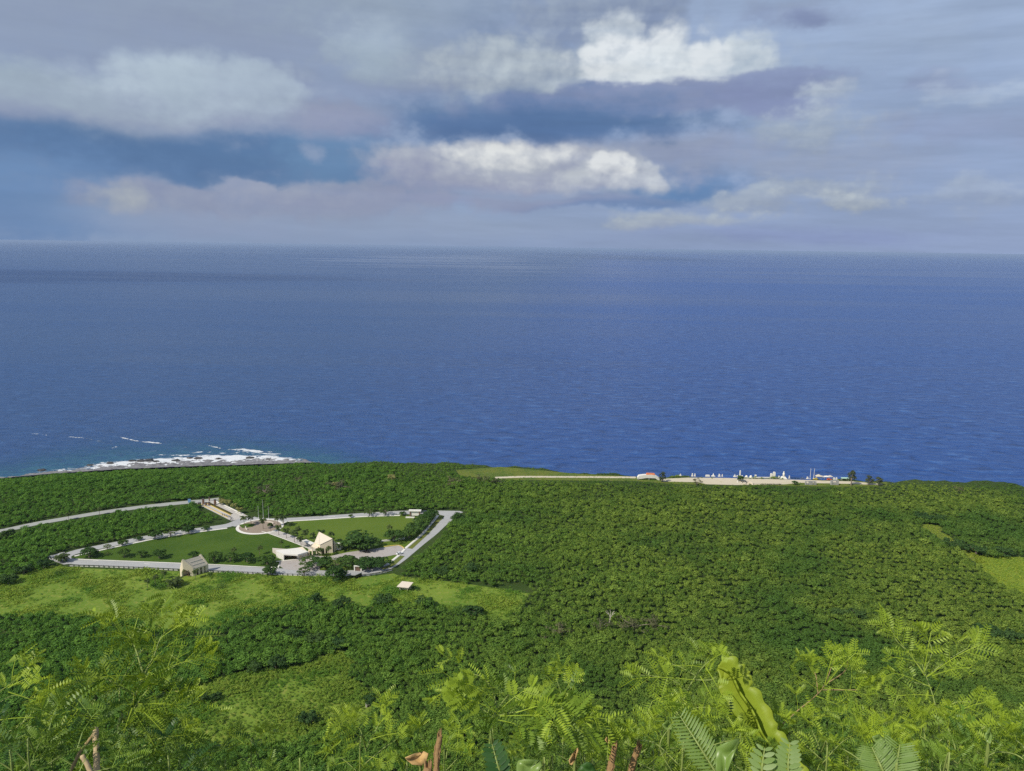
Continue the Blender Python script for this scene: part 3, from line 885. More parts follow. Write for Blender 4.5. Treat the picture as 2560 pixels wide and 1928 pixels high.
TRACK_R = [(2296, 1311), (2330, 1312), (2362, 1322), (2350, 1330), (2400, 1356), (2445, 1388), (2470, 1412), (2440, 1408), (2390, 1372), (2320, 1328)]
LOW = [(300, 1800), (340, 1765), (470, 1715), (560, 1690), (640, 1678), (760, 1660), (840, 1632), (880, 1630), (886, 1660), (870, 1690), (905, 1715), (938, 1740), (925, 1790), (880, 1830), (700, 1870), (420, 1880), (330, 1850)]
MEADOW_G = [(x, y + (20 if 11 <= i else 0)) for i, (x, y) in enumerate(MEADOW)]       # the grass runs on under the edge of the scrub
FIELD_G = [(x - (10 if i in (6, 7) or i == 0 else 0), y + (20 if i in (4, 5, 6, 7) else 0)) for i, (x, y) in enumerate(FIELD_R)]
sheet('meadow_ground', MEADOW_G, M['meadow'], 0.05)
sheet('shore_grass_ground', CLEAR, M['verge'], 0.05)
sheet('sand_track', SANDS, M['sand'], 0.09)
ribbon('sand_track', pxpath([(1238, 1194.8), (1300, 1192.6), (1400, 1192.6), (1500, 1193.2), (1590, 1194)]), 5.0, M['sand'], 0.085)
sheet('field_ground', FIELD_G, M['meadow'], 0.05)
sheet('track_grass_ground', TRACK_R, M['verge'], 0.05)
sheet('low_scrub_ground', LOW, M['meadow'], 0.05)

# ------------------------------------------------------------------ shore: rock shelf, surf
def build_shore():
    px = np.linspace(-60, 800, 260)
    inner = np.interp(px, [a for a, b in COAST_PX], [b for a, b in COAST_PX]) + 3
    outer = np.interp(px, [-60, 40, 87, 150, 240, 330, 430, 520, 620, 700, 760, 800], [1203, 1194, 1180, 1175, 1164, 1157, 1151, 1147.5, 1146, 1147, 1151, 1156])
    wob = np.convolve(rng.normal(0, 2.6, len(px) + 8), np.ones(9) / 4.0, 'valid')
    outer = outer + wob
    K = 14
    rows = []
    for i, t in enumerate(np.linspace(0, 1, K)):
        p = PZ(px, inner + (outer - inner) * t, SEA_Z)
        z = SEA_Z - 0.25 + 3.4 * (1 - t) ** 1.6 + np.convolve(rng.normal(0, 1.0, len(px) + 4), np.ones(5) / 5, 'valid') * (1.3 if 0 < i < K - 1 else 0.3)
        if i == K - 1: z = np.full(len(px), SEA_Z - 1.5)
        p[:, 2] = z
        rows.append(p)
    v = np.concatenate(rows); n = len(px)
    i = np.arange((K - 1) * n).reshape(K - 1, n)[:, :-1].ravel()
    f = np.stack([i, i + 1, i + n + 1, i + n], -1)
    add('rock_shelf', raw_mesh('rock_shelf', v, f, [M['rock']]), kind='structure')
    # dark boulders on the edge of the shelf
    proto = None
    spots = [(105, 1176, 3.2), (330, 1152.5, 2.6), (352, 1153, 3.4), (372, 1152, 4.0), (390, 1154, 2.4), (275, 1158.5, 3.0), (440, 1151.5, 3.0), (475, 1145.5, 2.4), (495, 1146.5, 3.0), (545, 1147.5, 2.4), (625, 1145, 3.2), (670, 1148.5, 2.2), (225, 1163.5, 2.6)]
    for j, (x, y, s) in enumerate(spots):
        p = PZ(x, y, SEA_Z + 0.2)
        bm = bmesh.new(); bmesh.ops.create_icosphere(bm, subdivisions=2, radius=1)
        r2 = np.random.default_rng(j)
        for w in bm.verts: w.co *= 1 + r2.normal(0, 0.16); w.co.z *= 0.45; w.co.x *= 1.5
        me = bpy.data.meshes.new('shore_rock'); bm.to_mesh(me); bm.free(); me.materials.append(M['darkrock'])
        o = add('shore_rock', me); o.location = p; o.scale = (s, s, s)
        where = ['lying alone at the left end of the surf', 'at the near end of the tight row of four in the foam', 'second in the tight row of four in the foam', 'largest of the tight row of four in the foam', 'small one closing the tight row of four in the foam', 'between the left surf and the row of four', 'right of the row of four, where the shelf widens', 'flat one in the wash at the seaward lip of the shelf', 'beside the flat one at the seaward lip', 'small one in the middle of the wide shelf', 'near the right tip of the shelf', 'smallest, at the very right tip of the shelf', 'half awash where the shelf begins on the left'][j]
        tag(o, 'wet black rock ' + where, 'rock', 'black rocks along the surf')
    # surf sheet: foam and turquoise shallows, follows the shelf
    gx = np.arange(-160, 1000, 3.0); gt = np.arange(0, 150, 1.5)
    X, T = np.meshgrid(gx, gt)
    lip = np.interp(X, [-160, -60, 40, 87, 150, 240, 330, 430, 520, 620, 700, 760, 860, 1000], [1215, 1206, 1196, 1183, 1178, 1167, 1160, 1154, 1150, 1149, 1150, 1154, 1158, 1158])
    Y = lip + 12 - T
    V = PZ(X.ravel(), Y.ravel(), SEA_Z + 0.12)
    t = T - 11
    main_w = np.interp(X, [-160, 60, 90, 180, 260, 420, 560, 640, 730, 770, 820], [0.0, 0.35, 0.55, 0.55, 0.8, 0.9, 1.0, 1.0, 0.85, 0.35, 0.0])
    wid = np.interp(X, [0, 100, 200, 300, 450, 560, 680, 760], [7, 9, 11, 16, 17, 18, 16, 8])
    foam = main_w * 1.0 * np.exp(-np.maximum(t - wid * 0.25, 0) ** 2 / (2 * (wid * 0.42) ** 2)) * 0.95
    def streak(x0, y0, x1, y1, w, a):
        nonlocal foam
        f_ = np.clip((X - x0) / (x1 - x0), 0, 1)
        yy = y0 + (y1 - y0) * f_ + 1.5 * np.sin(X / 17.0)
        d = np.abs(Y - yy)
        e = np.clip(np.minimum(X - x0, x1 - X) / 25 + 0.6, 0, 1) * ((X > x0 - 15) & (X < x1 + 15))
        foam = np.maximum(foam, a * np.exp(-(d / w) ** 2) * e)
    streak(297, 1094, 350, 1102, 2.0, 0.85); streak(345, 1101, 412, 1112, 2.0, 0.8)
    streak(165, 1093, 235, 1098, 1.6, 0.7); streak(70, 1077, 85, 1074, 2.2, 0.7); streak(65, 1085, 130, 1088, 1.4, 0.55)
    streak(235, 1101, 290, 1104, 1.6, 0.5); streak(265, 1127, 300, 1115, 2.5, 0.55); streak(370, 1129, 400, 1128, 1.8, 0.5)
    streak(450, 1121, 475, 1114, 2.4, 0.6); streak(520, 1115, 560, 1121, 2.0, 0.7); streak(570, 1123, 690, 1130, 2.2, 0.75)
    streak(590, 1127, 715, 1137, 2.2, 0.7); streak(470, 1131, 640, 1134, 3.0, 0.5); streak(380, 1141, 480, 1136, 3.0, 0.6)
    shallow = np.exp(-np.maximum(t, 0) ** 2 / (2 * np.interp(X, [-160, 0, 150, 300, 640, 800, 1000], [20, 24, 30, 34, 30, 22, 8]) ** 2)) * 0.9
    shallow *= np.interp(X, [-160, -60, 820, 980], [0.3, 1, 1, 0])
    edge = np.minimum(1, (150 - T) / 30.0) * np.clip((X + 160) / 60, 0, 1) * np.clip((1000 - X) / 60, 0, 1)
    n = len(gx); m_ = len(gt)
    i = np.arange((m_ - 1) * n).reshape(m_ - 1, n)[:, :-1].ravel()
    f = np.stack([i, i + 1, i + n + 1, i + n], -1)
    me = raw_mesh('surf', V, f, [M['surf']])
    for nm, a in (('foam', foam * edge), ('shallow', shallow * edge)):
        at = me.attributes.new(nm, 'FLOAT', 'POINT'); at.data.foreach_set('value', a.ravel().astype(np.float32))
    o = add('surf_water', me, kind='structure')


build_shore()

# ------------------------------------------------------------------ foliage shapes
def quads(c, nrm, size, asp, r):
    """leaf-clump quads at points c facing nrm, random turn"""
    n = len(c)
    nrm = nrm / (np.linalg.norm(nrm, axis=1, keepdims=True) + 1e-9)
    ref = r.normal(size=(n, 3))
    a = np.cross(nrm, ref); a /= (np.linalg.norm(a, axis=1, keepdims=True) + 1e-9)
    b = np.cross(nrm, a)
    s = np.asarray(size)[:, None] if np.ndim(size) else size
    v = np.stack([c - a * s * 0.5, c + b * s * asp * 0.5, c + a * s * 0.5, c - b * s * asp * 0.5], 1)
    v += r.normal(size=v.shape) * (s[:, :, None] if np.ndim(s) else s) * 0.08
    return v.reshape(-1, 3), np.arange(4 * n).reshape(n, 4)


def crown_arrays(r, blobs, n_per, size, asp=0.62, low_cut=-0.45):
    """leaf clumps over the shells of several blobs (cx,cy,cz,rx,rz)"""
    C, N = [], []
    for cx, cy, cz, rx, rz in blobs:
        d = r.normal(size=(n_per * 2, 3)); d /= np.linalg.norm(d, axis=1, keepdims=True)
        d = d[d[:, 2] > low_cut][:n_per]
        rad = r.uniform(0.72, 1.05, len(d))[:, None]
        p = d * rad * np.array([rx, rx, rz]) + np.array([cx, cy, cz])
        C.append(p); N.append(d + r.normal(size=d.shape) * 0.45 + np.array([0, 0, 0.35]))
    C = np.concatenate(C); N = np.concatenate(N)
    return quads(C, N, r.uniform(0.7, 1.3, len(C)) * size, asp, r)


def scrub_proto(seed, width=3.5, height=3.8, nb=9, n_per=20, size=0.56):
    r = np.random.default_rng(seed)
    bl = []
    while len(bl) < nb:
        a = r.uniform(0, 6.28); q = math.sqrt(r.uniform(0, 1)) * width * 0.34
        b = (q * math.cos(a), q * math.sin(a), height * r.uniform(0.44, 0.85) - 0.22 * q, width * r.uniform(0.18, 0.30), height * r.uniform(0.14, 0.23))
        # every bough grows out of one already there
        if not bl or min(math.hypot(b[0] - o[0], b[1] - o[1]) / (b[3] + o[3]) + abs(b[2] - o[2]) / (b[4] + o[4]) for o in bl) < 0.75: bl.append(b)
    return crown_arrays(r, bl, n_per, size)


def tuft_proto(seed, width=1.6, height=0.9, n=34, size=0.5):
    r = np.random.default_rng(seed)
    p = np.column_stack([r.normal(0, width * 0.3, n), r.normal(0, width * 0.3, n), r.uniform(0.15, 1.0, n) * height])
    nr = np.column_stack([r.normal(0, 0.7, n), r.normal(0, 0.7, n), r.uniform(0.2, 1.0, n)])
    return quads(p, nr, r.uniform(0.6, 1.4, n) * size, 0.4, r)


def scatter(name, pts, scale, protos, m, label=None, cat=None):
    """one object: plants of a stand nobody could count, set out by geometry nodes on its own points"""
    n = len(pts)
    me = bpy.data.meshes.new(name)
    me.vertices.add(n); me.vertices.foreach_set('co', np.asarray(pts, np.float32).ravel())
    a = me.attributes.new('size', 'FLOAT_VECTOR', 'POINT'); a.data.foreach_set('vector', np.asarray(scale, np.float32).ravel())
    a = me.attributes.new('turn', 'FLOAT', 'POINT'); a.data.foreach_set('value', rng.uniform(0, 6.28, n).astype(np.float32))
    a = me.attributes.new('pick', 'INT', 'POINT'); a.data.foreach_set('value', rng.integers(0, len(protos), n).astype(np.int32))
    me.materials.append(m)
    o = add(name, me, kind='stuff')
    if label: o['label'] = label
    if cat: o['category'] = cat
    ng = bpy.data.node_groups.new(name + '_plants', 'GeometryNodeTree')
    ng.interface.new_socket('Geometry', in_out='INPUT', socket_type='NodeSocketGeometry')
    ng.interface.new_socket('Geometry', in_out='OUTPUT', socket_type='NodeSocketGeometry')
    N = ng.nodes; L = ng.links
    gi = N.new('NodeGroupInput'); go = N.new('NodeGroupOutput')
    def attr(nm, t):
        q = N.new('GeometryNodeInputNamedAttribute'); q.data_type = t; q.inputs[0].default_value = nm
        return next(s for s in q.outputs if s.enabled and s.name == 'Attribute')
    size, turn, pick = attr('size', 'FLOAT_VECTOR'), attr('turn', 'FLOAT'), attr('pick', 'INT')
    rot = N.new('ShaderNodeCombineXYZ'); L.new(turn, rot.inputs[2])
    join = N.new('GeometryNodeJoinGeometry')
    for i, pm in enumerate(protos):
        po = bpy.data.objects.new(name + '_plant', pm)      # shape source, never linked to the scene
        oi = N.new('GeometryNodeObjectInfo'); oi.inputs['Object'].default_value = po
        oi.inputs['As Instance'].default_value = False
        eq = N.new('FunctionNodeCompare'); eq.data_type = 'INT'; eq.operation = 'EQUAL'
        si = [s for s in eq.inputs if s.enabled and s.type == 'INT']
        L.new(pick, si[0]); si[1].default_value = i
        iop = N.new('GeometryNodeInstanceOnPoints')
        L.new(gi.outputs[0], iop.inputs['Points']); L.new(eq.outputs[0], iop.inputs['Selection'])
        L.new(oi.outputs['Geometry'], iop.inputs['Instance'])
        L.new(rot.outputs[0], iop.inputs['Rotation']); L.new(size, iop.inputs['Scale'])
        L.new(iop.outputs[0], join.inputs[0])
    L.new(join.outputs[0], go.inputs[0])
    md = o.modifiers.new('plants', 'NODES'); md.node_group = ng
    return o


# ------------------------------------------------------------------ forest, scrub and meadow masses
EX_CEM = [(118, 1393), (165, 1376), (249, 1361), (356, 1340), (440, 1326), (500, 1314), (548, 1305), (572, 1298), (497, 1263), (503, 1250), (545, 1246), (580, 1262), (640, 1288), (690, 1294), (785, 1291), (900, 1282.5), (1000, 1278.5), (1068, 1276.5), (1120, 1274), (1162, 1277), (1160, 1284), (1134, 1292), (1128, 1300), (1116, 1318), (1090, 1345), (1050, 1380), (1012, 1412), (985, 1432), (940, 1446), (900, 1450), (640, 1446), (450, 1440), (180, 1424), (126, 1408)]


def forest_points():
    # jittered rows over the visible plateau and some way past both edges of the picture
    step = 2.2
    ys = np.arange(165, 1000, step * 0.9)
    out = []
    for y in ys:
        s = step * (1 + 0.35 * max(0, (y - 350) / 350))
        if y > 350 and (int(y / (step * 0.9)) % 3 == 0): continue
        xs = np.arange(-0.92 * y - 20, 0.92 * y + 20, s)
        out.append(np.column_stack([xs + rng.uniform(-0.5, 0.5, len(xs)) * s, y + rng.uniform(-0.5, 0.5, len(xs)) * step]))
    p = np.concatenate(out)
    u = p[:, 0] / (p[:, 1] + FAN)
    p = p[p[:, 1] < coast_y(u) - 2.5]
    z = h(p[:, 0], p[:, 1])
    p = np.column_stack([p, z])
    px, py = project(p)
    bad = np.zeros(len(p), bool)
    jag = 5.0 * np.sin(p[:, 0] / 4.1 + 1.7 * np.sin(p[:, 1] / 5.3)) + 4.0 * np.sin(p[:, 1] / 3.3 + np.sin(p[:, 0] / 7.0)) + rng.normal(0, 2.5, len(p))
    for dy in (0, -9, -16):
        bad |= inpoly(px, py + dy, EX_CEM)
        for poly in (MEADOW, FIELD_R):
            bad |= inpoly(px + jag, py + dy + jag * .6 - 3, poly)
    bad |= inpoly(px, py, CLEAR) | inpoly(px + jag, py + jag * .5, LOW) | inpoly(px, py - 5, CLEAR) | inpoly(px, py, TRACK_R) | inpoly(px, py - 6, TRACK_R) | inpoly(px, py - 11, TRACK_R) 
    cr = [(a, b) for a, b in COASTROAD]
    bad |= near_line(px, py, cr, 5.5) | near_line(px, py - 9, cr, 5.5)
    return p[~bad], px[~bad], py[~bad]


fp, fpx, fpy = forest_points()
n = len(fp)
# shared height field: clumps taller and shorter, low near the shore and at the bottom left
def lump(x, y, s):
    a = np.sin(x / s + 1.3 * np.sin(y / s * 0.7)) * np.sin(y / s * 1.1 + 0.8 * np.sin(x / s * 0.6 + 2))
    return a
hs = 0.92 + 0.16 * lump(fp[:, 0], fp[:, 1], 19.0) + 0.10 * lump(fp[:, 0], fp[:, 1], 7.3) + rng.normal(0, 0.11, n)
uu = fp[:, 0] / (fp[:, 1] + FAN)
shore = np.clip((coast_y(uu) - fp[:, 1]) / 60.0, 0, 1)
hs *= 0.45 + 0.55 * shore
right_grass = (fpx > 2150) & (fpy < 1216)
hs[right_grass] *= 0.45
tall_left = (fpx < 330) & (fpy < 1216)
hs[tall_left] *= 1.35
ws0 = np.exp(rng.normal(0, 0.22, n))
big = rng.random(n) < 0.05
hs[big] *= 1.35; ws0[big] *= 1.55
ws = np.clip(hs, 0.4, 1.3) * np.clip(ws0, 0.6, 1.9)
hs = np.clip(hs, 0.3, 1.9)
scrub_meshes = []
for s in range(7):
    v, f = scrub_proto(40 + s)
    scrub_meshes.append(raw_mesh('scrub_tree', v, f, [M['forest']]))
# the trees that show largest - the nearest ones in view - are trees of their own
order = np.argsort(-fpy)
inview = [i for i in order if -10 < fpx[i] < 2570 and fpy[i] < 1900 and not (inpoly(fpx[i], fpy[i], [(0, 1815), (420, 1815), (420, 1928), (0, 1928)])) and not (fpx[i] > 1300 and fpy[i] > 1790)]
NEAR = set(inview[:290])
for i in inview[:290]:
    o = add('scrub_tree', scrub_meshes[i % 7])
    o.location = fp[i]; o.rotation_euler = (0, 0, float(rng.uniform(0, 6.28))); o.scale = (ws[i], ws[i], hs[i])
    tag(o, 'low bushy scrub tree in the close thicket at the foot of the cliff', 'scrub tree', 'nearest scrub trees of the forest below the cliff')
mask = np.array([i not in NEAR for i in range(n)])
scatter('scrub_forest', fp[mask], np.column_stack([ws, ws, hs])[mask], scrub_meshes, M['forest'], 'dense green scrub forest covering the plateau between cliff and sea', 'forest')


def fill(poly, step, seed=0, pad=0):
    """jittered points inside a photo outline on the ground"""
    g = P([a for a, b in poly], [b for a, b in poly])
    x0, y0 = g[:, 0].min(), g[:, 1].min(); x1, y1 = g[:, 0].max(), g[:, 1].max()
    xs, ys = np.meshgrid(np.arange(x0, x1, step), np.arange(y0, y1, step))
    p = np.column_stack([xs.ravel(), ys.ravel()]) + rng.uniform(-0.5, 0.5, (xs.size, 2)) * step
    z = h(p[:, 0], p[:, 1])
    p = np.column_stack([p, z])
    px, py = project(p)
    k = inpoly(px, py, poly)
    return p[k], px[k], py[k]


tuft_meshes = []
for s in range(5):
    v, f = tuft_proto(80 + s)
    tuft_meshes.append(raw_mesh('grass_tuft', v, f, [M['tuft']]))
tp, tpx, tpy = fill(MEADOW_G, 1.25)
lu = lump(tp[:, 0], tp[:, 1], 9.0) + 0.6 * lump(tp[:, 0], tp[:, 1], 3.7)
keep = rng.random(len(tp)) < np.clip(0.55 + 0.5 * lu, 0.08, 1.0) * np.where((tpx < 260) & (tpy > 1490), 0.35, 1.0)
s_ = np.clip(0.85 + 0.65 * lu + rng.normal(0, 0.3, len(tp)), 0.3, 2.4)
scatter('meadow_grass', tp[keep], np.column_stack([s_ * 1.2, s_ * 1.2, s_ * 0.9])[keep], tuft_meshes, M['tuft'], 'tall yellow green grass of the meadow below the ring road', 'grass')
M['field'] = leafy('field_grass_blades', (0.240, 0.360, 0.036, 1), (0.420, 0.490, 0.064, 1), None, 0.35)
field_meshes = []
for s in range(4):
    v, f = tuft_proto(95 + s)
    field_meshes.append(raw_mesh('field_tuft', v, f, [M['field']]))
tp = np.concatenate([fill(FIELD_G, 1.3)[0], fill(TRACK_R, 1.5)[0]])
s_ = rng.uniform(0.5, 1.1, len(tp))
scatter('field_grass', tp, np.column_stack([s_ * 1.2, s_ * 1.2, s_ * 0.6]), field_meshes, M['field'], 'bright grass of the small field at the right edge', 'grass')
low_meshes = []
for s in range(5):
    v, f = scrub_proto(120 + s, 2.2, 1.5, 6, 14, 0.42)
    low_meshes.append(raw_mesh('low_bush', v, f, [M['low']]))
tp, tpx, tpy = fill(LOW, 1.35)
lu = lump(tp[:, 0], tp[:, 1], 8.0)
s_ = np.clip(0.85 + 0.35 * lu + rng.normal(0, 0.2, len(tp)), 0.3, 1.6)
keep = rng.random(len(tp)) < np.clip(0.85 + 0.3 * lu, 0.2, 1)
scatter('low_scrub', tp[keep], np.column_stack([s_, s_, s_])[keep], low_meshes, M['low'], 'low yellowish scrub in the open hollow below the forest', 'scrub')
# bushes dotted through the meadow, too many and too small to count, and the shore's low growth
bp2, bx, by = fill(MEADOW, 3.4)
lu = lump(bp2[:, 0], bp2[:, 1], 13.0)
keep = rng.random(len(bp2)) < np.where((bx < 260) & (by > 1480), 0.02, np.clip(0.07 + 0.20 * lu, 0.015, 0.35))
mb_mesh = []
for s in range(4):
    v, f = scrub_proto(160 + s, 2.4, 1.5, 5, 12, 0.45)
    mb_mesh.append(raw_mesh('meadow_weed', v, f, [M['forest']]))
s_ = rng.uniform(0.4, 1.0, len(bp2))
scatter('meadow_weeds', bp2[keep], np.column_stack([s_, s_, s_ * 0.8])[keep], mb_mesh, M['forest'], 'dark weeds and low bushes dotted through the meadow grass', 'weeds')
tp, tpx, tpy = fill(CLEAR, 1.6)
keep = ~inpoly(tpx, tpy, SANDS) & ~near_line(tpx, tpy, [(1238, 1194.8), (1300, 1192.6), (1400, 1192.6), (1500, 1193.2), (1590, 1194)], 1.6)
s_ = rng.uniform(0.4, 0.9, len(tp))
scatter('shore_grass', tp[keep], np.column_stack([s_, s_, s_ * 0.5])[keep], tuft_meshes, M['tuft'], 'dry low grass along the cliff top clearing', 'grass')

# ------------------------------------------------------------------ trees as things
def tree_proto(kind, seed):
    r = np.random.default_rng(seed)
    root = bpy.data.objects.new('broadleaf_tree', None); col.objects.link(root)
    t = MB()
    if kind == 'umbrella':        # wide flat crown, unit: crown width 10, height 5.5
        W_, Ht, nb, npr, sz, lm = 10.0, 5.6, 20, 60, 0.80, M['dark_leaf']
        bl = []
        for i in range(nb):
            a = r.uniform(0, 6.28); q = math.sqrt(r.uniform(0, 1)) * 3.9
            bl.append((q * math.cos(a), q * math.sin(a), 4.1 + r.uniform(-0.4, 0.6) - 0.075 * q * q, r.uniform(1.0, 1.7), r.uniform(0.5, 0.85)))
    elif kind == 'round':
        W_, Ht, nb, npr, sz, lm = 10.0, 7.5, 22, 58, 0.82, M['dark_leaf']
        bl = []
        for i in range(nb):
            a = r.uniform(0, 6.28); zz = r.uniform(1.6, 6.4); q = 3.6 * math.sqrt(max(0.05, 1 - ((zz - 3.6) / 3.4) ** 2)) * r.uniform(0.4, 1)
            bl.append((q * math.cos(a), q * math.sin(a), zz, r.uniform(1.1, 1.8), r.uniform(0.9, 1.4)))
    elif kind == 'open':          # open crown, sky and road show through
        W_, Ht, nb, npr, sz, lm = 10.0, 6.5, 13, 44, 0.75, M['mid_leaf']
        bl = []
        for i in range(nb):
            a = i * 2.4; q = 1.2 + 2.9 * math.sqrt((i + 0.5) / nb)
            bl.append((q * math.cos(a), q * math.sin(a), 4.6 + r.uniform(-0.8, 1.0) - 0.06 * q * q, r.uniform(0.9, 1.4), r.uniform(0.5, 0.8)))
    elif kind == 'sparse':        # thin brownish crown
        W_, Ht, nb, npr, sz, lm = 10.0, 7.0, 13, 34, 0.62, M['brown_leaf']
        bl = [(r.normal(0, 2.2), r.normal(0, 2.2), r.uniform(2.5, 6.2), r.uniform(0.9, 1.6), r.uniform(0.7, 1.2)) for i in range(nb)]
    elif kind == 'scrubby':       # broad tree of the scrub, a little darker than the rest
        W_, Ht, nb, npr, sz, lm = 10.0, 6.5, 20, 46, 0.85, M['scrub_dark']
        bl = []
        for i in range(nb):
            a = r.uniform(0, 6.28); q = math.sqrt(r.uniform(0, 1)) * 3.8
            bl.append((q * math.cos(a), q * math.sin(a), 4.6 + r.uniform(-1.6, 0.8) - 0.1 * q * q, r.uniform(1.0, 1.7), r.uniform(0.6, 1.1)))
    else:                         # feathery grey-green shore tree
        W_, Ht, nb, npr, sz, lm = 10.0, 10.5, 18, 60, 0.7, M['grey_leaf']
        bl = []
        for i in range(nb):
            zz = r.uniform(1.8, 9.4); q = (3.7 * (1 - (zz / 12.5) ** 2)) * r.uniform(0.2, 1); a = r.uniform(0, 6.28)
            bl.append((q * math.cos(a), q * math.sin(a), zz, r.uniform(0.8, 1.5), r.uniform(0.8, 1.5)))
    t.tube([(0, 0, -0.3), (0.08, 0.05, Ht * 0.25), (0.15, -0.05, Ht * 0.5)], [0.42, 0.32, 0.2], 8)
    for cx, cy, cz, rx, rz in bl[:9]:
        t.tube([(0.1, 0, Ht * 0.28), (cx * 0.45, cy * 0.45, cz * 0.72), (cx, cy, cz)], [0.2, 0.13, 0.05], 5)
    tr = t.build('trunk', M['bark'], root)
    v, f = crown_arrays(r, bl, npr, sz)
    add('crown', raw_mesh('crown', v, f, [lm]), root)
    root['proto_h'] = Ht
    return root


def palm_proto(seed, ht=6.5, nf=11, fl=3.1, m=None, droop=1.0):
    r = np.random.default_rng(seed)
    root = bpy.data.objects.new('palm_tree', None); col.objects.link(root)
    lean = r.normal(0, 0.25, 2)
    path = [(lean[0] * q * q, lean[1] * q * q, ht * q - 0.2) for q in np.linspace(0, 1, 6)]
    MB().tube(path, [0.22, 0.17, 0.15, 0.14, 0.13, 0.16], 7).build('trunk', M['bark'], root)
    top = np.array(path[-1])
    V, Fc = [], []
    for i in range(nf):
        az = i * 2.4 + r.uniform(-0.2, 0.2)
        up = r.uniform(-0.15, 1.1)
        d = np.array([math.cos(az), math.sin(az), 0]); sd = np.array([-math.sin(az), math.cos(az), 0])
        pos = top.copy(); ang_ = up; K = 8; prev = None
        for q in range(K + 1):
            t = q / K
            fwd = d * math.cos(ang_) + np.array([0, 0, 1]) * math.sin(ang_)
            w = fl * 0.30 * math.sin(math.pi * min(1, t * 0.92 + 0.10)) ** 0.7
            if q < K:
                for sgn in (1, -1):
                    tip = pos + sd * sgn * w + np.array([0, 0, -1]) * w * 0.75 + fwd * fl / K * 0.5
                    b = len(V)
                    V += [pos, pos + fwd * fl / K * 0.95, tip + fwd * fl / K * 0.75, tip]
                    Fc.append((b, b + 1, b + 2, b + 3))
            pos = pos + fwd * fl / K
            ang_ -= (0.10 + 0.16 * t) * droop * 1.6
    add('crown', raw_mesh('crown', np.array(V), np.array(Fc), [m or M['frond']]), root)
    root['proto_h'] = ht
    return root


PROTO = {}
for kname in ('umbrella', 'round', 'open', 'sparse', 'shore', 'scrubby'):
    PROTO[kname] = [tree_proto(kname, 200 + 10 * len(PROTO) + q) for q in range(3 if kname in ('umbrella', 'round', 'scrubby') else 2)]
PROTO['palm'] = [palm_proto(300 + q) for q in range(4)]
PROTO['palmlow'] = [palm_proto(320 + q, 2.6, 16, 2.8, None, 0.8) for q in range(2)]
PROTO['palmpale'] = [palm_proto(340 + q, 3.0, 14, 2.6, M['frond_pale'], 0.9) for q in range(2)]
used = set()
count = {}


def plant_at(kind, px, py, label, wpx=None, hm=None, group=None, cat='tree', name=None, zs=None, xyz=None, top=6.2):
    """put a tree of a kind with its foot at a photo pixel; wpx = crown width in photo pixels"""
    p = P(px, py) if xyz is None else np.array(xyz)
    i = count.get(kind, 0); count[kind] = i + 1
    src = PROTO[kind][i % len(PROTO[kind])]
    if src.name not in used:
        used.add(src.name); o = src
    else:
        o = copy_tree(src)
    if wpx is not None:
        s = wpx * mpp(p) / 10.0 * (1.12 if kind in ('umbrella', 'open', 'round', 'scrubby') else 1.05)
    else:
        s = hm / src['proto_h']
    o.location = p; o.rotation_euler = (0, 0, float(rng.uniform(0, 6.28)))
    o.scale = (s, s, s * (zs or 1.0) if wpx is None else min(s * (zs or 1.0), top / src['proto_h']))
    tag(o, label, cat, group)
    if name and o is not src: o.name = name
    elif name: o.name = name
    if 'proto_h' in o and o is not src: del o['proto_h']
    return o


T = plant_at
NW = 'trees along the upper loop road beside the lawn'
T('round', 223, 1394, 'large dark round tree on the pointed corner of the lawn', 46, group=NW)
T('open', 269, 1373, 'small open tree on the kerb just right of the large corner tree', 18, group=NW)
T('open', 268, 1388, 'thin little tree on the grass below the kerb by the corner tree', 16, group=NW, zs=0.8)
T('umbrella', 307, 1364, 'flat crowned tree on the kerb above the first lawn shrubs', 24, group=NW)
T('umbrella', 346, 1351, 'small dark flat tree standing over the pale loop road', 20, group=NW, zs=0.8)
T('umbrella', 388, 1347, 'wide flat tree, left of the pair in the middle of the upper kerb', 34, group=NW)
T('open', 427, 1341, 'lacy tree with gaps, right of the pair in the middle of the upper kerb', 34, group=NW)
T('umbrella', 472, 1333, 'flat tree near the far end of the upper kerb', 32, group=NW)
T('umbrella', 515, 1325.5, 'smallest tree at the far end of the upper kerb near the junction', 22, group=NW, zs=0.7)
SW = 'row of round shrubs and small trees along the lower edge of the lawn'
for x, y, w, lb in ((311, 1393.5, 32, 'first dark round tree in the lower lawn row, with a split crown'), (354, 1393.5, 26, 'narrow dark tree second in the lower lawn row'),
                    (398, 1395, 36, 'widest low tree third in the lower lawn row, left of the gabled chapel'), (485, 1396, 26, 'dark tree right behind the roof of the gabled chapel by the road'),
                    (535, 1403, 40, 'broad dark tree just right of the gabled chapel on the lawn'), (576, 1404, 36, 'dark tree between two others on the lawn right of the chapel'),
                    (618, 1405.5, 38, 'dark tree last of the lower lawn row before the white hall'), (668, 1411, 44, 'layered dark tree on the lawn corner beside the white hall')):
    T('umbrella', x, y, lb, w, group=SW, zs=1.15)
FR = 'trees between the parking areas in front of the tall chapel'
T('umbrella', 800, 1420, 'broad flat tree in front of the tall chapel, second in the planted island', 62, group=FR, top=7.0)
T('open', 772, 1417, 'lacy tree at the left end of the planted island before the tall chapel', 50, group=FR, top=6.6)
T('open', 838, 1421, 'yellowish open tree in the middle of the planted island', 48, group=FR, top=6.4)
T('umbrella', 868, 1417, 'flat tree behind the small gateway at the road bend', 56, group=FR, top=6.8)
T('umbrella', 919, 1422, 'dark tree just right of the small gateway at the road bend', 60, group=FR, top=7.0)
T('umbrella', 952, 1420, 'dark tree at the right end of the planted island', 58, group=FR, top=7.0)
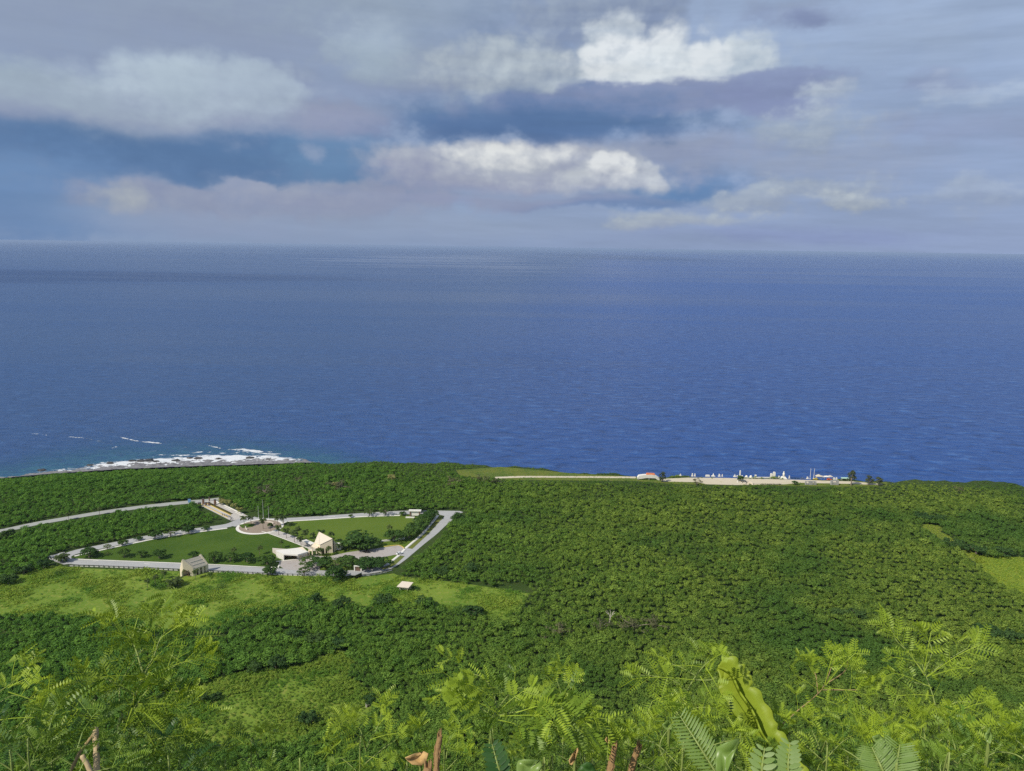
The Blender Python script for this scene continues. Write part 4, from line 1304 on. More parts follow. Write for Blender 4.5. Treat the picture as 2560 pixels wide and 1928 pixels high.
T('round', 676, 1438.5, 'round dark tree over the road fence below the white hall', 36, group='trees standing over the roadside fence')
T('open', 760, 1440, 'open tree with the road showing through it, over the roadside fence', 34, group='trees standing over the roadside fence')
T('round', 842, 1450, 'big dark leafy tree covering the roadside fence beside the grey shelter', 58, group='trees standing over the roadside fence', zs=0.95, top=9.0)
T('round', 900, 1370, 'huge dark spreading banyan between the north lawn and the car park', 92, zs=0.85, name='banyan_tree', top=10.5)
T('umbrella', 925, 1370, 'dark spreading tree merging with the banyan on its right', 60, top=7.0)
EA = 'trees along the east pavement of the north lawn'
for x, y, w, lb in ((985, 1352, 60, 'low dark tree reaching left from the end of the east row towards the banyan'), (1022, 1346, 44, 'dark tree at the lower end of the east row'), (1040, 1332, 62, 'broad dark tree second from the lower end of the east row'),
                    (1052, 1318, 56, 'tall dark tree in the middle of the east row'), (1066, 1306, 48, 'dark tree just below the upper end of the east row'), (1078, 1296, 42, 'dark tree at the upper end of the east row by the road bend')):
    T('umbrella', x, y, lb, w * .9, group=EA, zs=1.25, top=7.5)
T('round', 1048, 1280, 'rounded dark tree behind the white screen kiosk', 30)
T('umbrella', 877, 1294, 'lone little bush on the north kerb of the lawn', 11, zs=1.3)
T('open', 923.6, 1290.5, 'open tree on the north kerb, left of the two before the far road', 28, group='pair of trees on the north kerb')
T('open', 963, 1288.5, 'open tree on the north kerb, right of the two before the far road', 30, group='pair of trees on the north kerb')
T('umbrella', 1007, 1288.5, 'low bush beside the white bench of the screen kiosk', 18)
T('round', 1143, 1303, 'dark bush at the forest edge inside the bend below the road spur', 36, zs=0.8)
# trees of the forest that stand out
FO = 'dark trees that stand above the scrub'
for x, y, w, lb in ((2142, 1548, 62, 'dark green tree standing above the scrub right of centre, right of its pair'), (2100, 1545, 54, 'dark tree standing above the scrub right of centre, left of its pair'), (2470, 1592, 84, 'largest dark tree in the scrub near the right edge'), (2525, 1604, 76, 'dark tree beside the largest one, on the right edge'), (2460, 1650, 60, 'dark tree below the largest one near the right edge'),
                    (2380, 1368, 64, 'dark tree at the top of the grassy track on the right'), (2440, 1385, 74, 'dark tree at the corner where the small field begins'), (2510, 1388, 70, 'dark tree on the far side of the small field, towards the right edge'), (2310, 1302, 60, 'dark tree beside the upper end of the pale track'), (2350, 1305, 40, 'smaller tree beside the upper end of the pale track'),
                    (848, 1620, 70, 'dark tree at the edge above the open hollow'), (790, 1612, 60, 'tall tree left of the dark one above the open hollow'), (735, 1600, 54, 'broad tree in the band above the open hollow'), (640, 1680, 54, 'dark tree at the foot of the band, above the left of the hollow'), (690, 1672, 60, 'dark tree in the middle of the foot of the band above the hollow'),
                    (505, 1755, 46, 'dark round bush, left of the pair in the hollow'), (540, 1752, 42, 'dark round bush, right of the pair in the hollow'), (770, 1812, 64, 'dark bush at the lower edge of the hollow'), (925, 1760, 46, 'dark tree at the right rim of the hollow beside the pale block'),
                    (1180, 1432, 60, 'dark tree at the forest edge above the right end of the meadow'), (1100, 1440, 54, 'dark tree at the forest edge right of the cream hut'), (855, 1518, 60, 'dark tree at the lower edge of the meadow'), (790, 1508, 48, 'bushy tree at the lower edge of the meadow in the middle'), (960, 1512, 64, 'bushy tree at the lower meadow edge, below the cream hut'), (1060, 1518, 60, 'bushy tree at the lower meadow edge towards its right end'), (1180, 1540, 72, 'tree at the right corner of the lower meadow edge'),
                    (60, 1435, 50, 'dark tree at the left end of the meadow'), (20, 1460, 56, 'dark tree cut by the left edge beside the meadow'), (20, 1345, 48, 'dark tree on the left edge beside the coast road'), (110, 1420, 44, 'dark tree beside the apron of the road on the left')):
    T('scrubby', x, y, lb, w * .8, group=FO, top=6.6)
for x, y, w, lb in ((855, 1222, 60, 'grey brown tree rising from the far scrub behind the loop road'), (660, 1236, 62, 'grey brown tree left of the other one in the far scrub'), (1128, 1213, 50, 'dark grey tree in the far scrub near the sandy track'), (1205, 1208, 44, 'greyish tree at the left end of the sandy track'), (1240, 1212, 34, 'small greyish tree just right of the one at the sandy track end'),
                    (1400, 1592, 70, 'brownish half bare tree in the middle of the scrub'), (1585, 1574, 80, 'brownish half bare tree right of the bleached dead one'), (1500, 1578, 50, 'thin brown tree left of the bleached dead one'), (1640, 1572, 60, 'brown grey tree at the right of the half bare group'), (745, 1208, 26, 'small grey tree alone in the far left scrub'), (2402, 1233, 26, 'small grey tree alone in the far right scrub')):
    T('sparse', x, y, lb, w, group='greyish thin trees in the scrub', zs=0.8)
SH = 'shore trees beside the cliff top clearing'
T('shore', 1656, 1205, 'feathery shore tree beside the white and orange tent', 28, group=SH, top=9.5)
T('sparse', 1742, 1213, 'brownish leaning bush at the near edge of the sand', 30, group=SH, zs=0.7)
T('round', 1851, 1203, 'small dark round tree in the middle of the sand', 18, group=SH)
T('shore', 2127.5, 1214, 'tallest shore tree at the right end of the sand', 36, group=SH, top=14)
T('shore', 2172, 1213, 'wide grey shore bush, left one right of the tallest shore tree', 32, group=SH, zs=.8, top=9)
T('shore', 2196, 1213, 'wide grey shore bush at the far right end of the sand', 34, group=SH, zs=.7, top=7.5)
T('umbrella', 1987, 1212.5, 'small dark bush on the grass between two stone ruins', 16, group=SH, zs=1.2)

# bleached dead tree
dp = P(1523, 1562)
dt = thing('dead_tree', 'bleached dead tree with bare white branches in the scrub', 'dead tree', dp)
MB().tube([(0, 0, 0), (0.2, 0, 2.5), (0.5, 0, 4.5)], [0.3, 0.24, 0.2], 7).build('trunk', M['pale_bark'], dt)
for br in ([(0.5, 0, 4.4), (1.6, 0, 6.0), (2.9, 0.3, 6.6)], [(0.45, 0, 4.2), (-0.4, 0.2, 6.4), (-1.6, 0, 8.4)], [(0.5, 0, 4.5), (0.6, -0.3, 6.6), (0.1, 0, 8.9)], [(-0.2, 0.1, 5.9), (-1.4, 0, 6.8), (-2.4, 0, 8.0)], [(1.5, 0, 5.9), (1.7, 0, 7.2), (2.6, 0, 8.0)]):
    MB().tube(br, [0.2, 0.15, 0.07], 6).build('branch', M['pale_bark'], dt)

# palms
def palms(spots, group, names, kind='palm', hm=6.5):
    for (x, y), lb in zip(spots, names):
        T(kind, x, y, lb, hm=1.02 * hm * float(rng.uniform(0.88, 1.15)), group=group, cat='palm')
G_ = 'palms along the paved walk and the plaza'
# feet of the palms (crown centre shifted down by the trunk)
palms([(584 + 27, 1318), (628, 1313), (658, 1323), (677, 1330), (695, 1315), (710, 1317)], G_,
      ['shorter palm on the grass at the left of the plaza', 'palm second from the left on the plaza', 'tall palm in the middle of the brown plaza', 'palm where the plaza meets the walk', 'small palm at the back right of the plaza', 'palm at the right tip of the plaza kerb'], hm=6.8)
palms([(697, 1338), (716, 1346), (736, 1357), (753, 1369)], G_,
      ['first palm of the left walk row, nearest the plaza', 'second palm of the left walk row', 'third palm of the left walk row', 'last palm of the left walk row, near the covered walk'], hm=6.8)
palms([(725, 1329), (744, 1340), (765, 1349), (784, 1354), (803, 1353), (829, 1356)], G_,
      ['first palm of the right walk row, nearest the plaza', 'second palm of the right walk row', 'third palm of the right walk row', 'palm on the lawn just left of the tall chapel roof', 'palm half hidden behind the peak of the tall chapel', 'palm behind the right slope of the tall chapel'], hm=6.5)
palms([(804, 1391), (821, 1389), (848, 1381), (796, 1390)], G_,
      ['palm with brown fronds, left of the pair against the cream chapel wall', 'palm with brown fronds, right of the pair against the cream chapel wall', 'palm beside the right corner of the tall chapel', 'short palm at the chapel porch'], hm=5.6)
palms([(703, 1371), (649, 1387), (586, 1392), (974, 1335)], 'lone palms on the lawns',
      ['lone slim palm on the lawn above the white hall', 'smallest lone palm left of the white hall', 'lone palm standing above the lower lawn row', 'lone palm on the north lawn left of the east row'], hm=5.2)
palms([(411, 1447), (388, 1461), (369, 1470), (489, 1446)], 'palms in the meadow by the gabled chapel',
      ['palm in the meadow nearest the roadside fence', 'palm in the middle of the slanting three in the meadow', 'lowest palm of the slanting three in the meadow', 'palm in front of the side wall of the gabled chapel'], hm=5.0)
palms([(428, 1470), (446, 1464), (160, 1406), (149, 1404)], 'low bushy palms',
      ['large bushy low palm in the meadow below the gabled chapel', 'bushy low palm right beside the large one in the meadow', 'bushy palm clump at the left bend of the ring road', 'bushy palm at the back of the left bend clump'], kind='palmlow', hm=3.6)
palms([(172, 1300), (249, 1288)], 'palms along the coast road',
      ['palm on the coast road, left of the two', 'palm on the coast road, right of the two'], hm=5.5)
palms([(553, 1262), (570, 1267), (587, 1273), (601, 1283)], 'pale palms beside the entrance road',
      ['pale palm beside the entrance road nearest the gate', 'second pale palm beside the entrance road', 'third pale palm beside the entrance road', 'pale yellowish palm at the lower end of the entrance road'], kind='palmpale', hm=3.8)
palms([(840, 1220), (981, 1206)], 'pale palms in the far scrub', ['pale palm crown in front of the grey brown tree in the far scrub', 'pale palm crown alone in the far scrub, left of centre'], kind='palmpale', hm=4.5)
for lst in PROTO.values():
    for o in lst:
        if 'proto_h' in o: del o['proto_h']
        if o.name not in used:
            for c in list(o.children): bpy.data.objects.remove(c)
            bpy.data.objects.remove(o)
T('umbrella', 554, 1464, 'dark bush in the meadow right of the gabled chapel', 38, zs=1.3) if False else None


def bush(px, py, w, hh, label, seed, m='dark_leaf', group=None):
    r = np.random.default_rng(seed)
    p = P(px, py); s = w * mpp(p)
    bl = [(r.normal(0, s * 0.22), r.normal(0, s * 0.22), hh * r.uniform(0.25, 0.7), s * r.uniform(0.16, 0.28), hh * 0.28) for _ in range(11)]
    v, f = crown_arrays(r, bl, 30, 0.5, low_cut=-0.6)
    o = add('bush', raw_mesh('bush', v, f, [M[m]])); o.location = p
    tag(o, label, 'bush', group)


BU = 'dark bushes in the meadow'
bush(554, 1470, 34, 3.4, 'dark bush in the meadow right of the gabled chapel', 1, group=BU)
bush(146, 1436, 40, 2.6, 'dark spreading bush in the meadow below the left road bend', 2, group=BU)
bush(525, 1440, 22, 2.2, 'bush tucked between the gabled chapel and the roadside fence', 3, group=BU)
bush(1040, 1472, 26, 1.8, 'small bush against the right side of the cream hut', 4, group=BU)
bush(694, 1458, 40, 1.8, 'low dark weeds in the meadow below the round fence tree', 5, group=BU)
bush(400, 1472, 34, 2.0, 'low bush between the slanting palms in the meadow', 6, group=BU)

# ------------------------------------------------------------------ buildings
def frame_of(pa, pb):
    """origin and turn so that local +x runs from ground pixel a to b"""
    a, b = P(*pa), P(*pb)
    return a, math.atan2(b[1] - a[1], b[0] - a[0]), float(np.linalg.norm(b - a))


# gabled chapel by the road: local x across the gable, y along the ridge away from us
a = P(451, 1441)
ch = thing('gabled_chapel', 'small cream chapel with tall gables and open arched front beside the ring road', 'chapel', a, R(4))
GW, GL, EH, RH = 7.8, 6.4, 4.5, 10.6
# pushed so the ridge runs right and away, as a skewed plan
SK = 1.08                       # metres right per metre of depth
def gp(x, y, z): return (x + SK * y, y, z)
def gf(x, y, z): return gp(x, y - 1.5 * (1 - abs(x - GW / 2) / (GW / 2)), z)      # the front is folded outward along its middle
def gable_wall(y0, y1, rise):
    m_ = MB()
    out = [(0, 0), (GW, 0), (GW, EH + rise), (GW / 2, RH + rise), (0, EH + rise)]
    return m_, out
# front wall with a house-shaped opening, built as pieces round it
fw = MB()
o_l, o_r, o_s, o_t = 2.1, 6.6, 2.9, 5.4
ring_pts = [((0, 0), (o_l, 0), (o_l, o_s), (0, EH + .6)), ((0, EH + .6), (o_l, o_s), (GW / 2 + .2, o_t), (GW / 2, RH + .95)), ((GW / 2, RH + .95), (GW / 2 + .2, o_t), (o_r, o_s), (GW, EH + .6)), ((GW, EH + .6), (o_r, o_s), (o_r, 0), (GW, 0))]
for q in ring_pts:
    fw.prism([gf(x, -0.02, z) for x, z in q], [gf(x, 0.55, z) for x, z in q])
fw.build('front_wall', M['cream'], ch)
bw = MB(); q = [(0, 0), (GW, 0), (GW, EH + .6), (GW / 2, RH + .95), (0, EH + .6)]
bw.prism([gp(x, GL - 0.5, z) for x, z in q], [gp(x, GL, z) for x, z in q]); bw.build('rear_wall', M['cream'], ch)
sw_ = MB()
for y0, y1 in ((0.56, 1.4), (2.3, 2.9), (3.9, 4.5), (5.4, GL - 0.52)):
    sw_.prism([gp(GW - .35, y0, 0), gp(GW, y0, 0), gp(GW, y1, 0), gp(GW - .35, y1, 0)], [gp(GW - .35, y0, EH - .4), gp(GW, y0, EH - .4), gp(GW, y1, EH - .4), gp(GW - .35, y1, EH - .4)])
sw_.prism([gp(GW - .33, .56, EH - .39), gp(GW - .02, .56, EH - .39), gp(GW - .02, GL - .52, EH - .39), gp(GW - .33, GL - .52, EH - .39)], [gp(GW - .33, .56, EH), gp(GW - .02, .56, EH), gp(GW - .02, GL - .52, EH), gp(GW - .33, GL - .52, EH)])
sw_.prism([gp(0, .56, 0), gp(.35, .56, 0), gp(.35, GL - .52, 0), gp(0, GL - .52, 0)], [gp(0, .56, EH), gp(.35, .56, EH), gp(.35, GL - .52, EH), gp(0, GL - .52, EH)])
sw_.build('side_wall', M['cream'], ch)
for s in (0, 1):
    x0 = GW if s else 0
    rf = MB()
    e0, e1, t0, t1 = (x0, EH - .02), (x0, EH + .22), (GW / 2, RH - .2), (GW / 2, RH + .04)
    ring_ = [e0, t0, t1, e1]
    rf.prism([gf(x, 0.57, z) for x, z in ring_], [gp(x, GL - 0.53, z) for x, z in ring_])
    ro = rf.build('roof', M['creamroof'], ch)
    if s:
        for zq in (0.34, 0.66):          # two raised seams along the slope
            xx = GW + (GW / 2 - GW) * zq; zz = EH + .22 + (RH + .04 - EH - .22) * zq
            MB().prism([gp(xx - .2, 0.6, zz + .12), gp(xx + .2, 0.6, zz - .22), gp(xx + .25, 0.6, zz - .02), gp(xx - .15, 0.6, zz + .32)], [gp(xx - .2, GL - .56, zz + .12), gp(xx + .2, GL - .56, zz - .22), gp(xx + .25, GL - .56, zz - .02), gp(xx - .15, GL - .56, zz + .32)]).build('roof_seam', M['greywall'], ro)
MB().prism([gp(.36, .6, .02), gp(GW - .36, .6, .02), gp(GW - .36, GL - .55, .02), gp(.36, GL - .55, .02)], [gp(.36, .6, .1), gp(GW - .36, .6, .1), gp(GW - .36, GL - .55, .1), gp(.36, GL - .55, .1)]).build('floor', M['brick'], ch)
MB().box(2.6, 3.4, 0.1, 4.2, 4.4, 1.6).build('altar', M['cream'], ch)
mu = MB(); mu.box(3.2, -.9, 2.0, 3.45, -.75, 4.2); mu.box(4.9, -.9, .1, 5.15, -.75, 4.3); mu.box(2.5, -.7, 2.3, 6.3, -.57, 2.5)
mu.build('window_frame', M['brick'], ch)

# tall chapel with a steep sail-like roof
def tall_chapel():
    o0 = P(803, 1383)
    c = thing('tall_chapel', 'tall cream chapel with a steep sail shaped roof at the end of the palm walk', 'chapel', o0)
    def rel(px, py): return (P(px, py) - o0)[:2]
    Nn = rel(832, 1382.5); L = rel(801, 1384.5); BL = rel(787, 1373); BR = rel(826, 1366); Rr = rel(842, 1376)
    def v(q, z): return (q[0], q[1], z)
    A = rel(799.4, 1375); Az = 12.3
    Bz, Lz, BLz, Rz_, BRz = 9.6, 6.0, 4.2, 5.0, 6.0
    wl = MB()
    wl.poly([v(L, 0), v(Nn, 0), v(Nn, Bz), v(L, Lz)])
    wl.poly([v(Nn, 0), v(Rr, 0), v(Rr, Rz_), v(Nn, Bz)])
    wl.poly([v(Rr, 0), v(BR, 0), v(BR, BRz), v(Rr, Rz_)])
    wl.poly([v(BR, 0), v(BL, 0), v(BL, BLz), v(A, Az), v(BR, BRz)])
    wl.poly([v(BL, 0), v(L, 0), v(L, Lz), v(BL, BLz)])
    wl.build('wall', M['cream'], c)
    rf = MB()
    e = 0.12
    rf.poly([v(BL, BLz + e), v(L, Lz + e), v(A, Az + e)])
    rf.poly([v(L, Lz + e), v(Nn, Bz + e), v(A, Az + e)])
    rf.poly([v(Nn, Bz + e), v(Rr, Rz_ + e), v(BR, BRz + e), v(A, Az + e)])
    ro = rf.build('roof', M['creamroof'], c)
    sol = ro.modifiers.new('thickness', 'SOLIDIFY'); sol.thickness = 0.3; sol.offset = -1
    rim = MB().tube([v(BL, BLz + .2), v(A, Az + .25), v(Nn, Bz + .2)], 0.22, 5); rim.build('roof_edge', M['cream'], c)
    # slit window down the prow
    d = np.array(Rr) - np.array(Nn); d = d / np.linalg.norm(d)
    nrm = np.array([d[1], -d[0]])
    p0 = np.array(Nn) + d * 0.25 + nrm * 0.02; p1 = np.array(Nn) + d * 1.15 + nrm * 0.02
    MB().prism([(*p0, .4), (*p1, .4), (*(p1 + nrm * .06), .4), (*(p0 + nrm * .06), .4)], [(*p0, 9.0), (*p1, 8.4), (*(p1 + nrm * .06), 8.4), (*(p0 + nrm * .06), 9.0)]).build('slit_window', M['dark'], c)
    d = np.array(Nn) - np.array(L); ln = np.linalg.norm(d); d = d / ln; nrm = np.array([d[1], -d[0]])
    for t0, t1, zt in ((.12, .3, 3.0), (.42, .55, 3.4)):
        p0 = np.array(L) + d * ln * t0 + nrm * .02; p1 = np.array(L) + d * ln * t1 + nrm * .02
        MB().prism([(*p0, .1), (*p1, .1), (*(p1 + nrm * .06), .1), (*(p0 + nrm * .06), .1)], [(*p0, zt), (*p1, zt), (*(p1 + nrm * .06), zt), (*(p0 + nrm * .06), zt)]).build('window', M['dark'], c)
    # porch on the left: flat roof on square posts
    q0 = rel(779, 1380); q1 = rel(793, 1386.5); q2 = rel(800, 1378); q3 = rel(787, 1372)
    MB().slab([q0, q1, q2, q3], 3.6, 4.3).build('porch_roof', M['cream'], c)
    for q in (q0, q1, q2):
        x, y = q; x += (0.5 if q is q0 else -0.5); y += 0.5
        MB().box(x - .3, y - .3, 0, x + .3, y + .3, 3.6).build('porch_post', M['cream'], c)
    # low white annex to the right
    s0 = rel(838, 1371); s1 = rel(848, 1376)
    MB().box(s0[0], s0[1] - 3, 0, s1[0] + 1.2, s0[1] + 2.0, 3.2).build('annex', M['white'], c)
    # covered walk from the palms
    k0, k1, k2, k3 = rel(753, 1360), rel(768, 1370), rel(790, 1366), rel(770, 1355)
    return c


tall_chapel()
cwp = P(770, 1364)
cw = thing('covered_walk', 'flat pale roof over the end of the palm walk before the tall chapel', 'shelter', cwp)
cr_ = [(P(x, y) - cwp)[:2] for x, y in ((754, 1362), (778, 1371.5), (788, 1368), (766, 1358.5))]
MB().slab(cr_, 2.6, 2.9).build('roof', M['white'], cw)
for q in cr_:
    MB().box(q[0] * .9 - .12, q[1] * .9 - .12, 0, q[0] * .9 + .12, q[1] * .9 + .12, 2.6).build('post', M['greywall'], cw)

# white flat hall
def white_hall():
    o0 = P(747, 1397.5)
    c = thing('flat_hall', 'low white flat roofed hall with a recessed porch and hedge beside the lawn', 'building', o0)
    def rel(px, py): return np.array((P(px, py) - o0)[:2])
    F1 = np.array([0.0, 0.0]); F2 = rel(769, 1392.5)              # right wing front
    depth = rel(769, 1392.5)
    d = F2 / np.linalg.norm(F2)
    nb = np.array([-d[1], d[0]])                                  # away from us
    Lft = rel(709, 1394); dl = Lft / np.linalg.norm(Lft)
    W1 = np.linalg.norm(F2); Dp = 9.5
    A1 = F1; A2 = F1 + d * W1; A3 = A2 + nb * Dp; A4 = F1 + nb * Dp
    MB().slab([A1, A2, A3, A4], 0, 3.7).build('wing_wall', M['cream'], c)
    # left wing: recessed behind a deep roof slab
    B1 = F1 + dl * 13.5 + nb * 1.3; B2 = F1 + nb * 1.3; B3 = F1 + nb * (Dp - .1); B4 = F1 + dl * 15.5 + nb * (Dp - 1)
    MB().slab([B1, B2, B3, B4], 0, 3.1).build('wall', M['greywall'], c)
    R1 = F1 + dl * 14.0 - nb * .2; R2 = F1 - nb * .25 - dl * .0; R6 = F1 + dl * 20.5 + nb * 6.5
    top = [(PZ(x, y, 4.7) - o0)[:2] for x, y in ((709, 1384.5), (744.5, 1386.5), (771, 1379), (745, 1369.5), (689, 1376))]
    MB().slab(top, 3.72, 4.7).build('roof', M['white'], c)
    E1 = F1 + dl * 13.8; 
    e0, e1 = np.array(top[0]), np.array(top[4]); e0 = e0 + (e1 - e0) * .03; ed = (e1 - e0) / np.linalg.norm(e1 - e0); en = np.array([ed[1], -ed[0]])
    if np.dot(en, F1 - e0) < 0: en = -en
    MB().slab([e0 + en * .1, e0 + en * .6, e1 + en * .6 - ed * .3, e1 + en * .1 - ed * .3], 0, 3.71).build('end_wall', M['white'], c)
    p = F1 + dl * .05
    MB().slab([F1, F1 + dl * 1.1, F1 + dl * 1.1 + nb * .9, F1 + nb * .9], 0, 3.71).build('pillar', M['white'], c)
    p0 = F1 + dl * 1.6 + nb * 1.28; p1 = F1 + dl * 4.2 + nb * 1.28
    MB().slab([p0, p1, p1 - nb * .08, p0 - nb * .08], 0, 2.5).build('door', M['door'], c)
    for t in (0.36, 0.56):
        w0 = F1 + d * W1 * t - nb * .02; w1 = F1 + d * W1 * (t + .13) - nb * .02
        wv = MB().slab([w0, w1, w1 - nb * .06, w0 - nb * .06], .9, 2.6).build('window', M['steel'], c)
    w0 = A2 + nb * 2 + d * .02; w1 = A2 + nb * 3.6 + d * .02
    MB().slab([w0, w1, w1 + d * .06, w0 + d * .06], 0, 2.3).build('side_door', M['dark'], c)
    g0 = P(770, 1379)
    return o0, F1, dl, nb


ho, hf, hdl, hnb = white_hall()
r = np.random.default_rng(5)
bl = [(*(hf + hdl * t - hnb * (0.9 + .3 * math.sin(t))), .7, .8, .75) for t in np.linspace(2.5, 15, 18)]
v, f = crown_arrays(r, bl, 40, .32, low_cut=-.7)
o = add('hedge', raw_mesh('hedge', v, f, [M['hedge']])); o.location = ho
tag(o, 'clipped olive hedge in front of the white hall', 'hedge')
# gate wall right of the hall
gq = P(772, 1390)
gt = thing('hall_archway', 'cream freestanding archway joining the white hall to the tall chapel', 'archway', gq, R(-20))
MB().box(-.3, 0, 0, .5, .6, 3.6).build('pillar', M['cream'], gt); MB().box(2.4, 0, 0, 3.0, .6, 3.6).build('pillar', M['cream'], gt)
MB().box(-.3, -.03, 3.6, 3.0, .63, 4.3).build('lintel', M['cream'], gt)

# cream hut in the meadow
hq = P(997, 1478)
hut = thing('picnic_hut', 'small cream open hut with a sloping roof alone in the meadow', 'hut', hq, R(-8))
MB().prism([(-.9, -1.0, 3.0), (6.2, -1.0, 2.8), (7.6, 4.6, 3.7), (.7, 4.6, 3.9)], [(-.9, -1.0, 3.3), (6.2, -1.0, 3.1), (7.6, 4.6, 4.0), (.7, 4.6, 4.2)]).build('roof', M['creamroof'], hut)
MB().box(.1, .1, 0, 1.0, .7, 2.95).build('pillar', M['cream'], hut)
MB().box(5.0, .1, 0, 5.5, .6, 2.75).build('pillar', M['cream'], hut)
MB().box(1.02, .9, 0.7, 5.0, 1.1, 1.7).build('counter_wall', M['cream'], hut)
MB().box(.6, 3.7, 0, 6.4, 4.0, 3.5).build('rear_wall', M['cream'], hut)
# white gateway frame near the bend
gq = P(885, 1428)
gw = thing('gateway', 'small white portal with a dark opening under the trees at the road bend', 'gateway', gq, R(-2))
MB().box(0, 0, 0, .7, .7, 3.0).build('pillar', M['white'], gw); MB().box(4.1, 0, 0, 4.8, .7, 3.0).build('pillar', M['white'], gw)
MB().box(-.1, -.03, 3.0, 4.9, .73, 3.5).build('lintel', M['white'], gw)
MB().box(.71, .3, 0, 4.09, .5, 2.6).build('panel', M['brick'], gw)
# grey bus shelter
sq = P(868, 1447)
st_ = thing('bus_shelter', 'grey flat roofed roadside shelter beside the big fence tree', 'shelter', sq)
MB().prism([(0, 0, 2.3), (5.2, -.5, 2.3), (8.4, 3.6, 2.3), (2.6, 4.2, 2.3)], [(0, 0, 2.7), (5.2, -.5, 2.7), (8.4, 3.6, 2.7), (2.6, 4.2, 2.7)]).build('roof', M['stone'], st_)
MB().prism([(5.0, -.4, 0), (5.15, -.45, 0), (8.2, 3.5, 0), (8.05, 3.6, 0)], [(5.0, -.4, 2.3), (5.15, -.45, 2.3), (8.2, 3.5, 2.3), (8.05, 3.6, 2.3)]).build('side_wall', M['dark'], st_)  # near black: the shade on this side is put into the colour
for x, y in ((.4, .3), (2.8, 3.8)): MB().box(x, y, 0, x + .25, y + .25, 2.3).build('post', M['stone'], st_)
# screen kiosk at the north corner
kq = P(1024, 1293)
kk = thing('screen_kiosk', 'white framed kiosk with a pale screen at the far corner of the north lawn', 'kiosk', kq)
MB().box(-.6, -.5, 4.6, 8.6, 2.2, 5.3).build('roof', M['white'], kk)
for x in (0, 6.9): MB().box(x, 0, 0, x + 1.0, 1.4, 4.6).build('pillar', M['brick'], kk)
MB().box(1.0, .5, 1.0, 6.9, .9, 4.4).build('screen', M['white'], kk)
bq = P(1014, 1295.5)
MBq = MB().box(0, 0, 0, 6.6, 1.4, .7)
o = MBq.build('bench', M['white'], None, bevel=.05); o.location = bq; tag(o, 'long white bench at the foot of the screen kiosk', 'bench')
# winding white steps beside it
wq = P(1036, 1302)
o = MB().slab([(0, 0), (3.0, -.4), (5.4, 4.4), (9.5, 14), (7.2, 14.6), (3.4, 6.4)], .06, .45).build('garden_wall', M['kerb']); o.location = wq
tag(o, 'winding low white wall beside the screen kiosk', 'wall')
# memorial walls beside the banyan
for (x0, y0, x1, y1, lb) in ((952, 1355, 976, 1352.5, 'low white memorial wall just right of the banyan'), (982, 1352.5, 1012, 1347.5, 'low white memorial wall between the first one and the east trees')):
    p0, p1 = P(x0, y0), P(x1, y1)
    o = MB().box(0, -.4, 0, float(np.linalg.norm(p1 - p0)), .4, 1.1).build('memorial_wall', M['white']); o.location = p0
    o.rotation_euler = (0, 0, math.atan2(p1[1] - p0[1], p1[0] - p0[0])); tag(o, lb, 'wall', 'low white memorial walls')

# ------------------------------------------------------------------ roadside fences, gate, poles, cars
def fence(name, px, label, spacing=3.1, hgt=1.25, wall=True):
    path = pxpath(px, 0.5)
    s = np.concatenate([[0], np.cumsum(np.linalg.norm(np.diff(path, axis=0), axis=1))])
    def at(d): return np.array([np.interp(d, s, path[:, 0]), np.interp(d, s, path[:, 1])])
    o0 = at(0)
    c = thing(name, label, 'fence', (o0[0], o0[1], 0))
    n_ = max(2, int(s[-1] / spacing)); n_ = min(n_, 98)
    ds = np.linspace(0, s[-1], n_ + 1)
    pm = MB().box(-.14, -.14, 0, .14, .14, hgt + .12).mesh('post', M['post'])
    for d_ in ds:
        q = at(d_) - o0
        p = add('post', pm, c); p.location = (q[0], q[1], 0)
    step = np.linspace(0, s[-1], max(8, n_))
    pts = [(*(at(d_) - o0), hgt) for d_ in step]
    MB().tube(pts, .09, 5).build('rail', M['post'], c)
    MB().tube([(x, y, z * .62) for x, y, z in pts], .05, 4).build('rail', M['post'], c)
    if wall:
        wv = MB()
        a_ = np.array([p[:2] for p in pts]); t_ = np.gradient(a_, axis=0); t_ /= np.linalg.norm(t_, axis=1, keepdims=True)
        nr = np.stack([-t_[:, 1], t_[:, 0]], -1)
        for i in range(len(a_) - 1):
            w = .16; off = .35
            q = [a_[i] + nr[i] * (off - w), a_[i] + nr[i] * (off + w), a_[i + 1] + nr[i + 1] * (off + w), a_[i + 1] + nr[i + 1] * (off - w)]
            wv.slab(q, 0, .55)
        wv.build('base_wall', M['kerb'], c)
    return c


fence('roadside_fence', [(172, 1416), (240, 1418), (320, 1421), (445, 1427)], 'long roadside fence of grey posts on a pale base left of the gabled chapel')
fence('roadside_fence', [(520, 1430.5), (600, 1433.5), (660, 1436.5), (760, 1440.5), (820, 1442)], 'roadside fence between the gabled chapel and the big fence tree')
fence('roadside_fence', [(898, 1441), (930, 1438.5), (960, 1433), (981, 1427)], 'curved roadside fence round the bend right of the grey shelter')
fence('corner_fence', [(121, 1397), (138, 1400), (152, 1404)], 'short pale fence at the left end of the ring road', 2.2)
fence('corner_fence', [(556, 1289), (566, 1292), (577, 1296), (577, 1303), (568, 1308)], 'dark fence round the forest corner at the road junction', 2.5, 1.5, False)
# pale verge beside upper loop road: low hedge strip
vh = pxpath([(175, 1376), (250, 1361), (340, 1342), (420, 1327.5), (492, 1315), (556, 1309)], 1.6)
r = np.random.default_rng(9)
C_ = []
for q in vh: C_.append((q[0], q[1], .5, .9, .7))
v, f = crown_arrays(r, C_, 22, .42, low_cut=-.6)
tag(add('roadside_hedge', raw_mesh('roadside_hedge', v, f, [M['darkhedge']])), 'long dark hedge along the far side of the upper loop road', 'hedge')
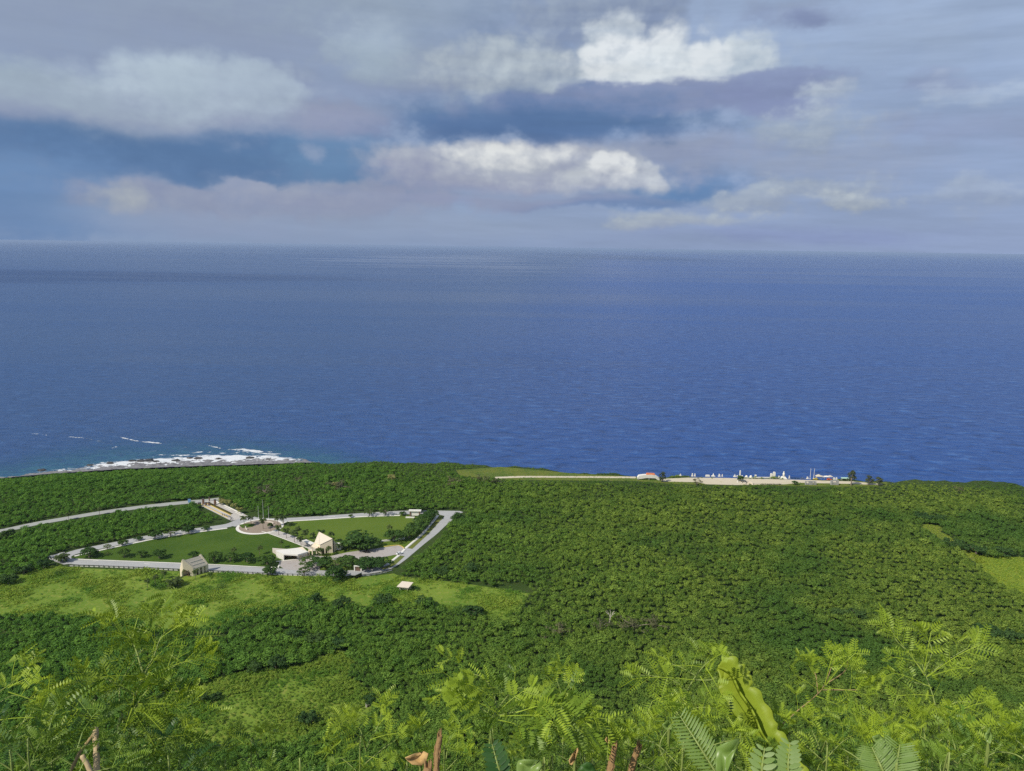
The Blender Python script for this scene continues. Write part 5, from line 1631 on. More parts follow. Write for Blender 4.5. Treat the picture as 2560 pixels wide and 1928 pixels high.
# gate pillars at the coast road
GP = 'pillars of the entrance gate'
for x, y, hh, ww, lb in ((499, 1265, 2.4, 1.9, 'low dark gate block at the left of the entrance'), (508.5, 1260.5, 4.4, 1.3, 'tall dark gate pillar at the left of the entrance'), (515, 1264, 2.4, 1.1, 'small brown gate pillar left of the median'), (523, 1264, 2.6, 1.2, 'brown gate pillar at the head of the median'), (523.5, 1253, 3.2, .7, 'slim dark gate pillar behind the median on the coast road'), (538, 1262, 4.0, 1.4, 'dark gate pillar half covered in leaves at the right of the entrance')):
    g = thing('gate_pillar', lb, 'pillar', P(x, y), 0, GP)
    MB().box(-ww / 2, -ww / 2, 0, ww / 2, ww / 2, hh).build('shaft', M['brick'], g)
    MB().box(-ww / 2 - .12, -ww / 2 - .12, hh, ww / 2 + .12, ww / 2 + .12, hh + .25).build('cap', M['post'], g)
sg = thing('road_sign', 'pale blue sign board on posts beside the coast road', 'sign', P(474, 1260.5))
MB().box(-1.1, -.06, 1.2, 1.1, .06, 4.2).build('board', M['blue'], sg)
for x in (-.9, .9): MB().box(x - .08, .07, 0, x + .08, .22, 4.2).build('post', M['steel'], sg)
# three flagpoles at the junction
for x, y, hh, lb in ((646.5, 1295, 9, 'slim grey flagpole at the left of the three behind the plaza'), (658.5, 1295.5, 14, 'tallest flagpole, middle of the three behind the plaza'), (672, 1297.5, 9.5, 'slim grey flagpole at the right of the three behind the plaza')):
    g = thing('flagpole', lb, 'flagpole', P(x, y), 0, 'three flagpoles behind the plaza')
    MB().tube([(0, 0, 0), (0, 0, hh)], [.14, .08], 8).build('pole', M['steel'], g); MB().lathe([(.35, 0), (.3, .3)], 10).build('base', M['kerb'], g)
    MB().lathe([(.02, hh), (.13, hh + .1), (.02, hh + .22)], 8).build('finial', M['steel'], g)


def car(px, py, c, rz, label, kind='car', group='parked cars'):
    cm = plain('car_paint', c, .3, .05, 2.0, spec=.5)
    g = thing('parked_car', label, 'car', P(px, py, .14), rz, group)
    Lh, Wh = 2.2, .88
    lower = [(-Lh, .35), (Lh, .35), (Lh, .78), (Lh * .55, .92), (-Lh * .9, .95), (-Lh, .8)]
    MB().prism([(x, -Wh, z) for x, z in lower], [(x, Wh, z) for x, z in lower]).build('body', cm, g, bevel=.06)
    cab = [(-Lh * .78, .94), (Lh * .42, .94), (Lh * .15, 1.46), (-Lh * .58, 1.48)]
    MB().prism([(x, -Wh + .1, z) for x, z in cab], [(x, Wh - .1, z) for x, z in cab]).build('cabin_window', M['dark'], g, bevel=.05)
    MB().prism([(-Lh * .6, -Wh + .12, 1.485), (Lh * .17, -Wh + .12, 1.465), (Lh * .17, Wh - .12, 1.465), (-Lh * .6, Wh - .12, 1.485)], [(-Lh * .58, -Wh + .16, 1.54), (Lh * .12, -Wh + .16, 1.53), (Lh * .12, Wh - .16, 1.53), (-Lh * .58, Wh - .16, 1.54)]).build('roof', cm, g)
    wm = MB()
    for q in range(1): pass
    for sx in (-1.35, 1.35):
        for sy in (-1, 1):
            w = MB().tube([(sx, sy * .72, .33), (sx, sy * .93, .33)], .33, 14).build('wheel', M['tyre'], g)
    for sy in (-.6, .6):
        MB().box(Lh - .02, sy - .16, .58, Lh + .03, sy + .16, .74).build('headlight', M['white'], g)
    return g


car(915, 1381.5, (.02, .02, .022, 1), R(165), 'black car parked below the banyan in the car park')
car(999, 1386, (.75, .76, .78, 1), R(38), 'white car at the mouth of the car park beside the pavement')

# ------------------------------------------------------------------ cliff top memorials
MO = 'small white memorials along the cliff top'
def slab_stone(px, py, w, d, hh, label, m='white', top=0.0, name='memorial_stone', base=True):
    w *= .85; hh *= .78
    p = P(px, py); g = thing(name, label, 'memorial', p, 0, MO)
    if base: MB().box(-w * .8, -d, 0, w * .8, d, .5).build('plinth', M['kerb'], g, bevel=.04)
    z0 = .5 if base else 0
    if top > 0:      # rounded head
        prof = [(-w / 2, z0), (w / 2, z0), (w / 2, hh - w * .4)] + [(w / 2 * math.cos(t), hh - w * .4 + w * .4 * math.sin(t)) for t in np.linspace(0.3, 2.84, 7)] + [(-w / 2, hh - w * .4)]
        MB().prism([(x, -d / 2, z) for x, z in prof], [(x, d / 2, z) for x, z in prof]).build('stone', M[m], g)
    else:
        MB().prism([(-w / 2, -d / 2, z0), (w / 2, -d / 2, z0), (w / 2, d / 2, z0), (-w / 2, d / 2, z0)], [(-w * .42, -d * .42, hh), (w * .42, -d * .42, hh), (w * .42, d * .42, hh), (-w * .42, d * .42, hh)]).build('stone', M[m], g)


def pyramid(px, py, w, hh, label):
    w *= .8; hh *= .85
    g = thing('memorial_obelisk', label, 'memorial', P(px, py), 0, MO)
    MB().box(-w, -w * .6, 0, w, w * .6, .7).build('plinth', M['white'], g)
    MB().prism([(-w * .5, -w * .4, .7), (w * .5, -w * .4, .7), (w * .5, w * .4, .7), (-w * .5, w * .4, .7)], [(-.15, -.15, hh), (.15, -.15, hh), (.15, .15, hh), (-.15, .15, hh)]).build('spire', M['white'], g)


slab_stone(1701, 1189.5, 1.2, .6, 2.2, 'faint small pale stone left of the first white memorial')
slab_stone(1730.6, 1191, 1.3, .7, 3.6, 'square white stone, left of the first pair on the cliff top')
slab_stone(1737, 1191, 1.1, .7, 3.2, 'thinner white stone, right of the first pair on the cliff top')
slab_stone(1769, 1191.5, 4.6, 1.6, 1.9, 'low wide white block memorial left of a small spire', base=False)
pyramid(1783, 1191.5, 2.0, 3.4, 'white pointed spire memorial beside the low wide block')
slab_stone(1798, 1191.5, 1.5, .8, 3.0, 'square white stone right of the pointed spire')
slab_stone(1805.5, 1191.5, .9, .6, 2.8, 'thin white stone right of the square one')
pyramid(1837, 1192.5, 1.6, 2.8, 'small white pyramid left of the tall white pillar')
g = thing('memorial_pillar', 'tall slim white pillar on a wide base, tallest on the left half', 'memorial', P(1849.5, 1192.5), 0, MO)
MB().box(-2.6, -1, 0, 2.6, 1, 1.2).build('plinth', M['white'], g); MB().box(-.45, -.45, 1.2, .45, .45, 6.0).build('shaft', M['white'], g)
for x, lb in ((1866, 'small white round dome memorial, left of a pair'), (1877, 'small white round dome memorial, right of a pair')):
    g = thing('memorial_dome', lb, 'memorial', P(x, 1194), 0, MO)
    MB().lathe([(1.2, 0), (1.25, .6), (1.0, 1.4), (.5, 1.9), (.05, 2.1)], 14).build('dome', M['white'], g, smooth=True)
    MB().box(-1.5, -1.5, -.1, 1.5, 1.5, .15).build('plinth', M['kerb'], g)
slab_stone(1888.5, 1194.5, 2.0, .9, 3.6, 'white upright slab at the left end of the long low wall')
p0 = P(1892, 1195); 
o = MB().box(0, -.4, 0, 18, .4, .9).build('memorial_wall', M['white']); o.location = p0; tag(o, 'long low white wall between the upright slab and the round headed pair', 'wall')
slab_stone(1927.8, 1196, 2.3, 1.0, 6.0, 'white round headed monument, left and lower of the big pair', top=1)
slab_stone(1934.6, 1196, 2.5, 1.0, 7.8, 'white round headed monument, right and taller of the big pair', top=1)
pyramid(1947, 1196, 1.8, 3.0, 'low white pyramid right of the round headed pair')
g = thing('memorial_statue', 'white statue standing on a stepped pyramid base', 'memorial', P(1958.5, 1196.5), 0, MO)
MB().prism([(-3, -2, 0), (3, -2, 0), (3, 2, 0), (-3, 2, 0)], [(-1.2, -1, 2), (1.2, -1, 2), (1.2, 1, 2), (-1.2, 1, 2)]).build('plinth', M['white'], g)
MB().lathe([(.75, 2), (.9, 3.2), (1.0, 4.4), (.8, 5.2), (.4, 5.5), (.55, 6.0), (.45, 6.5), (.05, 6.8)], 10).build('figure', M['white'], g, smooth=True)
slab_stone(1973, 1196.5, 1.0, .6, 3.4, 'narrow white stone left of the dark hedge')
for x, y, lb in ((2018.5, 1197.5, 'tiny pale stone left of the cliff top flagpoles'), (2085, 1199, 'white rounded stone right of the orange car'), (2091, 1199, 'small white stone beside the green roofed stall')):
    slab_stone(x, y, 1.4, .7, 2.6, lb, top=1)
r = np.random.default_rng(11)
hp = P(1977, 1198)
v, f = crown_arrays(r, [(t, 0, .7, 1.0, .8) for t in np.linspace(0, 8, 9)], 30, .4, low_cut=-.7)
o = add('hedge', raw_mesh('hedge', v, f, [M['darkhedge']])); o.location = hp; tag(o, 'short dark hedge beside the blue car on the cliff top', 'hedge')
hp = P(1903, 1212)
v, f = crown_arrays(r, [(t, 0, .6, 1.0, .7) for t in np.linspace(0, 17, 18)], 30, .4, low_cut=-.7)
o = add('hedge', raw_mesh('hedge', v, f, [M['darkhedge']])); o.location = hp; tag(o, 'long low dark hedge on the near side of the sand', 'hedge')
for x, lb in ((2025, 'tall white flagpole, left of the pair on the cliff top'), (2034, 'tall white flagpole, right of the pair on the cliff top')):
    g = thing('flagpole', lb, 'flagpole', P(x, 1198), 0, 'pair of flagpoles on the cliff top')
    MB().tube([(0, 0, 0), (0, 0, 9.6)], [.22, .13], 8).build('pole', M['white'], g); MB().lathe([(.5, 0), (.45, .4)], 10).build('base', M['kerb'], g)
    MB().lathe([(.02, 9.6), (.2, 9.75), (.02, 9.95)], 8).build('finial', M['white'], g)
car(2007, 1198.5, (.10, .16, .30, 1), R(5), 'dark blue car parked at the cliff top beside the dark hedge')
car(2039, 1199.5, (.75, .58, .10, 1), R(170), 'yellow car parked in front of the cliff top flagpoles')
car(2073, 1200.5, (.75, .16, .06, 1), R(8), 'orange red car parked right of the yellow one')


def canopy(px, py, w, label, m, hh=2.4, peak=1.0, flat=False):
    g = thing('canopy_stall', label, 'stall', P(px, py), 0, 'stalls and canopies at the cliff top')
    rf = MB()
    if flat: rf.box(-w / 2, -1.4, hh, w / 2, 1.4, hh + .3)
    else:
        q = [(-w / 2, -w / 3, hh), (w / 2, -w / 3, hh), (w / 2, w / 3, hh), (-w / 2, w / 3, hh)]
        rf.prism(q, [(-.3, -.3, hh + peak), (.3, -.3, hh + peak), (.3, .3, hh + peak), (-.3, .3, hh + peak)])
    rf.build('roof', M[m], g)
    for x in (-w / 2 + .2, w / 2 - .2):
        for y in (-1.0, 1.0): MB().box(x - .08, y - .08, 0, x + .08, y + .08, hh).build('post', M['steel'], g)
    return g


canopy(2046, 1198, 5.5, 'cream canopy with a pointed roof behind the yellow car', 'sand', 2.8, 1.6)
canopy(2054, 1198.2, 4.0, 'sandy coloured canopy between the yellow and the orange car', 'walk', 2.2, 1.2)
canopy(2066, 1198, 5.0, 'white canopy behind the left of the orange car', 'white', 2.4, .8)
canopy(2075, 1198, 4.6, 'pinkish canopy behind the right of the orange car', 'walk', 2.4, 1.2)
canopy(2112, 1201.5, 6.5, 'pale green roofed stall left of the tallest shore tree', 'teal', 2.2, 0, True)
# white tent with orange top by the shore tree
tq = P(1594, 1200)
tn = thing('marquee', 'long white tent with an orange roof piece at the left end of the sand', 'tent', tq)
prof = [(0, 0), (0, 1.8), (1.2, 3.6), (5.5, 4.3), (12, 4.6), (16, 4.0), (19.5, 1.2), (20.5, -1.2), (18.5, -1.2), (15.5, 1.2), (8, 1.4), (3, .4)]
MB().prism([(x, 0, z * .9 + .6) for x, z in prof], [(x, 3.5, z * .9 + .6) for x, z in prof]).build('canvas', M['white'], tn)
MB().prism([(7.6, .4, 4.62), (15.4, .4, 4.62), (15.4, 3.2, 4.62), (7.6, 3.2, 4.62)], [(8.2, .8, 5.9), (14.8, .8, 5.7), (14.8, 2.8, 5.7), (8.2, 2.8, 5.9)]).build('roof', M['orange'], tn)
for x in (.6, 10, 19.3): MB().box(x - .15, -.2, 0, x + .15, -.02, 2.0).build('post', M['steel'], tn)
# ruins and arch by the near edge of the sand
rq = P(2013, 1212.5)
ru = thing('stone_ruin', 'low grey stone ruin with gaps on the grass near the sand', 'ruin', rq, 0, 'grey stone ruins')
for x0, x1, hh in ((0, 1.0, 3.0), (1.3, 2.6, 1.6), (3.0, 6.6, 2.8), (7.4, 8.4, 3.2), (8.8, 9.8, 2.4)):
    MB().box(x0, 0, 0, x1, 1.0, hh).build('wall', M['stone'], ru, bevel=.08)
MB().box(.0, .1, 3.02, 9.6, .9, 3.4).build('lintel', M['stone'], ru)
rq = P(2077, 1213)
ru = thing('stone_ruin', 'blocky grey stone ruin right of the gapped one', 'ruin', rq, 0, 'grey stone ruins')
MB().box(0, 0, 0, 1.6, 1.6, 3.6).build('wall', M['stone'], ru, bevel=.08); MB().box(5.2, 0, 0, 6.8, 1.6, 3.6).build('wall', M['stone'], ru, bevel=.08)
MB().box(1.62, .4, 0, 5.18, 1.4, 2.2).build('wall', M['stone'], ru, bevel=.08); MB().box(-.1, .1, 3.62, 6.9, 1.5, 4.1).build('lintel', M['stone'], ru)
aq = P(1872, 1210)
ar = thing('stone_arch', 'grey curved stone seat ring at the near edge of the sand', 'monument', aq)
aa = np.linspace(-.6, 3.6, 14)
sb = MB()
for i in range(13):
    sb.slab([(3 * math.cos(aa[i]), 3.4 * math.sin(aa[i])), (3.8 * math.cos(aa[i]), 4.2 * math.sin(aa[i])), (3.8 * math.cos(aa[i + 1]), 4.2 * math.sin(aa[i + 1])), (3 * math.cos(aa[i + 1]), 3.4 * math.sin(aa[i + 1]))], 0, 1.4)
sb.build('ring_wall', M['greywall'], ar); MB().box(4, -1.2, 0, 9.5, -.4, .9).build('bench_wall', M['greywall'], ar)
tq = P(1858, 1208)
pt = thing('picnic_table', 'dark topped table with pale legs under the small round tree', 'table', tq)
MB().box(-2.2, -.8, 1.5, 2.6, .8, 1.8).build('table_top', M['dark'], pt)
for x in (-1.6, 0, 1.8): MB().box(x - .2, -.5, 0, x + .2, .5, 1.5).build('leg', M['kerb'], pt)
slab_stone(1844, 1206, .8, .6, 2.4, 'pale short post left of the dark topped table')
# pale concrete block in the hollow
bq = P(919, 1766)
bk = thing('concrete_block', 'pale concrete block with a dark opening, half sunk in the hollow', 'bunker', bq, R(20))
MB().prism([(-.9, -.8, 0), (.9, -.8, 0), (.9, .8, 0), (-.9, .8, 0)], [(-.85, -.75, 1.8), (.85, -.75, 1.5), (.85, .75, 1.5), (-.85, .75, 1.8)]).build('block', M['greywall'], bk, bevel=.08)
MB().box(-.3, -.88, 0.1, .5, -.8, 1.0).build('opening', M['dark'], bk)  # dark panel on the solid block, painted as the shade inside a hole

# ------------------------------------------------------------------ foreground plants at the cliff edge
M['leu'] = leafy('feathery_leaves', (0.055, 0.135, 0.018, 1), (0.120, 0.230, 0.028, 1), None, 0.38, leaf_scale=25, spec=0.3, rough=0.45, tint=(0.38, 0.50, 0.045, 1))
M['leu_dark'] = leafy('deep_green_leaves', (0.030, 0.092, 0.020, 1), (0.062, 0.150, 0.026, 1), None, 0.3, leaf_scale=25, spec=0.3, rough=0.45, tint=(0.22, 0.34, 0.045, 1))
M['leu_pale'] = leafy('pale_pinnate_leaves', (0.160, 0.260, 0.058, 1), (0.210, 0.320, 0.080, 1), None, 0.35, leaf_scale=12, spec=0.35, rough=0.45, tint=(0.25, 0.36, 0.12, 1))
M['cactus'] = leafy('wavy_cactus_skin', (0.270, 0.390, 0.030, 1), (0.400, 0.480, 0.045, 1), None, 0.45, leaf_scale=14, spec=0.35, rough=0.45)
M['broad'] = leafy('broad_fleshy_leaf', (0.20, 0.32, 0.06, 1), (0.26, 0.38, 0.10, 1), None, 0.35, leaf_scale=8, spec=0.5, rough=0.35)
M['stem'] = plain('green_stem', (0.22, 0.28, 0.07, 1), 0.6, 0.25, 20.0)
M['twig'] = plain('brown_twig', (0.30, 0.22, 0.10, 1), 0.8, 0.3, 25.0)
M['cut'] = plain('bare_pale_stick', (0.50, 0.38, 0.22, 1), 0.8, 0.25, 30.0, (0.25, 0.16, 0.08, 1))
M['drystalk'] = plain('dry_brown_stalk', (0.27, 0.165, 0.07, 1), 0.85, 0.45, 90.0, (0.10, 0.05, 0.025, 1), 0.004)
M['deadleaf'] = plain('dead_leaf', (0.46, 0.30, 0.12, 1), 0.8, 0.4, 30.0, (0.10, 0.07, 0.03, 1))


def leaf_quads(r, L=0.16, pairs=6, pl=0.07, nl=12, ll=0.013, droop=0.9, fold=0.25, lw=0.30, wild=0.45):
    """one twice-feathered leaf: x along the midrib, z up; returns (n,4,3) leaflets and (m,4,3) ribs"""
    Q, S = [], []
    pos = np.zeros(3); angv = 0.25
    K = pairs
    px_ = 0.30 * L
    pos = np.array([px_ * math.cos(angv), 0, px_ * math.sin(angv)])
    def strip(p, q, w):
        d = q - p; s = np.cross(d, [0, 0, 1.0]); s = s / (np.linalg.norm(s) + 1e-9) * w
        S.append(np.stack([p - s, p + s, q + s * .7, q - s * .7]))
    strip(np.zeros(3), pos, .0011)
    for i in range(K):
        angv -= droop / K * (0.6 + 0.8 * i / K)
        fw = np.array([math.cos(angv), 0, math.sin(angv)])
        upv = np.array([-math.sin(angv), 0, math.cos(angv)])
        nx = pos + fw * (0.70 * L / K)
        strip(pos, nx, .0009)
        plen = pl * (0.75 + 0.35 * math.sin(math.pi * (i + 0.7) / K)) * r.uniform(0.9, 1.1)
        for sg in (1, -1):
            th = R(58 - 22 * i / K) + r.normal(0, .08)
            d0 = fw * math.cos(th) + np.array([0, sg, 0]) * math.sin(th) + upv * r.normal(0.1, wild)
            if r.random() < wild * .25: continue
            fd_ = fold + abs(r.normal(0, wild)); tw = upv + np.array([0, 1.0, 0]) * r.normal(0, wild) + fw * r.normal(0, wild * .6); tw /= np.linalg.norm(tw)
            p = nx.copy()
            dd = d0 / np.linalg.norm(d0)
            for j in range(nl):
                dd = dd + np.array([0, 0, -0.035]) * droop; dd /= np.linalg.norm(dd)
                p2 = p + dd * plen / nl
                sd = np.cross(tw, dd); sd /= np.linalg.norm(sd); un = np.cross(dd, sd)
                l_ = ll * (0.7 + 0.45 * math.sin(math.pi * (j + 1) / (nl + .5))) * r.uniform(.9, 1.1)
                for s2 in (1, -1):
                    ld_ = dd * .42 + sd * s2 * .9 + un * (fd_ + r.normal(0, .12)); ld_ /= np.linalg.norm(ld_)
                    wv = np.cross(ld_, un); wv /= (np.linalg.norm(wv) + 1e-9)
                    Q.append(np.stack([p2, p2 + ld_ * l_ * .45 + wv * l_ * lw * .5, p2 + ld_ * l_, p2 + ld_ * l_ * .45 - wv * l_ * lw * .5]))
                p = p2
            strip(nx, p, .0006)
        pos = nx
    return np.array(Q), np.array(S)


lr = np.random.default_rng(77)
LEAFS = [leaf_quads(lr, lr.uniform(.09, .14), int(lr.integers(2, 5)), lr.uniform(.05, .07), int(lr.integers(7, 10)), lr.uniform(.014, .0175), lr.uniform(.2, 1.8), lr.uniform(.1, .7), .32, .55) for _ in range(20)]
YOUNG = [leaf_quads(lr, lr.uniform(.05, .075), 4, lr.uniform(.03, .04), 7, .009, lr.uniform(.2, .9), .8, .4) for _ in range(5)]


def at_px(px, py, d):
    """point d metres from the lens in the direction of a photo pixel"""
    return np.array([0, 0, CAM_Z]) + rays(px, py) * d


def ground_z(y):
    return float(np.interp(y, [-2, .3, .7, 1.1, 1.6, 2.4, 3.6, 5], [198.4, 198.35, 198.25, 197.9, 197.3, 196.3, 194.8, 193]))


def sapling(name, label, cat, stems, group, leaf_mat='leu', dens=1.0, young=0.35, size=1.0, seed=0, stem_mat='stem', start=0.0, r0=.0028, fronds=()):
    """stems: list of photo-pixel paths [(px,py,distance),...] from root to tip; the root is carried down to the slope"""
    r = np.random.default_rng(seed)
    first = at_px(*stems[0][0])
    gz = ground_z(first[1])
    root = thing(name, label, cat, (first[0], first[1], gz), 0, group)
    base = np.array([first[0], first[1], gz])
    st = MB(); V, S, TI = [], [], []
    for si, path in enumerate(stems):
        pts = [at_px(*q) for q in path]
        if si == 0: pts = [base] + pts
        # smooth
        P_ = np.array(pts); q = np.vstack([2 * P_[0] - P_[1], P_, 2 * P_[-1] - P_[-2]])
        out = []
        for i in range(1, len(q) - 2):
            t = np.linspace(0, 1, 6, endpoint=False)[:, None]
            a, b, c, d = q[i - 1], q[i], q[i + 1], q[i + 2]
            out.append(.5 * (2 * b + (c - a) * t + (2 * a - 5 * b + 4 * c - d) * t ** 2 + (3 * b - a - 3 * c + d) * t ** 3))
        out.append(P_[-1:]); pp = np.vstack(out)
        rad = np.linspace(r0 * (.8 if si == 0 else .5), .0009, len(pp))
        st.tube([tuple(x - base) for x in pp], list(rad), 6)
        s = np.concatenate([[0], np.cumsum(np.linalg.norm(np.diff(pp, axis=0), axis=1))])
        vis0 = s[6] if si == 0 else 0.0
        span = s[-1] - vis0
        nL = max(2, int(span / .033 * dens))
        for i in range(nL + 3):
            tt = min(1.0, (i + .5) / nL)
            if tt < start: continue
            d_ = vis0 + span * tt
            c = np.array([np.interp(d_, s, pp[:, k_]) for k_ in range(3)])
            c2 = np.array([np.interp(min(s[-1], d_ + .02), s, pp[:, k_]) for k_ in range(3)]); c1 = np.array([np.interp(max(0, d_ - .02), s, pp[:, k_]) for k_ in range(3)])
            td = c2 - c1; td /= (np.linalg.norm(td) + 1e-9)
            yng = tt > 1 - young * r.uniform(.4, 1.0)
            src = YOUNG[r.integers(len(YOUNG))] if (tt > .93) else LEAFS[r.integers(len(LEAFS))]
            aza = i * 2.4 + r.normal(0, .4)
            rd = np.array([math.cos(aza), math.sin(aza), 0])
            fwd = rd * 1.0 + td * (0.5 + 0.7 * tt) + np.array([0, 0, .15 + .25 * tt]); fwd /= np.linalg.norm(fwd)
            up = np.array([0, 0, 1.0]) - fwd * fwd[2]; up /= np.linalg.norm(up)
            lat = np.cross(up, fwd)
            Rm = np.stack([fwd, lat, up], 1) * size * r.uniform(.55, .9)
            if r.random() < .12: continue
            V.append(src[0] @ Rm.T + (c - base)); S.append(src[1] @ Rm.T + (c - base))
            TI.append(np.full(len(src[0]) * 4, np.clip(r.normal(.25, .15) + (.55 if yng else 0), 0, 1)))
    for (fa, fb, fd, ft) in fronds:          # leaves the photo shows one by one: stalk end, tip, distance, how young
        pa, pb = at_px(*fa, fd), at_px(*fb, fd * .985)
        fwd = pb - pa; fl_ = np.linalg.norm(fwd); fwd /= fl_
        pl_ = min(.055, fl_ * .38)
        if 'arching fronds' in label:        # its leaflets lie closed, shingled along the ribs
            pl_ = min(.062, fl_ * .36)
            tl = leaf_quads(r, fl_ * 1.12, int(np.clip(round(fl_ / .022), 3, 7)), pl_, int(np.clip(round(pl_ / .0055), 6, 14)), .0145, .9, .35, .40, .22)
        else:
          tl = leaf_quads(r, fl_ * 1.12, int(np.clip(round(fl_ / .026), 2, 6)), pl_, int(np.clip(round(pl_ / .0065), 5, 9)), .0125, .45, r.uniform(.1, .6), .30, .38)
        up = np.array([0, 0, .8]) - .6 * rays(*fa); up -= fwd * up.dot(fwd); up /= np.linalg.norm(up)
        lat = np.cross(up, fwd)
        Rm = np.stack([fwd * math.cos(.2) - up * math.sin(.2), lat, up * math.cos(.2) + fwd * math.sin(.2)], 1)
        V.append(tl[0] @ Rm.T + (pa - base)); S.append(tl[1] @ Rm.T + (pa - base)); TI.append(np.full(len(tl[0]) * 4, ft * .85))
    st.build('stem', M[stem_mat], root, smooth=True)
    Q = np.concatenate(V); SS = np.concatenate(S); ti = np.concatenate(TI)
    allv = np.concatenate([Q.reshape(-1, 3), SS.reshape(-1, 3)])
    me = raw_mesh('foliage', allv, np.arange(len(allv)).reshape(-1, 4), [M[leaf_mat]])
    a = me.attributes.new('tint', 'FLOAT', 'POINT'); a.data.foreach_set('value', np.concatenate([ti, np.full(len(SS) * 4, .9)]).astype(np.float32))
    add('foliage', me, root)
    return root


SAP = 'feathery saplings along the cliff edge'
K_ = 'sapling'
sapling('feathery_shrub', 'tall feathery green shrub at the left, its top twig over the meadow', 'shrub',
        [[(300, 1960, 2.0), (322, 1790, 2.0), (360, 1690, 2.02), (385, 1640, 2.04), (405, 1590, 2.05), (440, 1560, 2.06)],
         [(322, 1790, 2.0), (390, 1700, 1.98), (450, 1660, 1.97), (500, 1650, 1.96)], [(360, 1690, 2.02), (330, 1600, 2.05), (300, 1575, 2.06)], [(340, 1740, 2.0), (270, 1700, 2.02), (230, 1690, 2.02)],
         [(310, 1850, 2.0), (380, 1770, 1.95), (430, 1760, 1.93)], [(305, 1900, 2.0), (230, 1800, 1.97), (160, 1770, 1.96)], [(305, 1900, 2.0), (390, 1850, 1.93), (450, 1840, 1.9)], [(312, 1830, 2.0), (300, 1720, 2.06), (345, 1640, 2.1)]],
        SAP, 'leu', 1.5, .22, 1.15, 1, r0=.005, fronds=[((405, 1592), (478, 1545), 2.0, 1.0), ((385, 1640), (300, 1580), 2.0, .35), ((360, 1690), (235, 1690), 2.0, .6), ((350, 1700), (490, 1640), 1.95, .3), ((335, 1760), (160, 1775), 1.9, .7), ((345, 1760), (450, 1760), 1.9, .2), ((360, 1780), (440, 1865), 1.85, .1), ((335, 1780), (385, 1860), 1.85, .15), ((330, 1770), (300, 1860), 1.85, .1), ((320, 1790), (240, 1730), 1.95, .6), ((370, 1680), (420, 1700), 1.98, .3), ((340, 1720), (290, 1640), 2.02, .3)])
sapling('feathery_sapling', 'yellow green branch leaning in from the left edge', K_,
        [[(-60, 1900, 1.9), (-30, 1760, 1.9), (20, 1715, 1.92), (60, 1685, 1.93)], [(-20, 1770, 1.9), (30, 1740, 1.9), (75, 1745, 1.9)], [(-30, 1850, 1.9), (40, 1820, 1.88), (80, 1785, 1.87)]], SAP, 'leu', .7, .7, .85, 2, fronds=[((20, 1720), (75, 1690), 1.85, 1.0), ((20, 1730), (110, 1760), 1.85, .8), ((0, 1800), (90, 1790), 1.85, .6), ((0, 1830), (110, 1850), 1.8, .4)])
sapling('feathery_shrub', 'dark green feathery growth in the bottom left corner', 'shrub',
        [[(80, 1990, 1.75), (90, 1880, 1.75), (120, 1830, 1.75)], [(90, 1930, 1.75), (30, 1870, 1.74), (0, 1850, 1.72)], [(90, 1930, 1.75), (170, 1880, 1.73), (230, 1860, 1.72)], [(60, 1980, 1.8), (-10, 1920, 1.8), (-30, 1900, 1.8)], [(100, 1980, 1.7), (200, 1940, 1.68), (280, 1920, 1.66)]], SAP, 'leu_dark', 1.0, .1, 1.05, 3)
sapling('feathery_sapling', 'small sprig between the left shrub and the dry stalk', K_, [[(630, 1960, 2.1), (645, 1890, 2.1), (655, 1850, 2.1)], [(640, 1920, 2.1), (600, 1890, 2.1)]], SAP, 'leu', .9, .6, .8, 4)
sapling('feathery_sapling', 'bright forked sprig left of the dry brown stalk', K_, [[(900, 1960, 2.0), (918, 1870, 2.0), (945, 1815, 2.0), (955, 1780, 2.0)], [(915, 1880, 2.0), (903, 1830, 2.0), (890, 1815, 2.0)], [(912, 1910, 2.0), (960, 1870, 1.98), (990, 1850, 1.97)], [(905, 1940, 2.0), (860, 1900, 2.0), (840, 1890, 2.0)]], SAP, 'leu', .85, .6, .85, 5, fronds=[((945, 1815), (972, 1780), 1.95, 1.0), ((955, 1800), (905, 1785), 1.95, .9), ((918, 1860), (868, 1815), 1.95, .8), ((925, 1850), (985, 1830), 1.95, .8), ((912, 1890), (960, 1900), 1.9, .5), ((908, 1900), (850, 1905), 1.9, .4)])
sapling('feathery_sapling', 'leafy sprig right behind the dry brown stalk', K_, [[(1110, 1980, 2.0), (1115, 1900, 2.0), (1125, 1840, 2.0)], [(1112, 1920, 2.0), (1070, 1870, 2.0), (1050, 1835, 2.0)], [(1112, 1930, 2.0), (1150, 1890, 1.98)]], SAP, 'leu', .9, .5, .85, 6)
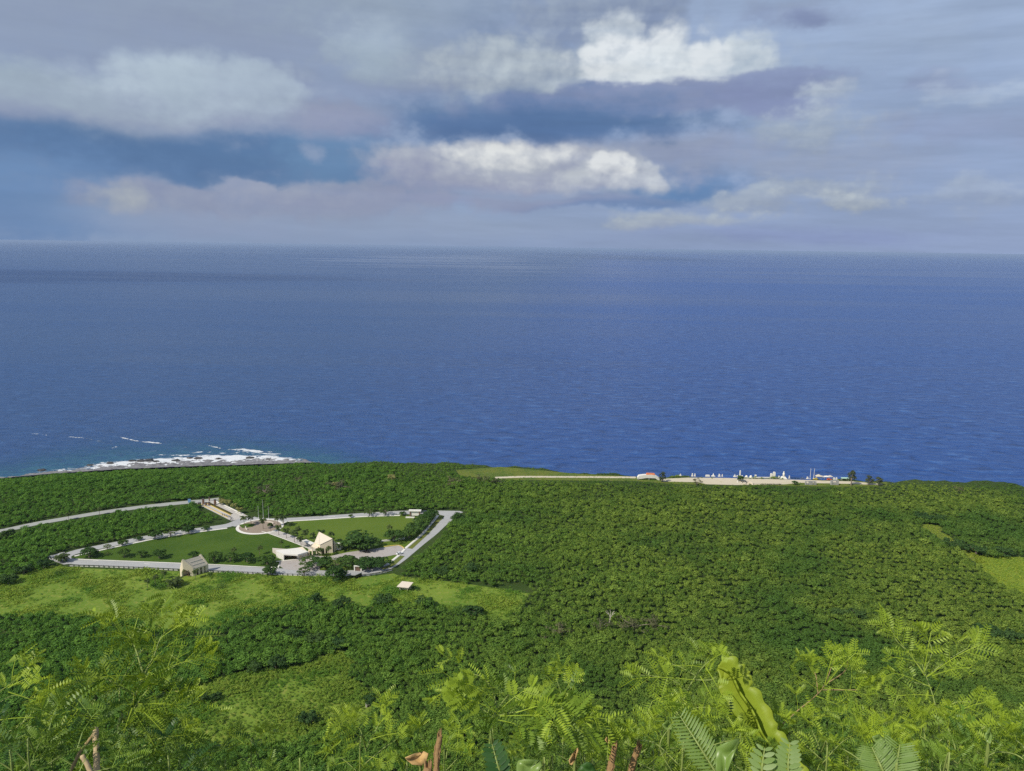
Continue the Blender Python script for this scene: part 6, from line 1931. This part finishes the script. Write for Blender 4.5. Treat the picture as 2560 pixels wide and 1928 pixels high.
sapling('feathery_sapling', 'slender sapling with arching fronds in the bottom middle', K_,
        [[(1222, 1960, 1.7), (1232, 1860, 1.7), (1232, 1800, 1.7), (1242, 1772, 1.7), (1228, 1720, 1.7), (1200, 1690, 1.7), (1160, 1690, 1.7), (1138, 1720, 1.7)],
         [(1242, 1775, 1.7), (1275, 1735, 1.68), (1310, 1720, 1.67), (1340, 1750, 1.66)], [(1242, 1790, 1.7), (1290, 1780, 1.66), (1370, 1770, 1.62), (1450, 1795, 1.6)], [(1240, 1795, 1.7), (1200, 1770, 1.7), (1160, 1742, 1.7)]], SAP, 'leu', 1.0, .45, .9, 7, start=.2, fronds=[((1228, 1722), (1145, 1712), 1.68, .75), ((1236, 1750), (1170, 1700), 1.66, .7), ((1240, 1780), (1160, 1738), 1.66, .7), ((1246, 1780), (1312, 1716), 1.66, .8), ((1310, 1722), (1346, 1768), 1.65, .8), ((1250, 1790), (1465, 1790), 1.6, .35), ((1290, 1782), (1420, 1745), 1.6, .4), ((1245, 1800), (1330, 1820), 1.62, .3)])
sapling('feathery_sapling', 'yellowish sprig behind the arching middle sapling', K_, [[(1405, 1960, 2.2), (1405, 1800, 2.2), (1402, 1735, 2.2), (1390, 1695, 2.2)], [(1403, 1745, 2.2), (1422, 1715, 2.2), (1428, 1698, 2.2)]], SAP, 'leu', .6, .8, .7, 8, start=.55, fronds=[((1402, 1740), (1375, 1695), 2.15, 1.0), ((1405, 1745), (1432, 1690), 2.15, 1.0)])
sapling('feathery_sapling', 'leaning sapling whose tip touches the wavy cactus stem', K_,
        [[(1640, 1960, 1.9), (1680, 1820, 1.9), (1700, 1770, 1.9), (1730, 1705, 1.9), (1760, 1665, 1.9), (1785, 1645, 1.9)], [(1720, 1730, 1.9), (1680, 1700, 1.9), (1630, 1690, 1.9), (1600, 1688, 1.9)], [(1740, 1690, 1.9), (1705, 1670, 1.9), (1680, 1660, 1.9)], [(1735, 1700, 1.9), (1775, 1700, 1.88), (1795, 1690, 1.88)], [(1690, 1790, 1.9), (1740, 1770, 1.88), (1780, 1770, 1.86)]], SAP, 'leu', .65, .5, .75, 9, start=.12, fronds=[((1770, 1660), (1795, 1635), 1.72, .9), ((1755, 1668), (1690, 1660), 1.85, .9), ((1735, 1700), (1600, 1690), 1.85, .7), ((1765, 1670), (1800, 1725), 1.68, .8), ((1720, 1730), (1640, 1745), 1.85, .5), ((1750, 1690), (1790, 1760), 1.68, .7), ((1710, 1750), (1770, 1800), 1.75, .4)])
sapling('feathery_sapling', 'leaning sapling with a bare lower stem right of the cactus stem', K_,
        [[(1900, 1960, 2.1), (1930, 1845, 2.1), (1985, 1785, 2.1), (2030, 1748, 2.1), (2060, 1715, 2.1), (2085, 1650, 2.1)], [(2045, 1735, 2.1), (2040, 1690, 2.1), (2030, 1675, 2.1)], [(2055, 1725, 2.1), (2100, 1725, 2.08), (2150, 1725, 2.06)], [(2062, 1712, 2.1), (2110, 1680, 2.1), (2120, 1650, 2.1)]], SAP, 'leu', .75, .5, .75, 10, 'twig', start=.52, fronds=[((2062, 1712), (2080, 1640), 2.05, .9), ((2065, 1712), (2125, 1640), 2.05, .8), ((2050, 1725), (2030, 1672), 2.05, .7), ((2060, 1720), (2150, 1728), 2.05, .6), ((2040, 1740), (2125, 1775), 2.05, .5), ((2050, 1730), (2000, 1690), 2.05, .6)])
sapling('feathery_sapling', 'tallest sapling at the right with a spreading crown', K_,
        [[(2360, 1980, 2.1), (2348, 1830, 2.1), (2335, 1750, 2.1), (2315, 1690, 2.1), (2305, 1660, 2.1)], [(2315, 1690, 2.1), (2270, 1630, 2.1), (2240, 1600, 2.1), (2232, 1572, 2.1)], [(2312, 1680, 2.1), (2330, 1630, 2.1), (2320, 1600, 2.1)], [(2318, 1690, 2.1), (2370, 1650, 2.1), (2420, 1620, 2.1)], [(2325, 1715, 2.1), (2280, 1705, 2.1), (2250, 1690, 2.1)], [(2350, 1810, 2.1), (2380, 1760, 2.1), (2430, 1755, 2.1)]], SAP, 'leu', .72, .55, .8, 11, start=.3, fronds=[((2310, 1680), (2325, 1592), 2.05, 1.0), ((2312, 1690), (2228, 1572), 2.05, .7), ((2305, 1660), (2240, 1640), 2.05, .6), ((2318, 1692), (2435, 1612), 2.05, .6), ((2330, 1690), (2410, 1665), 2.05, .7), ((2330, 1720), (2250, 1682), 2.05, .5), ((2335, 1740), (2255, 1735), 2.05, .4), ((2350, 1800), (2445, 1755), 2.0, .7), ((2350, 1810), (2440, 1800), 2.0, .7)])
sapling('feathery_sapling', 'thin sapling tip left of the tallest right one', K_, [[(2230, 1960, 2.15), (2225, 1850, 2.15), (2200, 1760, 2.15), (2182, 1722, 2.15)], [(2222, 1840, 2.15), (2160, 1790, 2.15), (2150, 1780, 2.15)], [(2224, 1850, 2.15), (2262, 1810, 2.13), (2278, 1795, 2.12)]], SAP, 'leu', .8, .6, .75, 12, start=.2, fronds=[((2200, 1760), (2180, 1715), 2.1, 1.0), ((2215, 1800), (2155, 1785), 2.1, .7), ((2225, 1830), (2275, 1795), 2.1, .9)])
sapling('feathery_shrub', 'bright green feathery shrub under the leaning cactus stem', 'shrub',
        [[(1700, 1990, 1.7), (1710, 1880, 1.7), (1730, 1830, 1.7)], [(1705, 1920, 1.7), (1640, 1860, 1.7), (1590, 1850, 1.7)], [(1705, 1930, 1.7), (1770, 1870, 1.68), (1830, 1850, 1.66)], [(1700, 1960, 1.7), (1600, 1910, 1.7), (1540, 1890, 1.7)], [(1700, 1960, 1.7), (1650, 1870, 1.68), (1680, 1810, 1.68)]], SAP, 'leu', .95, .3, 1.0, 13)
sapling('feathery_shrub', 'yellow green feathery shrub right of the pale pinnate leaf', 'shrub',
        [[(2060, 1990, 1.9), (2050, 1880, 1.9), (2030, 1825, 1.9)], [(2055, 1900, 1.9), (2000, 1850, 1.9), (1975, 1830, 1.9)], [(2055, 1910, 1.9), (2100, 1860, 1.88), (2130, 1840, 1.87)], [(2058, 1940, 1.9), (1990, 1900, 1.9)]], SAP, 'leu', .95, .5, .9, 14)
sapling('feathery_shrub', 'bright shrub in the bottom right under the tallest sapling', 'shrub',
        [[(2400, 1990, 1.9), (2390, 1880, 1.9), (2370, 1820, 1.9)], [(2395, 1910, 1.9), (2330, 1860, 1.9), (2300, 1840, 1.9)], [(2395, 1910, 1.9), (2440, 1840, 1.88), (2480, 1800, 1.88)], [(2398, 1950, 1.9), (2480, 1900, 1.86), (2540, 1880, 1.85)], [(2398, 1960, 1.9), (2310, 1920, 1.9)]], SAP, 'leu', .95, .5, .9, 15)
sapling('feathery_sapling', 'long arching spray at the right edge of the picture', K_, [[(2600, 1980, 1.8), (2560, 1900, 1.8), (2500, 1880, 1.8), (2460, 1895, 1.8)], [(2580, 1920, 1.8), (2560, 1870, 1.8), (2540, 1850, 1.8)]], SAP, 'leu', .9, .5, .9, 16)
# the rest of the thick growth along the bottom
fill_spots = [(30, 1850), (200, 1850), (300, 1870), (420, 1900), (130, 1900), (480, 1915), (745, 1915), (1010, 1895), (1300, 1880), (1370, 1860), (1450, 1845), (1510, 1820), (1570, 1815), (1620, 1820), (1470, 1870), (1560, 1860), (1350, 1890), (1640, 1890), (1750, 1830), (1850, 1800), (1870, 1860), (1940, 1870), (2100, 1880), (2160, 1830), (2250, 1850), (2310, 1790), (2420, 1860), (2500, 1840), (2540, 1810), (2200, 1900), (2350, 1890), (560, 1905), (1780, 1890)]
for j, (x, y) in enumerate(fill_spots):
    d = 1.75 + .5 * ((j * 37) % 10) / 10
    sapling('feathery_sapling', 'feathery green sapling in the thick growth along the bottom edge', K_,
            [[(x + 10, 2010, d), (x + 4, (y + 1990) / 2, d), (x, y + 30, d)], [(x + 6, y + 80, d), (x - 40, y + 50, d), (x - 60, y + 40, d)], [(x + 6, y + 90, d), (x + 50, y + 55, d), (x + 70, y + 50, d)]],
            'saplings in the thick growth along the bottom edge', 'leu_dark' if (x < 600 or j % 2 == 0) else 'leu', .62, .4 if x > 700 else .15, .8, 100 + j)  # alternate ones darker: shade of the gaps put into leaf colour


# big pale pinnate leaves near the lens
def pinnate(name, label, px, py, tip, d, pairs, ll, lw, mat_, seed, dtip=None):
    r = np.random.default_rng(seed)
    a = at_px(px, py, d); b = at_px(tip[0], tip[1], dtip or d)
    root = thing(name, label, 'plant', (a[0], a[1], ground_z(a[1])))
    base = np.array([a[0], a[1], ground_z(a[1])])
    ax = b - a; Ln = np.linalg.norm(ax); ax /= Ln
    view = -rays((px + tip[0]) / 2, (py + tip[1]) / 2)
    nrm = view + np.array([-.3, 0, .6]); nrm -= ax * nrm.dot(ax); nrm /= np.linalg.norm(nrm)
    sd = np.cross(nrm, ax)
    MB().tube([(0, 0, 0), tuple(a - base), tuple(a + ax * Ln * .5 - base + nrm * .01), tuple(b - base)], [.003, .0025, .0018, .0008], 6).build('stem', M['stem'], root)
    V = []; Fq = []
    for i in range(pairs):
        t = (i + .6) / pairs
        c = a + ax * Ln * t + nrm * .01 * math.sin(math.pi * t)
        l_ = ll * (.55 + .55 * math.sin(math.pi * (t * .8 + .15))) * r.uniform(.92, 1.08)
        for s in (1, -1):
            dr = ax * .45 + sd * s * .9 + nrm * r.normal(.1, .08); dr /= np.linalg.norm(dr)
            w = np.cross(dr, nrm); w /= np.linalg.norm(w); w *= l_ * lw
            bI = len(V)
            V += [c, c + dr * l_ * .25 + w * .8 + nrm * .001, c + dr * l_ * .6 + w * .95, c + dr * l_ * .9 + w * .45, c + dr * l_, c + dr * l_ * .9 - w * .45, c + dr * l_ * .6 - w * .95, c + dr * l_ * .25 - w * .8]
            Fq += [(bI, bI + 1, bI + 2, bI + 3), (bI, bI + 3, bI + 4, bI + 5), (bI, bI + 5, bI + 6, bI + 7)]
    V = np.array(V) - base
    add('leaflet_pairs', raw_mesh('leaflets', V, np.array(Fq), [M[mat_]]), root)


pinnate('pinnate_leaf', 'single pale grey green leaf with broad leaflets near the bottom right', 1972, 1965, (1975, 1856), 1.3, 9, .020, .20, 'leu_pale', 1)
pinnate('pinnate_leaf', 'pale fern like leaf fanning towards the viewer, left half of a pair', 2225, 1965, (2180, 1868), 1.25, 17, .027, .055, 'leu_pale', 2)
pinnate('pinnate_leaf', 'pale fern like leaf fanning towards the viewer, right half of a pair', 2240, 1965, (2250, 1862), 1.25, 16, .028, .055, 'leu_pale', 3)
pinnate('pinnate_leaf', 'pinnate leaf with blunt grey green leaflets below the wavy cactus stem', 1905, 1965, (1912, 1870), 1.3, 6, .020, .20, 'leu_pale', 4)
pinnate('pinnate_leaf', 'large feathered leaf pointing up left below the cactus stem', 1795, 1940, (1700, 1790), 1.5, 18, .030, .07, 'leu_pale', 5)
pinnate('pinnate_leaf', 'dim broad pinnate leaf low in the bottom middle', 1260, 1960, (1230, 1860), 1.5, 8, .024, .2, 'leu_dark', 6)


# wavy flat cactus stem
def wavy_cactus():
    path = [(1985, 1960), (1945, 1890), (1905, 1838), (1880, 1780), (1850, 1735), (1836, 1705), (1828, 1690), (1812, 1676), (1792, 1670)]
    d = 1.8
    P_ = np.array([at_px(x, y, d) for x, y in path])
    g = ground_z(P_[0][1]); base = np.array([P_[0][0], P_[0][1], g])
    root = thing('flat_cactus', 'yellow green flat cactus stem with wavy edges arching over the bottom right', 'cactus', base)
    q = np.vstack([2 * P_[0] - P_[1], P_, 2 * P_[-1] - P_[-2]]); out = []
    for i in range(1, len(q) - 2):
        t = np.linspace(0, 1, 10, endpoint=False)[:, None]; a, b, c, e = q[i - 1], q[i], q[i + 1], q[i + 2]
        out.append(.5 * (2 * b + (c - a) * t + (2 * a - 5 * b + 4 * c - e) * t ** 2 + (3 * b - a - 3 * c + e) * t ** 3))
    pp = np.vstack(out); n_ = len(pp)
    tg = np.gradient(pp, axis=0); tg /= np.linalg.norm(tg, axis=1, keepdims=True)
    view = np.array([0, 0, CAM_Z]) - pp; view /= np.linalg.norm(view, axis=1, keepdims=True)
    sd = np.cross(tg, view); sd /= np.linalg.norm(sd, axis=1, keepdims=True); nr = np.cross(sd, tg)
    s = np.linspace(0, 1, n_)
    wave = .86 + .09 * np.abs(np.sin(s * 34 + 2 * np.sin(s * 9))) + .05 * np.sin(s * 75) ; wave *= 1 - .3 * np.exp(-((s - .52) / .02) ** 2) - .2 * np.exp(-((s - .8) / .02) ** 2)
    w = .041 * wave * np.clip((1.02 - s) * 7, .2, 1) 
    # a Y-shaped section: two lit wings and a third rib between them in shadow
    rows = []
    for k_, (a_, b_) in enumerate(((-1, .35), (-.5, .12), (-.12, -.02), (0, -.05), (.12, -.02), (.5, .12), (1, .35))):
        rows.append(pp + sd * (w * a_)[:, None] + nr * (w * b_)[:, None])
    V = np.concatenate(rows) - base
    i = np.arange(6 * n_).reshape(6, n_)[:, :-1].ravel()
    Fq = np.stack([i, i + 1, i + n_ + 1, i + n_], -1)
    o = add('stem_wings', raw_mesh('stem_wings', V, Fq, [M['cactus']], True), root)
    so = o.modifiers.new('thickness', 'SOLIDIFY'); so.thickness = .003
    V2 = np.concatenate([pp - nr * .002, pp + nr * (w * .9)[:, None] + sd * .004]) - base
    i = np.arange(n_ - 1)
    o = add('stem_rib', raw_mesh('stem_rib', V2, np.stack([i, i + 1, i + n_ + 1, i + n_], -1), [M['cactus']], True), root)
    so = o.modifiers.new('thickness', 'SOLIDIFY'); so.thickness = .003
    MB().tube([(0, 0, 0), tuple(pp[0] - base)], [.01, .008], 7).build('stem_foot', M['stem'], root)


wavy_cactus()


def broad_leaf(label, outline, d, nrm_tilt, m, name='broad_leaf', group='broad leaves at the bottom edge', curl=.01):
    """a fleshy leaf from its outline, cupped, on a short stalk to the slope"""
    pts = np.array([at_px(x, y, d + curl * ((i * 7) % 3)) for i, (x, y) in enumerate(outline)])
    c = pts.mean(0); base = np.array([c[0], c[1], ground_z(c[1])])
    root = thing(name, label, 'leaf', base, 0, group)
    view = rays(np.mean([a for a, b in outline]), np.mean([b for a, b in outline]))
    cen = c + view * .012
    mid = (pts + cen) / 2 + view * .004
    n_ = len(pts)
    V = np.concatenate([pts, mid, cen[None]]) - base
    bm = bmesh.new(); vs = [bm.verts.new(p) for p in V]
    for i in range(n_):
        j = (i + 1) % n_
        bm.faces.new((vs[i], vs[j], vs[n_ + j], vs[n_ + i])); bm.faces.new((vs[n_ + i], vs[n_ + j], vs[2 * n_]))
    for f_ in bm.faces: f_.smooth = True
    me = bpy.data.meshes.new('blade'); bm.to_mesh(me); bm.free(); me.materials.append(M[m])
    o = add('blade', me, root); so = o.modifiers.new('thickness', 'SOLIDIFY'); so.thickness = .002
    MB().tube([(0, 0, 0), tuple(pts[n_ // 2] * .3 + c * .7 + view * .02 - base)], [.004, .003], 6).build('stalk', M['stem'], root)


broad_leaf('pale half round fleshy leaf standing up at the bottom middle', [(1290, 1960), (1291, 1915), (1294, 1902), (1310, 1898), (1335, 1899), (1352, 1903), (1356, 1915), (1345, 1935), (1330, 1960)], 1.4, 0, 'broad')
broad_leaf('dark round leaf right of the pale half round one', [(1440, 1960), (1442, 1930), (1452, 1912), (1468, 1904), (1482, 1910), (1492, 1930), (1490, 1960)], 1.45, 0, 'leu_dark')
broad_leaf('large smooth pale green leaf below the wavy cactus stem', [(1790, 1960), (1788, 1900), (1790, 1868), (1815, 1856), (1845, 1846), (1850, 1856), (1836, 1888), (1822, 1925), (1805, 1960)], 1.45, 0, 'broad')
broad_leaf('curled dead brown leaf left of the thick dry stalk', [(1012, 1894), (1035, 1884), (1060, 1878), (1072, 1884), (1068, 1900), (1055, 1915), (1030, 1912), (1018, 1902)], 1.6, 0, 'deadleaf', 'dead_leaf', 'dead leaves at the bottom edge')
broad_leaf('small folded orange brown leaf right of the middle', [(1422, 1900), (1430, 1885), (1442, 1872), (1450, 1868), (1444, 1885), (1436, 1905), (1430, 1914), (1424, 1912)], 1.6, 0, 'deadleaf', 'dead_leaf', 'dead leaves at the bottom edge')
broad_leaf('tiny orange dead leaf among the bright leaves right of middle', [(1512, 1850), (1516, 1842), (1524, 1846), (1526, 1856), (1518, 1860)], 1.6, 0, 'deadleaf', 'dead_leaf', 'dead leaves at the bottom edge')
for outl, lb in (([(1655, 1812), (1668, 1800), (1682, 1806), (1680, 1824), (1664, 1826)], 'small bright oval leaf at the top of the bottom growth'), ([(1700, 1835), (1712, 1830), (1716, 1850), (1706, 1862), (1698, 1850)], 'small pale oval leaf among feathery leaves'), ([(2180, 1842), (2196, 1836), (2212, 1848), (2204, 1864), (2186, 1856)], 'bright oval leaf above the pale fern like pair'), ([(2462, 1836), (2474, 1818), (2482, 1840), (2476, 1860), (2464, 1856)], 'upright pointed bright leaf in the bottom right')):
    broad_leaf(lb, outl, 1.7, 0, 'broad')


def stalk(name, label, pts, d, rad, m, knots=0, group=None, cat='stick'):
    P_ = [at_px(x, y, d) for x, y in pts]
    base = np.array([P_[0][0], P_[0][1], ground_z(P_[0][1])])
    q = [np.zeros(3)] + [p - base for p in P_]
    r = np.random.default_rng(len(label))
    dense, rr = [], []
    for i in range(len(q) - 1):
        for t in np.linspace(0, 1, 7, endpoint=False):
            dense.append(q[i] * (1 - t) + q[i + 1] * t + r.normal(0, rad * .08, 3)); rr.append(rad * (1 + r.normal(0, .04 + knots * .05)))
    dense.append(q[-1]); rr.append(rad * .85)
    sb_ = MB().tube([tuple(x) for x in dense], rr, 9)
    if knots:        # peeling fibres and a splintered head
        for q_ in range(9):
            a_ = q_ * .7; off_ = np.array([math.cos(a_), math.sin(a_), 0]) * rad * .85
            i0 = int(r.integers(4, len(dense) - 6)); i1 = min(len(dense) - 1, i0 + int(r.integers(5, 10)))
            pp_ = [tuple(dense[i_] + off_ * (1 + .35 * (i_ - i0) / (i1 - i0))) for i_ in range(i0, i1)]
            if q_ < 5: pp_ = [tuple(dense[-4] + off_ * .5), tuple(dense[-1] + off_ * .7), tuple(dense[-1] + off_ * .9 + np.array([0, 0, r.uniform(.004, .018)]))]
            sb_.tube(pp_, [rad * .34] * (len(pp_) - 1) + [rad * .08], 5)
    o = sb_.build(name, M[m], None, smooth=True)
    o.location = base; tag(o, label, cat, group)


ST = 'cut sticks at the bottom left'
stalk('bare_stick', 'upright pale bare stick at the bottom left', [(243, 1990), (242, 1900), (238, 1817)], 1.75, .0056, 'cut', 0, ST)
stalk('bare_stick', 'thin slanting stick crossing behind the upright pale one', [(165, 1950), (200, 1880), (246, 1822)], 1.85, .0034, 'twig', 0, ST)
stalk('bare_stick', 'short pale cut stick leaning left of the upright one', [(236, 1960), (222, 1920), (205, 1888)], 1.7, .0044, 'cut', 0, ST)
DS = 'thick dry stalks at the bottom edge'
stalk('dry_stalk', 'thick peeling orange brown stalk at the bottom middle', [(1090, 1990), (1092, 1900), (1099, 1842)], 1.6, .0056, 'drystalk', 1, DS, 'stalk')
stalk('dry_stalk', 'short brown stump at the foot of the thick peeling stalk', [(1068, 1980), (1070, 1920)], 1.55, .009, 'drystalk', 1, DS, 'stalk')
stalk('dry_stalk', 'dark twisted dry stalk among bright leaves right of middle', [(1518, 1990), (1526, 1920), (1536, 1872)], 1.6, .006, 'drystalk', 1, DS, 'stalk')
stalk('dry_stalk', 'slanting brown dry stalk right of the twisted one', [(1570, 1960), (1585, 1900), (1598, 1868)], 1.7, .0065, 'drystalk', 1, DS, 'stalk')

# ------------------------------------------------------------------ the air between here and the horizon
def build_haze():
    m, k, out = mat('sea_air')
    v = k.n('ShaderNodeVolumePrincipled')
    v.inputs['Color'].default_value = (0.46, 0.61, 0.89, 1)
    v.inputs['Density'].default_value = 2.3e-5
    k.link(v.outputs[0], out.inputs['Volume'])
    MBh = MB().box(-152000, -152000, -80, 152000, 152000, 201)
    o = MBh.build('haze', m)
    o['kind'] = 'stuff'


build_haze()
